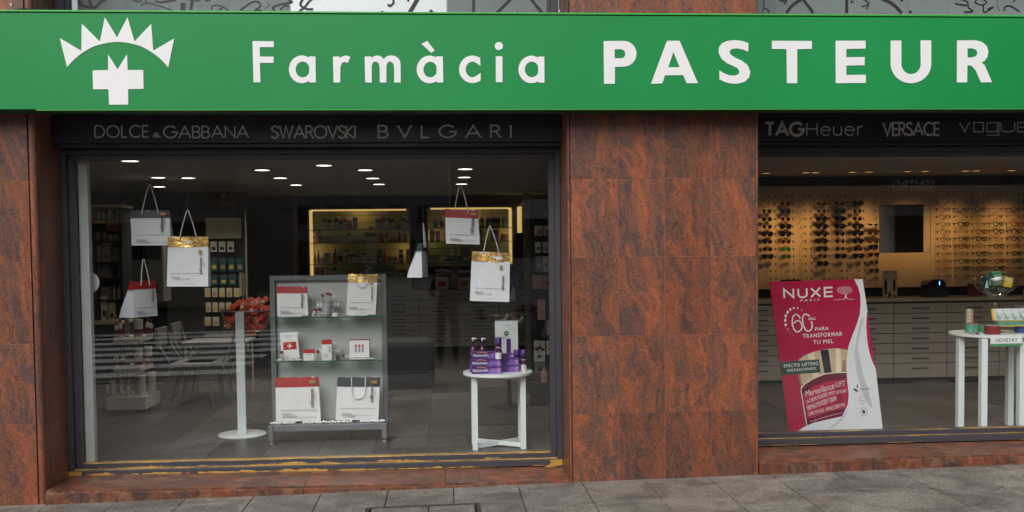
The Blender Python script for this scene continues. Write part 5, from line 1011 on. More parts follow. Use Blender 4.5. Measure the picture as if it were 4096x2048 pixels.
obj('white_face', MB().box(-wd/2+.003, wd/2-.003, -.0268, -.0252, .004, hh-.004), 'pure_white', t)
for k, x in enumerate((-.028, 0, .028)): obj('printed_bottle', MB().prism([(x-.008, hh*.3), (x+.008, hh*.3), (x+.007, hh*.62), (x-.007, hh*.62)], -.0278, -.0270), 'print_grey', t); obj('printed_cap', MB().box(x-.008, x+.008, -.0280, -.0272, hh*.62, hh*.74), 'red', t)
# card with a Swiss flag
t = thing('flag_card', 'white folded card with a red and white cross flag on the middle glass shelf', 'card', (at(1158, 1430, YC-.0).x, YC+.02, z2_+.012)); a, c = at(1116, 1330, YC), at(1193, 1432, YC); wd, hh = c.x-a.x, a.z-z2_-.012
T_ = [(-wd*.43, 0), (wd*.52, .002), (wd*.42, hh), (-wd*.52, hh*.975)]
obj('card', MB().prism(T_, 0, .002), 'paper_matt', t); obj('card_back', MB().prism(T_, .04, .042), 'paper_matt', t); obj('flag_field', MB().prism([(-wd*.33, hh*.33), (wd*.37, hh*.36), (wd*.35, hh*.64), (-wd*.36, hh*.62)], -.0012, -.0002), 'red', t)
obj('flag_cross', MB().box(-.020, .020, -.0024, -.0014, hh*.485-.006, hh*.485+.006).box(-.006, .006, -.0028, -.0016, hh*.485-.020, hh*.485+.020), 'pure_white', t); letters('SWITZERLAND', wd*.3, .006, t, 'print_grey', -.01, hh*.86, -.001); letters('CELLAP', wd*.25, .009, t, 'print_grey', -.01, hh*.79, -.001)
small_bottle('small red-capped bottle standing before the flag card', 1128, 1430, z2_+.010, 0, dy=-.045, h=.075, r=.0135); small_bottle('small red-capped tube leaning beside the square carton', 1262, 1432, z2_+.004, .32, dy=-.0, h=.078)
t = small_bottle('white tube lying on the middle glass shelf with its dark cap to the left', 1402, 1434, z2_+.014, -PI/2+.35, dy=-.03, h=.07, r=.012, cap='box_brown')
carton('small black box on the middle glass shelf', 1344, 1358, 1424, z2_, 'box_brown', dp=.03)

# =================================================================== ROUND WHITE TABLE IN THE LEFT WINDOW
YT = .88; cT = at(1991, 1490, YT); zt_ = at(1991, 1484, YT).z; zfoot = FZ
t = thing('round_table', 'round white side table with crossed stretchers holding purple boxes', 'table', (cT.x, YT, FZ)); Rt = (at(2130, 1490, YT).x-at(1853, 1490, YT).x)/2; ht = zt_-FZ
obj('table_top', MB().lathe([(Rt-.004, ht-.024), (Rt, ht-.020), (Rt, ht-.003), (Rt-.003, ht)], n=64), 'table_white', t)
rl = Rt*.80
for k in range(4):
    q = math.radians((33, 147, 213, 327)[k]); x, y = rl*math.cos(q)*1.02, rl*math.sin(q)*1.02
    m_ = Matrix.Translation((x, y, 0)); obj('leg', MB().box(-.022, .022, -.022, .022, 0, ht-.0245, mx=m_, bev=.002), 'table_white', t)
for q, dz in ((math.radians(33), 0), (-math.radians(33), .0022)):
    m_ = Matrix.Rotation(q, 4, 'Z'); obj('stretcher', MB().box(-rl*.98, rl*.98, -.011, .011, .012+dz, .045+dz, mx=m_), 'table_white', t); obj('apron', MB().box(-rl*.98, rl*.98, -.011, .011, ht-.062+dz, ht-.0246, mx=m_), 'table_white', t)
zt2 = zt_+.0005
def fbox(label, u0, u1, z, hh, Yb, dp=.042, yaw=0, logo=True):
    a, c = at(u0, 1450, Yb), at(u1, 1450, Yb); wd = c.x-a.x; t = thing('cream_box', label, 'box', ((a.x+c.x)/2, Yb+dp/2, z), yaw)
    obj('carton_body', MB().box(-wd/2, wd/2, -dp/2, dp/2, 0, hh, bev=.0008), 'purple', t); y = -dp/2
    obj('light_panel', MB().prism([(wd*.0, hh*.04), (wd*.47, hh*.04), (wd*.47, hh*.78), (wd*.12, hh*.78)], y-.0009, y-.0003), 'purple_light', t)
    if logo:
        letters('fisiocrem', wd*.50, hh*.36, t, 'pure_white', -wd*.215, hh*.50, y-.0016, shear=.1, weight=.016, space=1.06)
        mb = MB(); ribbon(mb, [(-wd*.20+wd*.20*math.cos(math.radians(q)), hh*.64+hh*.24*math.sin(math.radians(q))) for q in range(10, 140, 12)], hh*.028, y-.0012); obj('logo_arc', mb, 'orange_pack', t)
        mb = MB(); ribbon(mb, [(-wd*.20+wd*.20*math.cos(math.radians(q)), hh*.69+hh*.24*math.sin(math.radians(q))) for q in range(20, 130, 12)], hh*.02, y-.0013); obj('logo_arc', mb, 'yellow', t)
        obj('small_print', MB().box(-wd*.42, -wd*.02, y-.0009, y-.0004, hh*.20, hh*.235), 'purple_light', t); letters('Active', wd*.17, hh*.13, t, 'pink', wd*.20, hh*.46, y-.0013, shear=.3)
    hb = MB(); q_ = []
    fx = wd*.39
    for pts, r_ in (([(fx, hh*.72), (fx+.001, hh*.45)], .0028), ([(fx, hh*.66), (fx-.012, hh*.5), (fx-.02, hh*.42)], .0013), ([(fx+.001, hh*.66), (fx+.009, hh*.5)], .0013), ([(fx+.001, hh*.46), (fx-.006, hh*.25), (fx-.012, hh*.06)], .0018), ([(fx+.001, hh*.46), (fx+.006, hh*.25), (fx+.005, hh*.05)], .0018), ([(fx-.0005, hh*.76), (fx+.0005, hh*.84)], .0028)):
        ribbon(hb, pts, r_, y-.0014-.0001*len(q_)); q_.append(1)
    obj('printed_figure', hb, 'pink', t); obj('side_print', MB().box(wd/2+.0003, wd/2+.0009, -.004, .004, hh*.2, hh*.8), 'pink', t); return t
hb_ = .058; Yf = YT-.175
s5 = 3.579
zz = lambda v, Y_: at(1950, v, Y_).z
fbox('bottom purple box of the front left stack on the round table', 1840+166/s5, 1840+600/s5, zt2, hb_, Yf); fbox('middle purple box of the front left stack on the round table', 1840+160/s5, 1840+597/s5, zt2+hb_+.0004, hb_, Yf+.002, yaw=.01); fbox('top purple box of the front left stack, set a little to the right', 1840+175/s5, 1840+612/s5, zt2+2*hb_+.0008, hb_, Yf+.030, yaw=.0)
fbox('lower purple box of the right stack, behind the front stack', 1840+500/s5, 1840+850/s5, zt2, hb_-.002, YT-.08, logo=False); fbox('upper purple box of the right stack, behind the front stack', 1840+500/s5, 1840+850/s5, zt2+hb_-.0015, hb_-.002, YT-.08, logo=False)
fbox('purple box standing at the back under the price sign', 2008, 2056, zt2+2*hb_-.003, .034, YT-.07, logo=False)
def can(label, u, Yb, z, hh, r=.0250):
    a = at(u, 1400, Yb); t = thing('spray_can', label, 'spray can', (a.x, Yb, z)); obj('can_body', MB().lathe([(r*.95, hh*.28), (r, hh*.3), (r, hh*.72), (r*.9, hh*.76)], n=20), 'plum', t)
    obj('can_base', MB().lathe([(r*.95, 0), (r, .004), (r, hh*.30)], n=20), 'pure_white', t); obj('can_cap', MB().lathe([(r*1.0, hh*.60), (r*1.0, hh*.98), (r*.9, hh)], n=20), 'purple', t); letters('fisiocrem', r*1.5, r*.5, t, 'pure_white', 0, hh*.55, -r*1.05); mb = MB(); ribbon(mb, [(0, hh*.36), (.001, hh*.26)], .002, -r*1.04); ribbon(mb, [(0, hh*.26), (-.004, hh*.12)], .0012, -r*1.045); ribbon(mb, [(0, hh*.26), (.005, hh*.12)], .0012, -r*1.046); obj('printed_figure', mb, 'pink', t); return t
can('tall purple spray can standing on the front stack of purple boxes', 1840+551/s5, Yf-.001, zt2+2*hb_+.001, .172)
can('purple spray can at the right edge of the round table', 1840+905/s5, YT-.02, zt2, .172); can('purple spray can just behind the right stack of boxes', 1840+812/s5, YT+.035, zt2, .168)
for u, lb, dy in ((1893, 'left plum pump bottle with a white pump, behind the boxes', -.05), (1930, 'right plum pump bottle with a white pump, behind the boxes', .0)):
    Yb = YT+dy; a = at(u, 1400, Yb); t = thing('pump_bottle', lb, 'pump bottle', (a.x, Yb, zt2)); h0 = at(u, 1385, Yb).z-zt2
    obj('bottle_body', MB().lathe([(.026, 0), (.029, .006), (.029, h0*.88), (.022, h0*.98), (.009, h0*1.02), (.009, h0*1.06)], n=20), 'plum', t); ph = at(u, 1358, Yb).z-zt2
    obj('pump_collar', MB().lathe([(.010, h0*1.03), (.010, ph-.012), (.006, ph-.01)], n=14), 'purple_dark', t); obj('pump_head', MB().lathe([(.006, ph-.012), (.007, ph), (.012, ph+.004), (.011, ph+.012), (.003, ph+.014)], n=14).tube([(0, 0, ph+.008), (.016, -.002, ph+.009), (.026, -.003, ph+.004)], .004, 6), 'pure_white', t)
    obj('bottle_label', MB().lathe([(.0293, .02), (.0293, h0*.35)], n=20), 'purple_light', t); letters('fisiocrem', .036, .010, t, 'pure_white', 0, h0*.72, -.0305)
Yb = YT+.04; a, c = at(1979, 1281, Yb), at(2073, 1410, Yb); wd = c.x-a.x; zz0 = zt2+.085; t = thing('price_card', 'white upright price card with a green round sticker behind the purple boxes', 'sign', ((a.x+c.x)/2, Yb, zt2)); hh = a.z-zt2
obj('card_holder', MB().box(-wd/2, wd/2, 0, .003, .0, hh), 'clear_glass', t); obj('card', MB().box(-wd/2+.001, wd/2-.001, .0035, .0045, .06, hh-.003), 'pure_white', t); obj('holder_base', MB().box(-wd/2, wd/2, -.01, .05, 0, .002), 'clear_glass', t)
obj('card_edge', MB().box(-wd/2, wd/2, -.0008, -.0002, hh-.005, hh), 'grey_mid', t)
obj('green_sticker', MB().lathe([(.0205, 0), (.0205, .001)], (-.001, -.001, hh-.108), 24, False, Matrix.Rotation(PI/2, 3, 'X')), 'forest_green' if 'forest_green' in M else (mat('forest_green', (.02, .16, .05), .5) and 'forest_green'), t)
letters('DUO FISIOCREM', wd*.36, .006, t, 'print_dark', 0, hh-.042, -.001); letters('37,95€', .026, .008, t, 'pure_white', -.001, hh-.108, -.0032); letters('OFERTA', .034, .012, t, 'print_dark', -.022, hh-.142, -.001); letters('abans', .02, .005, t, 'print_grey', -.034, hh-.104, -.001)
for x in (.006, .024): obj('printed_tube', MB().prism([(x-.007, .085), (x+.009, .085), (x+.010, hh-.155), (x-.008, hh-.15)], -.0022, -.0012), 'purple', t)
tag(obj('shelf_talker', MB().box(at(2012, 1420, YT-.03).x, at(2050, 1420, YT-.03).x, YT-.030, YT-.028, zt2+2*hb_-.020, zt2+2*hb_-.003), 'pure_white'), 'small white card lying before the purple box under the price card', 'card')

# tall black stand with a glass bowl of samples, behind the table
Yb = 2.9; a = at(2035, 1300, Yb); t = thing('sample_bowl', 'clear bowl of make-up samples with gold rim glints, above the price card', 'bowl', (a.x, Yb, at(2035, 1292, Yb).z)); rb = (at(2112, 1280, Yb).x-at(1962, 1280, Yb).x)/2
hh = at(2035, 1258, Yb).z-t.location.z; obj('bowl_shell', MB().lathe([(rb*.35, -.03), (rb*.8, -.0), (rb, hh), (rb*.97, hh), (rb*.77, .01), (rb*.3, -.02)], n=28), 'clear_glass', t)
obj('rim', MB().tube([(rb*math.cos(2*PI*k/24), rb*math.sin(2*PI*k/24), hh) for k in range(24)], .003, 5, True), 'brass', t)
for k, (dx, mt) in enumerate(((-.15, 'black_gloss'), (-.11, 'blue'), (-.05, 'bottle_white'), (.0, 'metal_light'), (.05, 'skin_pink'), (.12, 'bottle_white'), (.09, 'skin_pink'), (-.02, 'brass'))):
    tt = thing('make_up_sample', ['black compact', 'blue tube', 'white lotion tube', 'silver lipstick', 'pink lipstick', 'round white compact', 'short pink tube', 'gold lipstick'][k]+' in the bowl above the price card', 'cosmetic sample', (a.x+dx*rb/.2, Yb-.03*(k % 3), t.location.z+.02)); tt.rotation_euler = (0, [1.2, 1.4, .5, 0, -.2, .7, -.4, .1][k], 0)
    obj('case', MB().lathe([(.016, 0), (.017, .05)], n=12), mt, tt); obj('cap', MB().lathe([(.0165, .052), (.016, .085)], n=12), 'box_brown' if k % 2 else mt, tt)
t = thing('bowl_stand', 'black post stand with a round foot behind the round white table', 'stand', (a.x, Yb, FZ)); obj('foot_plate', MB().lathe([(.19, 0), (.19, .008), (.02, .014)], n=36), 'black_wall', t); obj('pole', MB().lathe([(.02, .01), (.02, at(2035, 1300, Yb).z-.035-FZ)], n=12), 'black_wall', t)

# black pegboard of baby goods
Yb = 3.35
t = thing('peg_stand', 'tall black product stand with hanging baby goods at the right edge of the left window', 'display stand', at(2150, 1560, Yb)); px_box('back_board', 2118, 2230, 838, 1520, Yb, .05, 'peg_black', t); px_box('base', 2110, 2235, 1500, 1572, Yb-.25, .3, 'peg_black', t)
o = t.location; q = at(2186, 859, Yb-.002); letters('SU', 18*mpp(Yb), 14*mpp(Yb), t, 'bottle_white', q.x-o.x, q.z-o.z, Yb-.003-o.y)
for k, (u0, u1, v0, v1, mt, mk, lb) in enumerate(((2139, 2172, 903, 943, 'bottle_white', 'pinkish', 'square white pack with a pink rattle, top left of the black stand'), (2175, 2210, 903, 943, 'bottle_white', 'red_dark', 'white pack with a pink dummy, top right of the black stand'), (2141, 2165, 968, 1012, 'bottle_white', 'teal', 'rounded white pack with a teal item on the black stand'), (2171, 2196, 968, 1012, 'bottle_white', 'tan', 'rounded white pack with a beige item on the black stand'), (2142, 2171, 1025, 1088, 'grey_mid', 'bottle_white', 'long pale pack in the third row of the black stand'), (2172, 2197, 1025, 1088, 'bottle_white', 'jade', 'long white pack with a green item in the third row of the black stand'), (2130, 2170, 1102, 1155, 'skin_pink', 'tan', 'pink baby shoes pack on the black stand'), (2174, 2204, 1102, 1155, 'skin_pink', 'red_dark', 'second pink shoes pack at the right edge'), (2150, 2182, 1198, 1280, 'skin_pink', 'tan', 'long pink pack with dots on the black stand'), (2186, 2202, 1280, 1340, 'skin_pink', 'bottle_white', 'narrow pink teat pack low on the black stand'), (2136, 2182, 1363, 1447, 'bottle_white', 'yellow', 'white card of coloured teething rings low on the black stand'), (2186, 2210, 1363, 1420, 'bottle_white', 'grey_mid', 'white card beside the teething rings'), (2140, 2182, 1449, 1495, 'grey_mid', 'teal', 'grey pack under the teething rings'))):
    a, c = at(u0, v0, Yb-.07), at(u1, v1, Yb-.07); wd, hh = c.x-a.x, a.z-c.z; tt = thing('hanging_pack', lb, 'pack', ((a.x+c.x)/2, Yb-.06, c.z)); obj('pack_card', MB().box(-wd/2, wd/2, -.006, .006, 0, hh, bev=.004), mt, tt); obj('peg', MB().tube([(0, .058, hh-.01), (0, -.02, hh-.008)], .003, 5), 'metal_light', tt)
    if mk == 'yellow':
        for q, (dx, dz, m2) in enumerate(((-.035, .6, 'yellow'), (0, .68, 'orange_pack'), (.035, .58, 'teal'), (.0, .25, 'pure_white'))): obj('teething_ring', MB().lathe([(.018, 0), (.022, -.006), (.018, -.012), (.012, -.006)], (dx, -.006, hh*dz), 14, mx=Matrix.Rotation(PI/2, 3, 'X')), m2, tt)
    else: obj('toy', MB().lathe([(wd*.1, 0), (wd*.26, -.008), (wd*.1, -.016)], (0, -.006, hh*.42), 14, mx=Matrix.Rotation(-PI/2, 3, 'X')), mk, tt)
a, c = at(2166, 1475, 2.9), at(2196, 1533, 2.9); product('baby_bottle', 'beige baby bottle with a clear cap before the black stand', 'bottle', ((a.x+c.x)/2, 2.98, c.z), c.x-a.x, a.z-c.z, 'skin_pink', 'metal_light'); product('display_box', 'low dark box that carries the beige baby bottle', 'box', ((a.x+c.x)/2, 2.98, FZ), .3, c.z-FZ-.001, 'peg_black', dp=.2)

# =================================================================== EYEWEAR WALL
YW = 4.5
a, c = at(3300, 745, YW), at(3300, 1153, YW); ZW1, ZW0 = a.z, c.z; mA, mB = at(3520, 820, YW), at(3704, 1009, YW)
t = thing('eyewear_panel', 'beige perforated display panel for eyewear across the right shop, lit warm from above', 'display panel', (4.8, YW, ZW0)); wall = t
def pan(x0, x1, z0, z1): return obj('panel_board', MB().box(x0, x1, YW, YW+.04, z0, z1), 'rack_beige', t, True)
xq = at(3724, 900, YW).x; pan(2.1, mA.x-.01, ZW0, ZW1); pan(mA.x-.008, xq, mA.z+.003, ZW1); pan(mA.x-.008, xq, ZW0, mB.z-.003); pan(xq+.002, 11.4, ZW0, ZW1)
tm = thing('wall_mirror', 'upright wall mirror between the sunglasses and the spectacles', 'mirror', ((mA.x+mB.x)/2, YW, mB.z)); obj('mirror_glass', MB().box(mA.x, mB.x-.03, YW+.012, YW+.02, mB.z, mA.z), 'mirror', tm, True); obj('mirror_edge', MB().box(mB.x-.028, xq-.003, YW+.005, YW+.02, mB.z, mA.z), 'counter_top', tm, True)
def to_w(u, v, y=YW): return at(u, v, y)
# rods and slots
pegm = MB(); pegm.tube([(0, 0, 0), (0, -.10, .0)], .0035, 6); pegm.tube([(0, -.098, 0), (.018, -.115, .003)], .004, 6); pegme = pegm.mesh('peg'); pegme.materials.append(M['brass'])
sl = MB(); o = t.location
k1 = 3.302; rowsL = [150, 248, 348, 450, 550, 648, 748, 848, 945, 1042, 1138, 1238]
for r_, y in enumerate(rowsL):
    for x in (150, 220, 388, 457, 621, 690, 855, 925, 1090, 1160, 1325, 1394, 1557):
        p = to_w(3030+(x+r_*2.2)/k1, 740+(y-(x-150)*.006)/k1); sl.box(p.x-.006, p.x+.006, YW-.004, YW+.002, p.z-.014, p.z+.014)
k2 = 2.9278; rowsR = [115, 203, 290, 375, 462, 550, 636, 722, 808, 895, 982, 1068]
for r_, y in enumerate(rowsR):
    for x in (717, 862, 922, 1065, 1126, 1268, 1329, 1472, 1532, 1675, 1735, 1880, 1940):
        p = to_w(3500+(x+r_*2.4)/k2, 740+(y-(x-717)*.008)/k2); sl.box(p.x-.006, p.x+.006, YW-.004, YW+.002, p.z-.014, p.z+.014)
s_o = obj('slots', sl, 'slot_black', t, True); s_o['kind'] = 'stuff'
def peg(u, v):
    p = to_w(u, v); share('peg', pegme, wall, (p.x-o.x, -.0005, p.z-o.z), (0, 0, -.25))
present = {0: range(2, 9), 1: range(1, 9), 3: range(1, 10), 4: range(1, 9), 5: range(1, 9), 6: range(4, 11)}
colx = {0: 100, 1: 345, 2: 565, 3: 822, 4: 1062, 5: 1296, 6: 1530}
for cc, x in colx.items():
    for r_, y in enumerate(rowsL): peg(3030+(x+15+r_*2.2)/k1, 740+(y-8-(x-150)*.006)/k1)
for cc in range(6):
    for r_ in range(12): peg(3500+((810, 1020, 1225, 1430, 1640, 1845)[cc]+10+r_*2.4)/k2, 740+(rowsR[r_]-8-((810, 1020, 1225, 1430, 1640, 1845)[cc]-717)*.008)/k2)
# glasses
def glasses_meshes(kind):
    s = dict(round=(.024, .024, .033), big=(.030, .025, .037), cat=(.030, .017, .036), spec=(.025, .020, .035), thin=(.024, .019, .034))[kind]; rx, rz, cx = s; w_ = dict(round=.0018, big=.0042, cat=.0055, spec=.0048, thin=.0020)[kind]
    def ring(sx):
        P = []
        for k in range(20):
            q = 2*PI*k/20; x, z = math.cos(q), math.sin(q)
            if kind in ('big', 'spec', 'thin'): x = math.copysign(abs(x)**.75, x); z = math.copysign(abs(z)**.75, z); x *= 1.0+.10*z
            if kind == 'cat': z = z*1.0+.55*max(0, x*sx)*1.0*(1 if z > -.2 else .3); 
            P.append((sx*cx+rx*x, .004*abs(x), rz*z))
        return P
    fr = MB(); 
    for sx in (-1, 1): fr.tube(ring(sx), w_, 5, True)
    fr.tube([(-cx+rx*.86, -.001, rz*.35), (0, -.003, rz*.62), (cx-rx*.86, -.001, rz*.35)], max(w_, .0014), 5)
    ar = []
    for sx in (-1, 1): ar.append(MB().tube([(sx*(cx+rx*.98), .003, rz*.55), (sx*(cx+rx*1.12), .012, rz*.55), (sx*(cx+rx*1.15)-.004, .085, rz*.5), (sx*(cx+rx*1.12)-.006, .098, rz*.2)], max(w_*.8, .0012), 5))
    ln = []
    for sx in (-1, 1):
        R_ = ring(sx); m_ = MB(); cxn = sum(p[0] for p in R_)/20; czn = sum(p[2] for p in R_)/20
        m_.add([(cxn, -.002, czn)]+[(p[0], p[1], p[2]) for p in R_], [(0, 1+k, 1+(k+1) % 20) for k in range(20)], True); ln.append(m_)
    return fr, ar, ln
gcache = {}
def glasses(kind, frame_m, lens_m, u, v, label, cat='sunglasses', group='sunglasses on the warm panel', yaw=.22, sc_=1.0):
    if kind not in gcache:
        fr, ar, ln = glasses_meshes(kind); gcache[kind] = (fr.mesh('frame'), [x.mesh('temple') for x in ar], [x.mesh('lens') for x in ln])
    F_, A_, L_ = gcache[kind]; p = to_w(u, v, YW-.085); t = thing('sunglasses' if cat == 'sunglasses' else 'spectacles', label, cat, (p.x, YW-.088, p.z), yaw+random.uniform(-.05, .05), group)
    t.scale = (sc_,)*3
    for nm, me, mt in [('frame', F_, frame_m)]+[('temple', x, frame_m) for x in A_]+([('lens', x, lens_m) for x in L_]):
        key = (me.name, mt)
        if key not in gcache: m2 = me.copy(); m2.materials.clear(); m2.materials.append(M[mt]); gcache[key] = m2
        share(nm, gcache[key], t, (0, 0, 0))
    return t
ORD = ['top']+ORD[1:]
bigs = {(1, 2), (1, 4), (1, 5), (3, 3), (3, 4), (3, 5), (3, 6), (3, 7), (3, 9), (4, 2), (4, 3), (4, 4), (4, 8), (5, 1), (5, 4), (5, 5), (5, 6), (5, 8), (0, 5), (0, 8)}
CN = {0: 'first', 1: 'second', 3: 'fourth', 4: 'fifth', 5: 'sixth', 6: 'seventh'}
for cc, rs in present.items():
    for r_ in rs:
        if cc == 6: continue
        u = 3030+(colx[cc]+18+r_*2.2)/k1; v = 740+(rowsL[r_]-(colx[cc]-150)*.006)/k1
        big = (cc, r_) in bigs; grn = cc == 1 and r_ in (7, 8)
        glasses('big' if big else 'round', 'f_black' if big else ('f_gold' if (r_+cc) % 3 else 'f_brown'), 'lens_green' if grn else 'lens_dark', u, v, '%s sunglasses, %s rod row, %s column from the pillar' % ('thick black framed dark' if big else ('green mirrored round' if grn else 'thin framed round dark'), ORD[r_], CN[cc]), sc_=1.12)
special = [(4, 'cat', 'f_white', 'lens_dark', 525, 'white cat-eye sunglasses, highest in the column left of the mirror'), (5, 'big', 'f_brown', 'lens_brown', 622, 'large brown sunglasses under the white cat-eye pair'), (6, 'big', 'f_brown', 'lens_olive', 735, 'olive-lensed sunglasses left of the mirror'), (7, 'round', 'f_black', 'lens_dark', 820, 'dark sunglasses with a pale bridge, left of the mirror foot'), (8, 'big', 'f_orange', 'lens_dark', 922, 'orange-framed dark sunglasses left of the mirror'), (9, 'round', 'f_gold', 'lens_grey', 1022, 'grey sunglasses with a bright gold hinge, left of the mirror'), (10, 'round', 'f_black', 'lens_grey', 1130, 'blue-grey sunglasses, lowest left of the mirror')]
for r_, kd, fm, lm, y, lb in special: glasses(kd, fm, lm, 3030+(1520+r_*2.2)/k1, 740+y/k1, lb, sc_=1.15)
tab = {2: ['thin f_brown', 'spec f_black', 'spec f_green', 'thin f_clear', 'spec f_black', 'spec f_black'], 3: ['thin f_black', 'thin f_clear', 'thin f_clear', 'thin f_rust', 'thin f_rust', 'spec f_red'], 4: ['thin f_black', 'spec f_black', 'thin f_rust', 'spec f_green', 'spec f_red', 'spec f_black'],
       5: ['thin f_black', 'thin f_clear', 'spec f_red', 'spec f_black', 'spec f_black', 'thin f_clear'], 6: ['thin f_brown', 'spec f_black', 'spec f_black', 'thin f_gold', 'spec f_black', 'spec f_brown'], 7: ['thin f_black', 'spec f_red', 'thin f_gold', 'spec f_black', 'thin f_orange', 'spec f_black'],
       8: ['thin f_gold', 'thin f_clear', 'spec f_black', 'thin f_clear', 'spec f_black', 'spec f_black'], 9: ['thin f_orange', 'spec f_green', 'spec f_black', 'spec f_red', 'spec f_green', 'thin f_clear'], 10: ['thin f_gold', 'spec f_green', 'spec f_brown', 'spec f_black', 'thin f_clear', 'spec f_black'], 11: ['thin f_gold', 'thin f_clear', 'thin f_clear', 'spec f_black', 'thin f_rust', 'spec f_black']}
FN = dict(f_black='black', f_green='green', f_red='red', f_brown='brown', f_clear='clear beige', f_gold='gold wire', f_rust='rust brown', f_orange='orange wire')
for r_, row in tab.items():
    for cc, s in enumerate(row):
        kd, fm = s.split(); x = (815, 1030, 1235, 1440, 1650, 1850)[cc]
        glasses(kd, fm, 'clear_glass', 3500+(x+r_*2.4)/k2, 740+(rowsR[r_]-(x-717)*.008)/k2, '%s %s spectacles, %s rod row, %s column right of the mirror' % ('thin' if kd == 'thin' else 'thick-rimmed', FN[fm], ORD[r_], ORD[cc] if cc else 'first'), 'spectacles', 'spectacles on the warm panel right of the mirror', .15, 1.2)
glasses('spec', 'f_clear', 'clear_glass', 3500+812/k2, 740+205/k2, 'clear-framed spectacles, highest pair right of the mirror', 'spectacles', 'spectacles on the warm panel right of the mirror', .2, 1.2)
# things on the counter
ZC = 1.041; Yb = 4.3
a, c = at(3532, 1083, Yb), at(3588, 1194, Yb); wd, hh = c.x-a.x, a.z-ZC; t = thing('magazine', 'upright magazine with three figures on its cover, on the counter under the mirror', 'magazine', ((a.x+c.x)/2, Yb, ZC+.0005)); obj('cover', MB().box(-wd/2, wd/2, 0, .008, 0, hh), 'paper_print', t)
for x, z0, z1, w_, mt in ((-.052, .1, .72, .02, 'ink_black'), (-.005, 0, .25, .018, 'ink_black'), (-.005, .25, .62, .022, 'bottle_white'), (.052, .22, .72, .016, 'ink_black')): obj('printed_figure', MB().prism([(x-w_*.7, hh*z0), (x+w_*.7, hh*z0), (x+w_, hh*(z0+z1)/2), (x+w_*.7, hh*(z1-.08)), (x, hh*z1), (x-w_*.7, hh*(z1-.08)), (x-w_, hh*(z0+z1)/2)], -.0008, -.0002), mt, t)
letters('REV', .05, .028, t, 'ink_black', -.045, hh*.91, -.001); letters('DE', .028, .028, t, 'ink_black', .055, hh*.91, -.001); obj('red_tag', MB().box(.035, .078, -.0012, -.0004, hh*.02, hh*.09), 'red', t)
a, c = at(3712, 1118, Yb-.1), at(3786, 1153, Yb-.1); wd = c.x-a.x; t2_ = thing('black_case', 'matt black box under the glossy domed device on the counter', 'box', ((a.x+c.x)/2, Yb-.0, ZC+.0005)); hc = at(3750, 1151, Yb-.1).z-ZC; obj('case_body', MB().box(-wd/2, wd/2, -.12, .10, 0, hc, bev=.004), 'black_wall', t2_)
t = thing('domed_device', 'glossy black domed device with a blue light standing on a black box', 'device', ((a.x+c.x)/2, Yb, ZC+hc+.001)); h2 = at(3750, 1117, Yb-.1).z-ZC-hc; P = [(-wd/2+.006, 0), (wd/2-.006, 0)]+[(wd/2*math.cos(math.radians(q)), .03+(h2-.03)*math.sin(math.radians(q))**.8) for q in range(4, 180, 12)]; obj('dome', MB().prism(P, -.09, .08), 'black_gloss', t); obj('blue_light', MB().box(.028, .036, -.0925, -.0905, .03, .075, bev=.0008), 'led_blue', t)
a = at(3345, 1122, Yb); tag(obj('reading_lamp_bar', MB().box(at(3128, 1121, 4.2).x, at(3205, 1121, 4.2).x, 4.2, 4.26, at(3150, 1126, 4.2).z, at(3150, 1119, 4.2).z), 'black_wall'), 'thin black bar just above the top of the red poster', 'display rail')
for k in range(2):
    p = to_w((3505, 3505)[k], (1043, 1107)[k], YW-.01); tag(obj('number_tag', MB().box(p.x-.012, p.x+.012, YW-.014, YW-.010, p.z-.024, p.z+.024), 'bottle_white'), 'small white number tag %s the mirror corner' % ('beside' if k == 0 else 'well below'), 'tag')
a, c = at(3874, 1135, 4.40), at(3922, 1190, 4.40); 
tag(obj('red_folder', MB().box(a.x, c.x, 4.40, 4.43, ZC+.001, a.z), 'red_dark'), 'dark red folder leaning behind the goblet on the counter', 'folder')

# =================================================================== TALL RED POSTER
Yq = .80
t = thing('poster_stand', 'tall tapering magenta advertising board with white swirl and cream jar, standing in the right window', 'advertising board', at(3320, 1722, Yq)); o = t.location
def q_(x, y, ox, oy, s): p = at(ox+x/s, oy+y/s, Yq); return (p.x-o.x, p.z-o.z)
A1 = lambda x, y: q_(x, y, 3060, 1100, 4.294); A2 = lambda x, y: q_(x, y, 3060, 1380, 3.578)
outline = [A1(73, 118), A1(1672, 68), A1(1755, 610), A1(1845, 1288), A2(1535, 0), A2(1590, 400), A2(1683, 1205), A2(345, 1248), A2(195, 100)]
obj('board', MB().prism(outline[:3]+outline[4:], .0, .012), 'magenta', t)
obj('back_strut', MB().add([(-.05, .012, .55), (.05, .012, .55), (.07, .22, .0), (-.07, .22, .0)], [(0, 1, 2, 3)]), 'grey_mid', t)
def flat(name, pts, m, lay, sm=0, holes=None):
    P = smoothpath(pts, sm) if sm else pts
    me = fill_mesh([P]+(holes or []), -.0004-.00045*lay, .0004); me.materials.append(M[m]); q = bpy.data.objects.new(name, me); COL.objects.link(q); q.parent = t; return q
swirl = [A1(1530, 72), A1(1590, 190), A1(1632, 330), A1(1640, 500), A1(1625, 680), A1(1570, 860), A1(1490, 1060), A1(1430, 1230), A2(1188, 60), A2(1172, 180), A2(1166, 330), A2(1175, 520), A2(1196, 700), A2(1180, 860), A2(1100, 1020), A2(900, 1065), A2(700, 1110), A2(560, 1170), A2(450, 1243), A2(1683, 1205), A2(1590, 400), A2(1580, 330), A2(1530, 230), A2(1490, 90), A2(1470, 0), A1(1752, 1100), A1(1738, 900), A1(1742, 740), A1(1757, 610), A1(1720, 360), A1(1672, 70)]
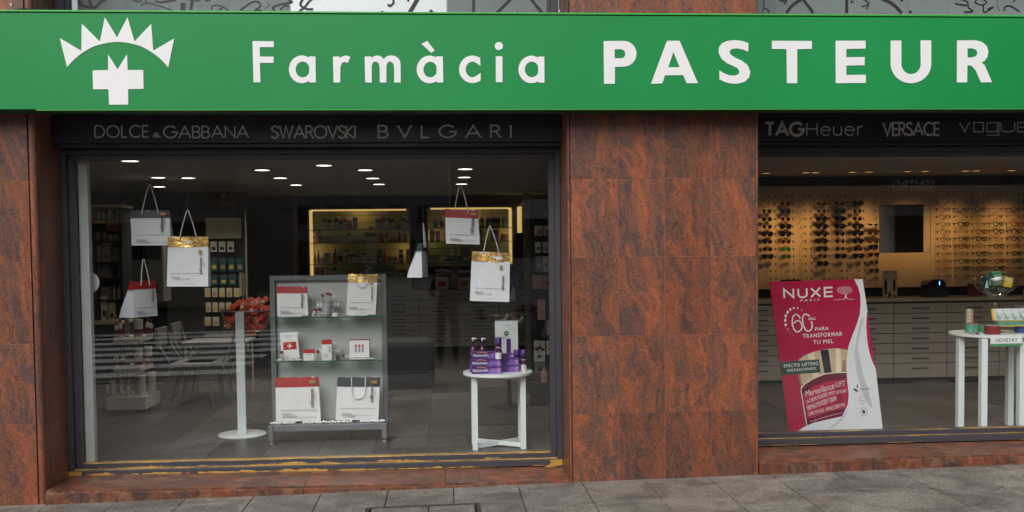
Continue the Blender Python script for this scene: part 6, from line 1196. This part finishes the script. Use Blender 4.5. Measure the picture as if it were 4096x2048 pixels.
# the jar: gold lid with dark stripe, wine glass body
flat('jar_lid', [A2(480, 215), A2(560, 150), A2(700, 95), A2(860, 60), A2(1000, 45), A2(1185, 70), A2(1166, 390), A2(1000, 395), A2(850, 410), A2(680, 470), A2(520, 570), A2(470, 420)], 'gold_cap', 1)
flat('lid_shade', [A2(470, 420), A2(505, 410), A2(525, 565), A2(512, 605)], 'gold_cap_dark', 2); flat('lid_shade', [A2(1110, 230), A2(1150, 205), A2(1163, 380), A2(1095, 388)], 'gold_cap_dark', 2, 0)
flat('lid_stripe', [A2(790, 75), A2(905, 62), A2(953, 390), A2(850, 408)], 'poster_black', 3)
flat('jar_glass', [A2(505, 640), A2(560, 560), A2(680, 480), A2(850, 415), A2(1000, 392), A2(1165, 390), A2(1195, 650), A2(1185, 850), A2(1100, 1022), A2(850, 1070), A2(600, 1150)], 'jar_wine', 1)
flat('jar_colour', [A2(540, 700), A2(700, 590), A2(900, 520), A2(1160, 480), A2(1188, 650), A2(1165, 900), A2(900, 960), A2(610, 1060)], 'jar_magenta', 2)
flat('jar_highlight', [A2(505, 640), A2(520, 628), A2(605, 1140), A2(590, 1150)], 'cream_shade', 3); flat('jar_rim', [A2(508, 610), A2(560, 545), A2(680, 468), A2(850, 404), A2(1000, 386), A2(1166, 384), A2(1166, 398), A2(1000, 402), A2(850, 422), A2(690, 488), A2(570, 565), A2(516, 632)], 'gold_light', 3); flat('jar_foot', [A2(600, 1070), A2(900, 975), A2(1160, 905), A2(1150, 950), A2(1000, 1005), A2(800, 1060), A2(605, 1120)], 'jar_wine', 3); flat('jar_foot_light', [A2(640, 1090), A2(900, 1010), A2(1110, 960), A2(1105, 972), A2(900, 1026), A2(645, 1106)], 'pinkish', 4); flat('jar_dark_side', [A2(1010, 520), A2(1100, 495), A2(1110, 905), A2(1030, 925)], 'jar_wine2', 3); flat('lid_light', [A2(610, 130), A2(700, 98), A2(775, 430), A2(690, 465)], 'gold_light', 2); flat('lid_light', [A2(1010, 48), A2(1080, 52), A2(1090, 388), A2(1010, 392)], 'gold_light', 2); flat('jar_highlight', [A2(620, 655), A2(665, 630), A2(735, 1095), A2(705, 1105)], 'magenta', 3)
flat('white_swirl', swirl, 'cream_white', 4)
flat('swirl_shade', [A1(1640, 780), A1(1690, 760), A1(1640, 950), A1(1600, 1150), A2(1330, 60), A2(1400, 400), A2(1490, 700), A2(1530, 900), A2(1440, 780), A2(1330, 480), A2(1290, 250), A2(1285, 60)], 'cream_shade', 5, 4)
flat('swirl_shade', [A2(1180, 900), A2(1100, 1022), A2(1000, 1120), A2(900, 1200), A2(1020, 1140), A2(1130, 1040)], 'cream_shade', 5, 4)
flat('green_label', [A2(220, 243), A2(772, 204), A2(796, 392), A2(243, 432)], 'forest', 4)
RT = math.atan2(.045, 1)
def ptxt(s, x0, x1, y0, y1, A_=A1, m='poster_text', rot=.045, lay=6, **k):
    p, q2 = A_(x0, (y0+y1)/2), A_(x1, (y0+y1)/2); a_, b2 = A_(x0, y0), A_(x0, y1); return letters(s, (q2[0]-p[0]), abs(a_[1]-b2[1]), t, m, (p[0]+q2[0])/2, p[1], -.0006-.00045*lay, rot=rot, **k)
def pstroke(word, x0, x1, y0, y1, wt, gap, A_=A1, rot=.045, m='poster_text'):
    p, q2 = A_(x0, (y0+y1)/2), A_(x1, (y0+y1)/2); h = abs(A_(x0, y0)[1]-A_(x0, y1)[1]); L_ = q2[0]-p[0]
    e = stroke_word(word, -L_/2, L_/2, -h/2, h/2, 0, t, m, wt=wt, gap=gap); e.location = ((p[0]+q2[0])/2, -.0035, p[1]); e.rotation_euler = (0, -rot, 0); return e
pstroke('N', 325, 485, 238, 390, .10, .5); pstroke('U', 570, 715, 232, 382, .10, .5); pstroke('X', 790, 945, 225, 375, .10, .5); pstroke('E', 1022, 1160, 218, 368, .10, .5)
ptxt('P A R I S', 605, 930, 415, 452, weight=0)
ptxt('PARA', 858, 1092, 893, 952, weight=.008, space=1.1); ptxt('TRANSFORMAR', 645, 1325, 998, 1070, weight=.008, space=1.15); ptxt('TU PIEL', 825, 1170, 1115, 1180, weight=.008, space=1.1); ptxt('SEG', 745, 865, 733, 772, weight=.02)
ribs = MB(); nn = [0]
def rib(pts, wd, A_=A1, sm=4, m=None):
    P = smoothpath([A_(*p) for p in pts], sm, False) if sm else [A_(*p) for p in pts]; ribbon(ribs, P, wd*mpp(Yq)/4.294, -.0032-.00012*nn[0]); nn[0] += 1
rib([(600, 750), (575, 700), (520, 680), (478, 720), (465, 800), (478, 890), (520, 960), (560, 975), (615, 940), (632, 870), (600, 800), (545, 785), (490, 830)], 11); rib([(765, 710), (710, 672), (660, 690), (642, 760), (658, 870), (700, 945), (750, 962), (795, 930), (808, 860), (795, 795)], 11)
rib([(1180, 430), (1370, 412)], 3, sm=0); rib([(1415, 412), (1532, 416)], 3, sm=0); rib([(1368, 412), (1378, 370), (1392, 325)], 7); rib([(1392, 325), (1392, 380), (1420, 412)], 5)
obj('numeral_and_tree', ribs, 'poster_text', t)
lf = MB(); k_ = 0
for ring_, n_, rad in ((0, 1, 0), (1, 8, .33), (2, 14, .62), (3, 20, .92)):
    for k in range(n_):
        q = 2*PI*k/n_+ring_*.3; cx, cy = 1365+130*rad*math.cos(q), 262+68*rad*math.sin(q)
        if cy > 325: continue
        dx, dy = cx-1365, cy-330; L_ = math.hypot(dx, dy) or 1; dx, dy = dx/L_, dy/L_
        lf.add([(*(lambda p: (p[0], -.0034-.00001*k_, p[1]))(A1(cx+a*dx-b*dy, cy+a*dy+b*dx)),) for a, b in ((-15, 0), (0, 6), (15, 0), (0, -6))], [(0, 1, 2, 3)]); k_ += 1
obj('tree_emblem', lf, 'poster_text', t)
for x, y, r_ in ((627, 600, 9), (560, 570, 13), (492, 567, 16), (433, 591, 19), (386, 640, 22), (355, 703, 23), (346, 778, 23), (354, 857, 22)):
    c_ = A1(x, y); rr = r_*mpp(Yq)/4.294; flat('ring_dot', [(c_[0]+rr*math.cos(q*PI/8), c_[1]+rr*1.25*math.sin(q*PI/8)) for q in range(16)], 'poster_text', 3)
mat('dot_faded', (.50, .20, .25), .5, var=0); mat('dot_dim', (.46, .06, .12), .5, var=0)
for x, y, r_, m_ in ((386, 932, 20, 'dot_faded'), (432, 993, 19, 'dot_dim'), (490, 1040, 17, 'dot_dim')):
    c_ = A1(x, y); rr = r_*mpp(Yq)/4.294; flat('ring_dot', [(c_[0]+rr*math.cos(q*PI/8), c_[1]+rr*1.25*math.sin(q*PI/8)) for q in range(16)], m_, 3)
ptxt('EFECTO LIFTING', 268, 757, 262, 308, A2, rot=.06, lay=6, weight=.006, space=1.1); ptxt('INSTANTÁNEO', 316, 725, 325, 372, A2, rot=.06, lay=6, weight=.006, space=1.1)
ptxt('Merveillance', 565, 995, 600, 690, A2, rot=.27, lay=8, shear=.3, weight=-.004); ptxt('LIFT', 1012, 1140, 520, 592, A2, rot=.12, lay=8, weight=-.004)
ptxt('LA CRÈME POUDRÉE', 580, 895, 720, 790, A2, rot=.33, lay=8, weight=0); ptxt('EFFET LIFTANT', 905, 1168, 655, 700, A2, rot=.14, lay=8, weight=0); ptxt('FIRMING POWDERY CREAM', 592, 1028, 800, 870, A2, rot=.32, lay=8, weight=0); ptxt('CORRECTION RIDES – WRINKLE CORRECTION', 605, 1145, 900, 950, A2, rot=.24, lay=8)
ptxt('VEGAN', 1340, 1488, 615, 642, A2, 'forest', .04, 8); ptxt('FORMULA', 1350, 1490, 650, 662, A2, 'cream_shade', .04, 8)
flat('leaf_emblem', [A2(1258, 622), A2(1300, 628), A2(1335, 668), A2(1290, 660)], 'forest', 6, 3); flat('leaf_emblem', [A2(1318, 560), A2(1330, 590), A2(1320, 620), A2(1308, 590)], 'forest', 6, 3)
for cx, cy, s_ in ((1395, 785, '90%'), (1413, 953, '')):
    ribs = MB(); nn = [0]; P = [A2(cx+44*math.cos(q*PI/10), cy+58*math.sin(q*PI/10)) for q in range(0, 21)]; ribbon(ribs, P, .0012, -.0034); obj('round_seal', ribs, 'forest', t)
    if s_: ptxt(s_, cx-22, cx+22, cy+5, cy+25, A2, 'forest', 0, 8)
    else: flat('map_emblem', [A2(cx-24, cy-15), A2(cx-5, cy-30), A2(cx+18, cy-12), A2(cx+20, cy+18), A2(cx, cy+32), A2(cx-16, cy+22)], 'forest', 6)

# =================================================================== ROUND TABLE IN THE RIGHT WINDOW
YT = 1.05; xl_ = at(3813, 1333, YT).x; Rt = .34; cx = xl_+Rt; zt_ = at(3820, 1333, YT).z
t = thing('round_table', 'larger white round table with straight square legs in the right window', 'table', (cx, YT, FZ)); ht = zt_-FZ
obj('table_top', MB().lathe([(Rt-.004, ht-.022), (Rt, ht-.018), (Rt, ht-.003), (Rt-.003, ht)], n=72), 'table_white', t)
for u, yy in ((3840, YT-.03), (3932, YT-.30), (4038, YT+.22), (4084, YT-.26), (4170, YT)):
    x = at(u, 1500, yy).x-cx; obj('leg', MB().box(x-.026, x+.026, yy-YT-.026, yy-YT+.026, 0, ht-.0225, bev=.002), 'table_white', t)
zt3 = zt_+.0005
a, c = at(3962, 1341, YT-Rt-.006), at(4088, 1384, YT-Rt-.006); wd = c.x-a.x; tt = thing('novelty_tag', 'white and green tag reading NOVETAT hanging from the rim of the right table', 'tag', ((a.x+c.x)/2, YT-Rt-.008, c.z)); hh = a.z-c.z
obj('tag_plate', MB().box(-wd/2, wd/2, 0, .002, 0, hh), 'pure_white', tt); obj('green_strip', MB().box(-wd/2, wd/2, -.0008, -.0002, 0, hh*.24), 'green_box', tt); pp = stroke_word('NOVETAT', -wd*.33, wd*.34, hh*.42, hh*.68, -.0008, tt, 'print_dark', wt=.085, gap=.24)
def tub(label, u, v0, Yb, r, mt, top='bottle_white', name='tin', cat='tin', z=None):
    z = z or zt3; a = at(u, v0, Yb); hh = a.z-z; q = thing(name, label, cat, (a.x, Yb, z)); obj('wall', MB().lathe([(r, 0), (r, hh), (r*.96, hh), (r*.96, hh-.004)], n=28), mt, q); obj('rim', MB().lathe([(r*1.01, hh-.004), (r*1.01, hh+.001), (r*.97, hh+.001)], n=28), top, q); return q
tub('dark red round tin in the middle of the right table', 3970, 1301, YT-.14, .062, 'red_dark', 'metal_light'); tub('green patterned round tin at the left of the right table', 3888, 1294, YT-.02, .055, 'jade', 'brass'); tub('dark blue patterned tin under the soap box', 4086, 1302, YT-.05, .055, 'blue', 'brass'); tub('small dark green candle behind the goblet foot', 3925, 1297, YT+.02, .03, 'green_box', 'box_brown')
for u, mt, lb in ((3887, 'pinkish', 'tiny pink wrapped sweet before the green tin'), (3910, 'plum', 'tiny purple wrapped sweet before the green tin'), (3921, 'bottle_white', 'tiny pale wrapped sweet before the green tin')):
    a = at(u, 1328, YT-.17); q = thing('wrapped_sweet', lb, 'sweet', (a.x, YT-.17, zt3)); obj('sweet', MB().lathe([(.001, 0), (.011, .004), (.013, .010), (.009, .018), (.001, .02)], n=10), mt, q); obj('twist', MB().prism([(-.02, .006), (-.010, .010), (-.02, .016)], -.003, .003).prism([(.02, .006), (.010, .010), (.02, .016)], -.003, .003), mt, q)
a, c = at(3864, 1235, YT+.05), at(3892, 1315, YT+.05); q = thing('perfume_carton', 'slim upright patterned carton with a brown side, behind the green tin', 'carton', ((a.x+c.x)/2, YT+.05, zt3)); hh = a.z-zt3; obj('front_face', MB().box(-.026, .002, -.014, .014, 0, hh), 'cream', q); obj('side_face', MB().box(.0025, .026, -.012, .014, 0, hh-.003), 'tan', q)
for k in range(6): obj('printed_dot', MB().box(-.016, -.008, -.0148, -.0142, hh*(.12+.14*k), hh*(.18+.14*k)), 'print_dark', q)
# soap box tilted open
Yb = YT-.10; a, c = at(3985, 1234, Yb), at(4094, 1300, Yb); wd = c.x-a.x+.06; q = thing('soap_box', 'open gold-edged box of four pale green soaps propped on the right table', 'box', (a.x+wd/2, Yb, at(4040, 1303, Yb).z)); hh = at(4040, 1234, Yb).z-q.location.z
obj('box_base', MB().box(-wd/2, wd/2, -.03, .03, 0, .042, bev=.002), 'jade', q); obj('gold_edge', MB().box(-wd/2-.003, wd/2+.003, -.034, -.0305, -.002, .004).box(-wd/2-.003, wd/2+.003, -.034, -.0305, .040, .046), 'yellow', q)
tl_ = Matrix.Translation((0, 0, .047)) @ Matrix.Rotation(-.25, 4, 'X'); obj('tray', MB().box(-wd/2-.008, wd/2-.012, 0, .006, 0, hh-.045, mx=tl_), 'cream_white', q); obj('side_flap', MB().box(-wd/2-.030, -wd/2-.010, -.002, .006, 0, hh-.046, mx=tl_), 'yellow', q)
for k in range(4):
    x = -wd/2+.018+k*(wd-.03)/4; obj('soap', MB().lathe([(.0, -.008), (.012, -.006), (.016, 0), (.012, .006), (.0, .008)], (0, 0, 0), 14, True, Matrix.Translation((0, 0, 0)).to_3x3() @ Matrix.Rotation(PI/2-.25, 3, 'X') @ Matrix.Diagonal((1, 2.0, 1))), 'soap_mint', q).location = (x+.008, -.012, .047+(hh-.045)/2)
    obj('divider', MB().box(x-.014, x-.011, -.006, 0, 0, hh-.047, mx=tl_), 'metal_light', q)
q = thing('box_support', 'clear acrylic block that lifts the soap box above the table', 'stand', (a.x+wd/2, Yb, zt3)); obj('block', MB().box(-.03, .03, -.02, .02, 0, at(4040, 1303, Yb).z-zt3-.003), 'clear_glass', q)
# giant glass goblet
Yb = YT+.03; g0 = at(3982, 1100, Yb); q = thing('glass_goblet', 'huge clear glass goblet filled with gift boxes on the right table', 'goblet', (g0.x, Yb, zt3)); H = lambda v: at(3982, v, Yb).z-zt3; m_ = mpp(Yb)
obj('bowl', MB().lathe([(.012, H(1218)), (.03, H(1196)), (35*m_, H(1182)), (66*m_, H(1160)), (82*m_, H(1140)), (84*m_, H(1122)), (76*m_, H(1100)), (66*m_, H(1088)), (64*m_, H(1088)), (74*m_, H(1101)), (82*m_, H(1123)), (80*m_, H(1139)), (64*m_, H(1157)), (33*m_, H(1178)), (.02, H(1188))], n=44), 'clear_glass', q)
obj('stem', MB().lathe([(.075, 0), (.07, .004), (.012, .012), (.008, H(1260)), (.008, H(1235)), (.016, H(1222)), (.012, H(1216))], n=24), 'clear_glass', q)
def gbox(label, u0, v0, w_, h_, d_, rot, mt, deco=None):
    p = at(u0, v0, Yb-.02); g = thing('gift_box', label, 'box', (p.x, Yb-.02, p.z)); g.rotation_euler = rot; obj('carton_body', MB().box(-w_/2, w_/2, -d_/2, d_/2, -h_/2, h_/2, bev=.001), mt, g)
    if deco == 'strip': obj('bright_strip', MB().box(-w_*.4, w_*.4, -d_/2-.0015, -d_/2, h_*.18, h_*.24), 'cream', g); obj('lower_panel', MB().box(-w_*.46, w_*.46, -d_/2-.0012, -d_/2, -h_*.4, .0), 'grey_mid', g)
    if deco == 'star':
        mb = MB()
        for k in range(6): mb.tube([(0, -d_/2-.001, .01), (.024*math.cos(k*PI/3), -d_/2-.001, .01+.024*math.sin(k*PI/3))], .0015, 4)
        obj('printed_star', mb, 'pure_white', g)
    if deco == 'white': obj('bottle_print', MB().prism([(-w_*.45, -h_*.48), (w_*.3, -h_*.42), (-.004, h_*.15), (-.012, h_*.15)], -d_/2-.0015, -d_/2), 'pure_white', g)
    return g
gbox('dark green gift box with a bright strip in the goblet', 3983, 1112, .085, .115, .045, (0, -.12, .1), 'green_box', 'strip'); gbox('yellow-green gift box with a white star in the goblet, right', 4030, 1128, .07, .085, .04, (0, .2, -.2), 'yellow', 'star'); gbox('blue gift box with a white bottle print in the goblet, left', 3942, 1130, .05, .10, .04, (0, .1, .3), 'teal', 'white')
# yellow-green bottle vase at the right edge behind the table
Yb = 2.6; a = at(4092, 1200, Yb); q = thing('side_stand', 'pale round side stand cut off by the right edge of the picture', 'stand', (a.x+.05, Yb, FZ)); obj('column', MB().lathe([(.13, 0), (.13, a.z-.06-FZ)], n=30), 'metal_light', q); product('oil_bottle', 'tall yellow-green bottle on the pale side stand at the right edge', 'bottle', (a.x+.06, Yb, at(4092, 1208, Yb).z), .10, at(4092, 1130, Yb).z-at(4092, 1208, Yb).z, 'amber', 'green_box')


# =================================================================== ACROSS THE STREET (seen in the glass)
def opposite(label, x0, x1, y, h, m, floors, awn):
    t = thing('building', label, 'building', ((x0+x1)/2, y, -.2)); obj('wall', MB().box(x0, x1, y-9, y, -.2, h), m, t, True); obj('cornice', MB().box(x0-.1, x1+.1, y, y+.25, h-.25, h, bev=.02), 'opp_grey', t, True)
    me = MB().box(-.55, .55, 0, .06, 0, 1.5).mesh('window'); me.materials.append(M['opp_window'])
    n_ = int((x1-x0)/2.4)
    for f in range(floors):
        for k in range(n_):
            x = x0+(k+.5)*(x1-x0)/n_; wn = share('window', me, t, (x-(x0+x1)/2, 0.02, 3.9+f*3.0+.2)); obj('sill', MB().box(-.65, .65, 0, .16, -.08, 0), 'opp_stone', wn)
    for k in range(int((x1-x0)/4)):
        x = x0+2+4*k; obj('shop_front', MB().box(x-1.6, x+1.6, y+.01, y+.08, -.1, 2.6), 'opp_window', t, True)
    if awn: obj('awning', MB().add([(x0+.5, y+.1, 3.1), (x1-.5, y+.1, 3.1), (x1-.5, y+1.1, 2.75), (x0+.5, y+1.1, 2.75), (x0+.5, y+.1, 3.06), (x1-.5, y+.1, 3.06), (x1-.5, y+1.1, 2.70), (x0+.5, y+1.1, 2.70)], [(0, 1, 2, 3), (4, 5, 6, 7), (0, 1, 5, 4), (1, 2, 6, 5), (2, 3, 7, 6), (3, 0, 4, 7)]), 'opp_stone', t, True)
    return t
YO = -27.0
opposite('stone building across the street, left of the side street opening', -34, -6.6, YO, 13, 'opp_stone', 3, True); bR = opposite('brown brick building across the street, right of the side street opening', .2, 30, YO, 13, 'opp_brick', 3, True)
opposite('grey building far down the side street', -22, 14, YO-45, 9.5, 'opp_grey', 1, False)
def mirrored(s, u0, u1, v0, v1, m='pure_white'):
    D_ = 2*.5-YO; w0, w1 = at(u0, v0, D_), at(u1, v1, D_); e = letters(s, w1.x-w0.x, w0.z-w1.z, bR, m, (w0.x+w1.x)/2-bR.location.x, (w0.z+w1.z)/2-bR.location.z, .30-0, name='lettering'); e.rotation_euler = (0, 0, PI); return e
mirrored('SENTRO', 3555, 3720, 725, 765); mirrored('carisma', 1660, 1740, 970, 992); 
# van parked on the near side of the street
vy = -11.6; t = thing('parked_van', 'white delivery van parked on the street behind the viewer', 'van', (3.3, vy, gz(4)-.13)); t.scale = (1, 1, 1.13)
prof = [(-2.6, .45), (-2.6, 1.2), (-2.35, 1.45), (-1.95, 2.25), (-1.7, 2.42), (2.3, 2.45), (2.5, 2.3), (2.55, .45)]
obj('body', MB().prism(prof, -.95, .95), 'van_white', t); obj('windscreen', MB().add([(-2.37, -.8, 1.47), (-2.37, .8, 1.47), (-1.99, .72, 2.2), (-1.99, -.72, 2.2)], [(0, 1, 2, 3)]), 'opp_window', t).location = (-.02, 0, .01)
obj('side_window', MB().prism([(-2.1, 1.45), (-1.15, 1.45), (-1.15, 2.1), (-1.85, 2.1)], .951, .965), 'opp_window', t)
for x in (-1.75, 1.6):
    for y in (-.85, .85): w_ = obj('wheel', MB().lathe([(.33, -.1), (.34, 0), (.33, .1)], (x, y, .34), 24, mx=Matrix.Rotation(PI/2, 3, 'X')), 'rubber', t); obj('hubcap', MB().lathe([(.17, -.11), (.17, .11)], (x, y, .34), 18, mx=Matrix.Rotation(PI/2, 3, 'X')), 'grey_mid', w_)
obj('bumper', MB().box(-2.68, -2.5, -.9, .9, .4, .62, bev=.03), 'rubber', t); obj('headlight', MB().box(-2.62, -2.56, .55, .85, .85, 1.05), 'pure_white', t); obj('headlight', MB().box(-2.62, -2.56, -.85, -.55, .85, 1.05), 'pure_white', t)
# the viewer who shows faintly in the glass
t = thing('person', 'person in dark clothes standing on the pavement facing the shop window', 'person', (.02, -7.42, gz(0)-.13))
def skin(name, verts, edges, rad, m, root=0):
    me = bpy.data.meshes.new(name); me.from_pydata(verts, edges, []); ob = bpy.data.objects.new(name, me); COL.objects.link(ob)
    md = ob.modifiers.new('s', 'SKIN'); 
    for k, r_ in enumerate(rad): me.skin_vertices[0].data[k].radius = (r_, r_) if not isinstance(r_, tuple) else r_
    me.skin_vertices[0].data[root].use_root = True; sb = ob.modifiers.new('u', 'SUBSURF'); sb.levels = 2
    dg = bpy.context.evaluated_depsgraph_get(); dg.update(); m2 = bpy.data.meshes.new_from_object(ob.evaluated_get(dg)); bpy.data.objects.remove(ob)
    for p_ in m2.polygons: p_.use_smooth = True
    m2.materials.clear(); m2.materials.append(M[m]); q = bpy.data.objects.new(name, m2); COL.objects.link(q); q.parent = t; return q
V = [(0, 0, .95), (0, 0, 1.12), (0, 0, 1.34), (0, 0, 1.44), (0, .01, 1.50), (-.09, 0, .90), (-.11, .02, .50), (-.12, 0, .10), (-.13, .14, .04), (.09, 0, .90), (.11, .02, .50), (.12, 0, .10), (.13, .14, .04), (-.17, 0, 1.40), (-.25, .02, 1.13), (-.12, .22, 1.36), (.17, 0, 1.40), (.25, .02, 1.13), (.12, .22, 1.36)]
Eg = [(0, 1), (1, 2), (2, 3), (3, 4), (0, 5), (5, 6), (6, 7), (7, 8), (0, 9), (9, 10), (10, 11), (11, 12), (3, 13), (13, 14), (14, 15), (3, 16), (16, 17), (17, 18)]
skin('clothed_body', V, Eg, [(.16, .11), (.14, .1), (.17, .11), (.1, .08), .055, .09, .065, .045, .04, .09, .065, .045, .04, .07, .05, .035, .07, .05, .035], 'cloth_dark')
skin('head', [(0, .01, 1.52), (0, .02, 1.60), (0, .01, 1.68), (0, .1, 1.60)], [(0, 1), (1, 2), (1, 3)], [.05, .085, .075, .02], 'skin', 1)
for s_ in (-1, 1):
    skin('hand', [(.12*s_, .24, 1.37), (.10*s_, .28, 1.41), (.085*s_, .30, 1.44)], [(0, 1), (1, 2)], [.03, .035, .018], 'skin')
obj('hair', MB().lathe([(.092, 0), (.098, .05), (.07, .095), (.01, .11)], (0, -.012, 1.63), 16), 'print_dark', t)
t2 = thing('camera_body', 'small black camera held up by the person in dark clothes', 'camera', (.02, -7.14, 1.40)); obj('camera_case', MB().box(-.06, .06, -.03, .02, -.04, .035, bev=.006), 'black_wall', t2); obj('lens_barrel', MB().lathe([(.03, 0), (.03, .05)], (0, .02, 0), 16, mx=Matrix.Rotation(-PI/2, 3, 'X')), 'black_wall', t2)
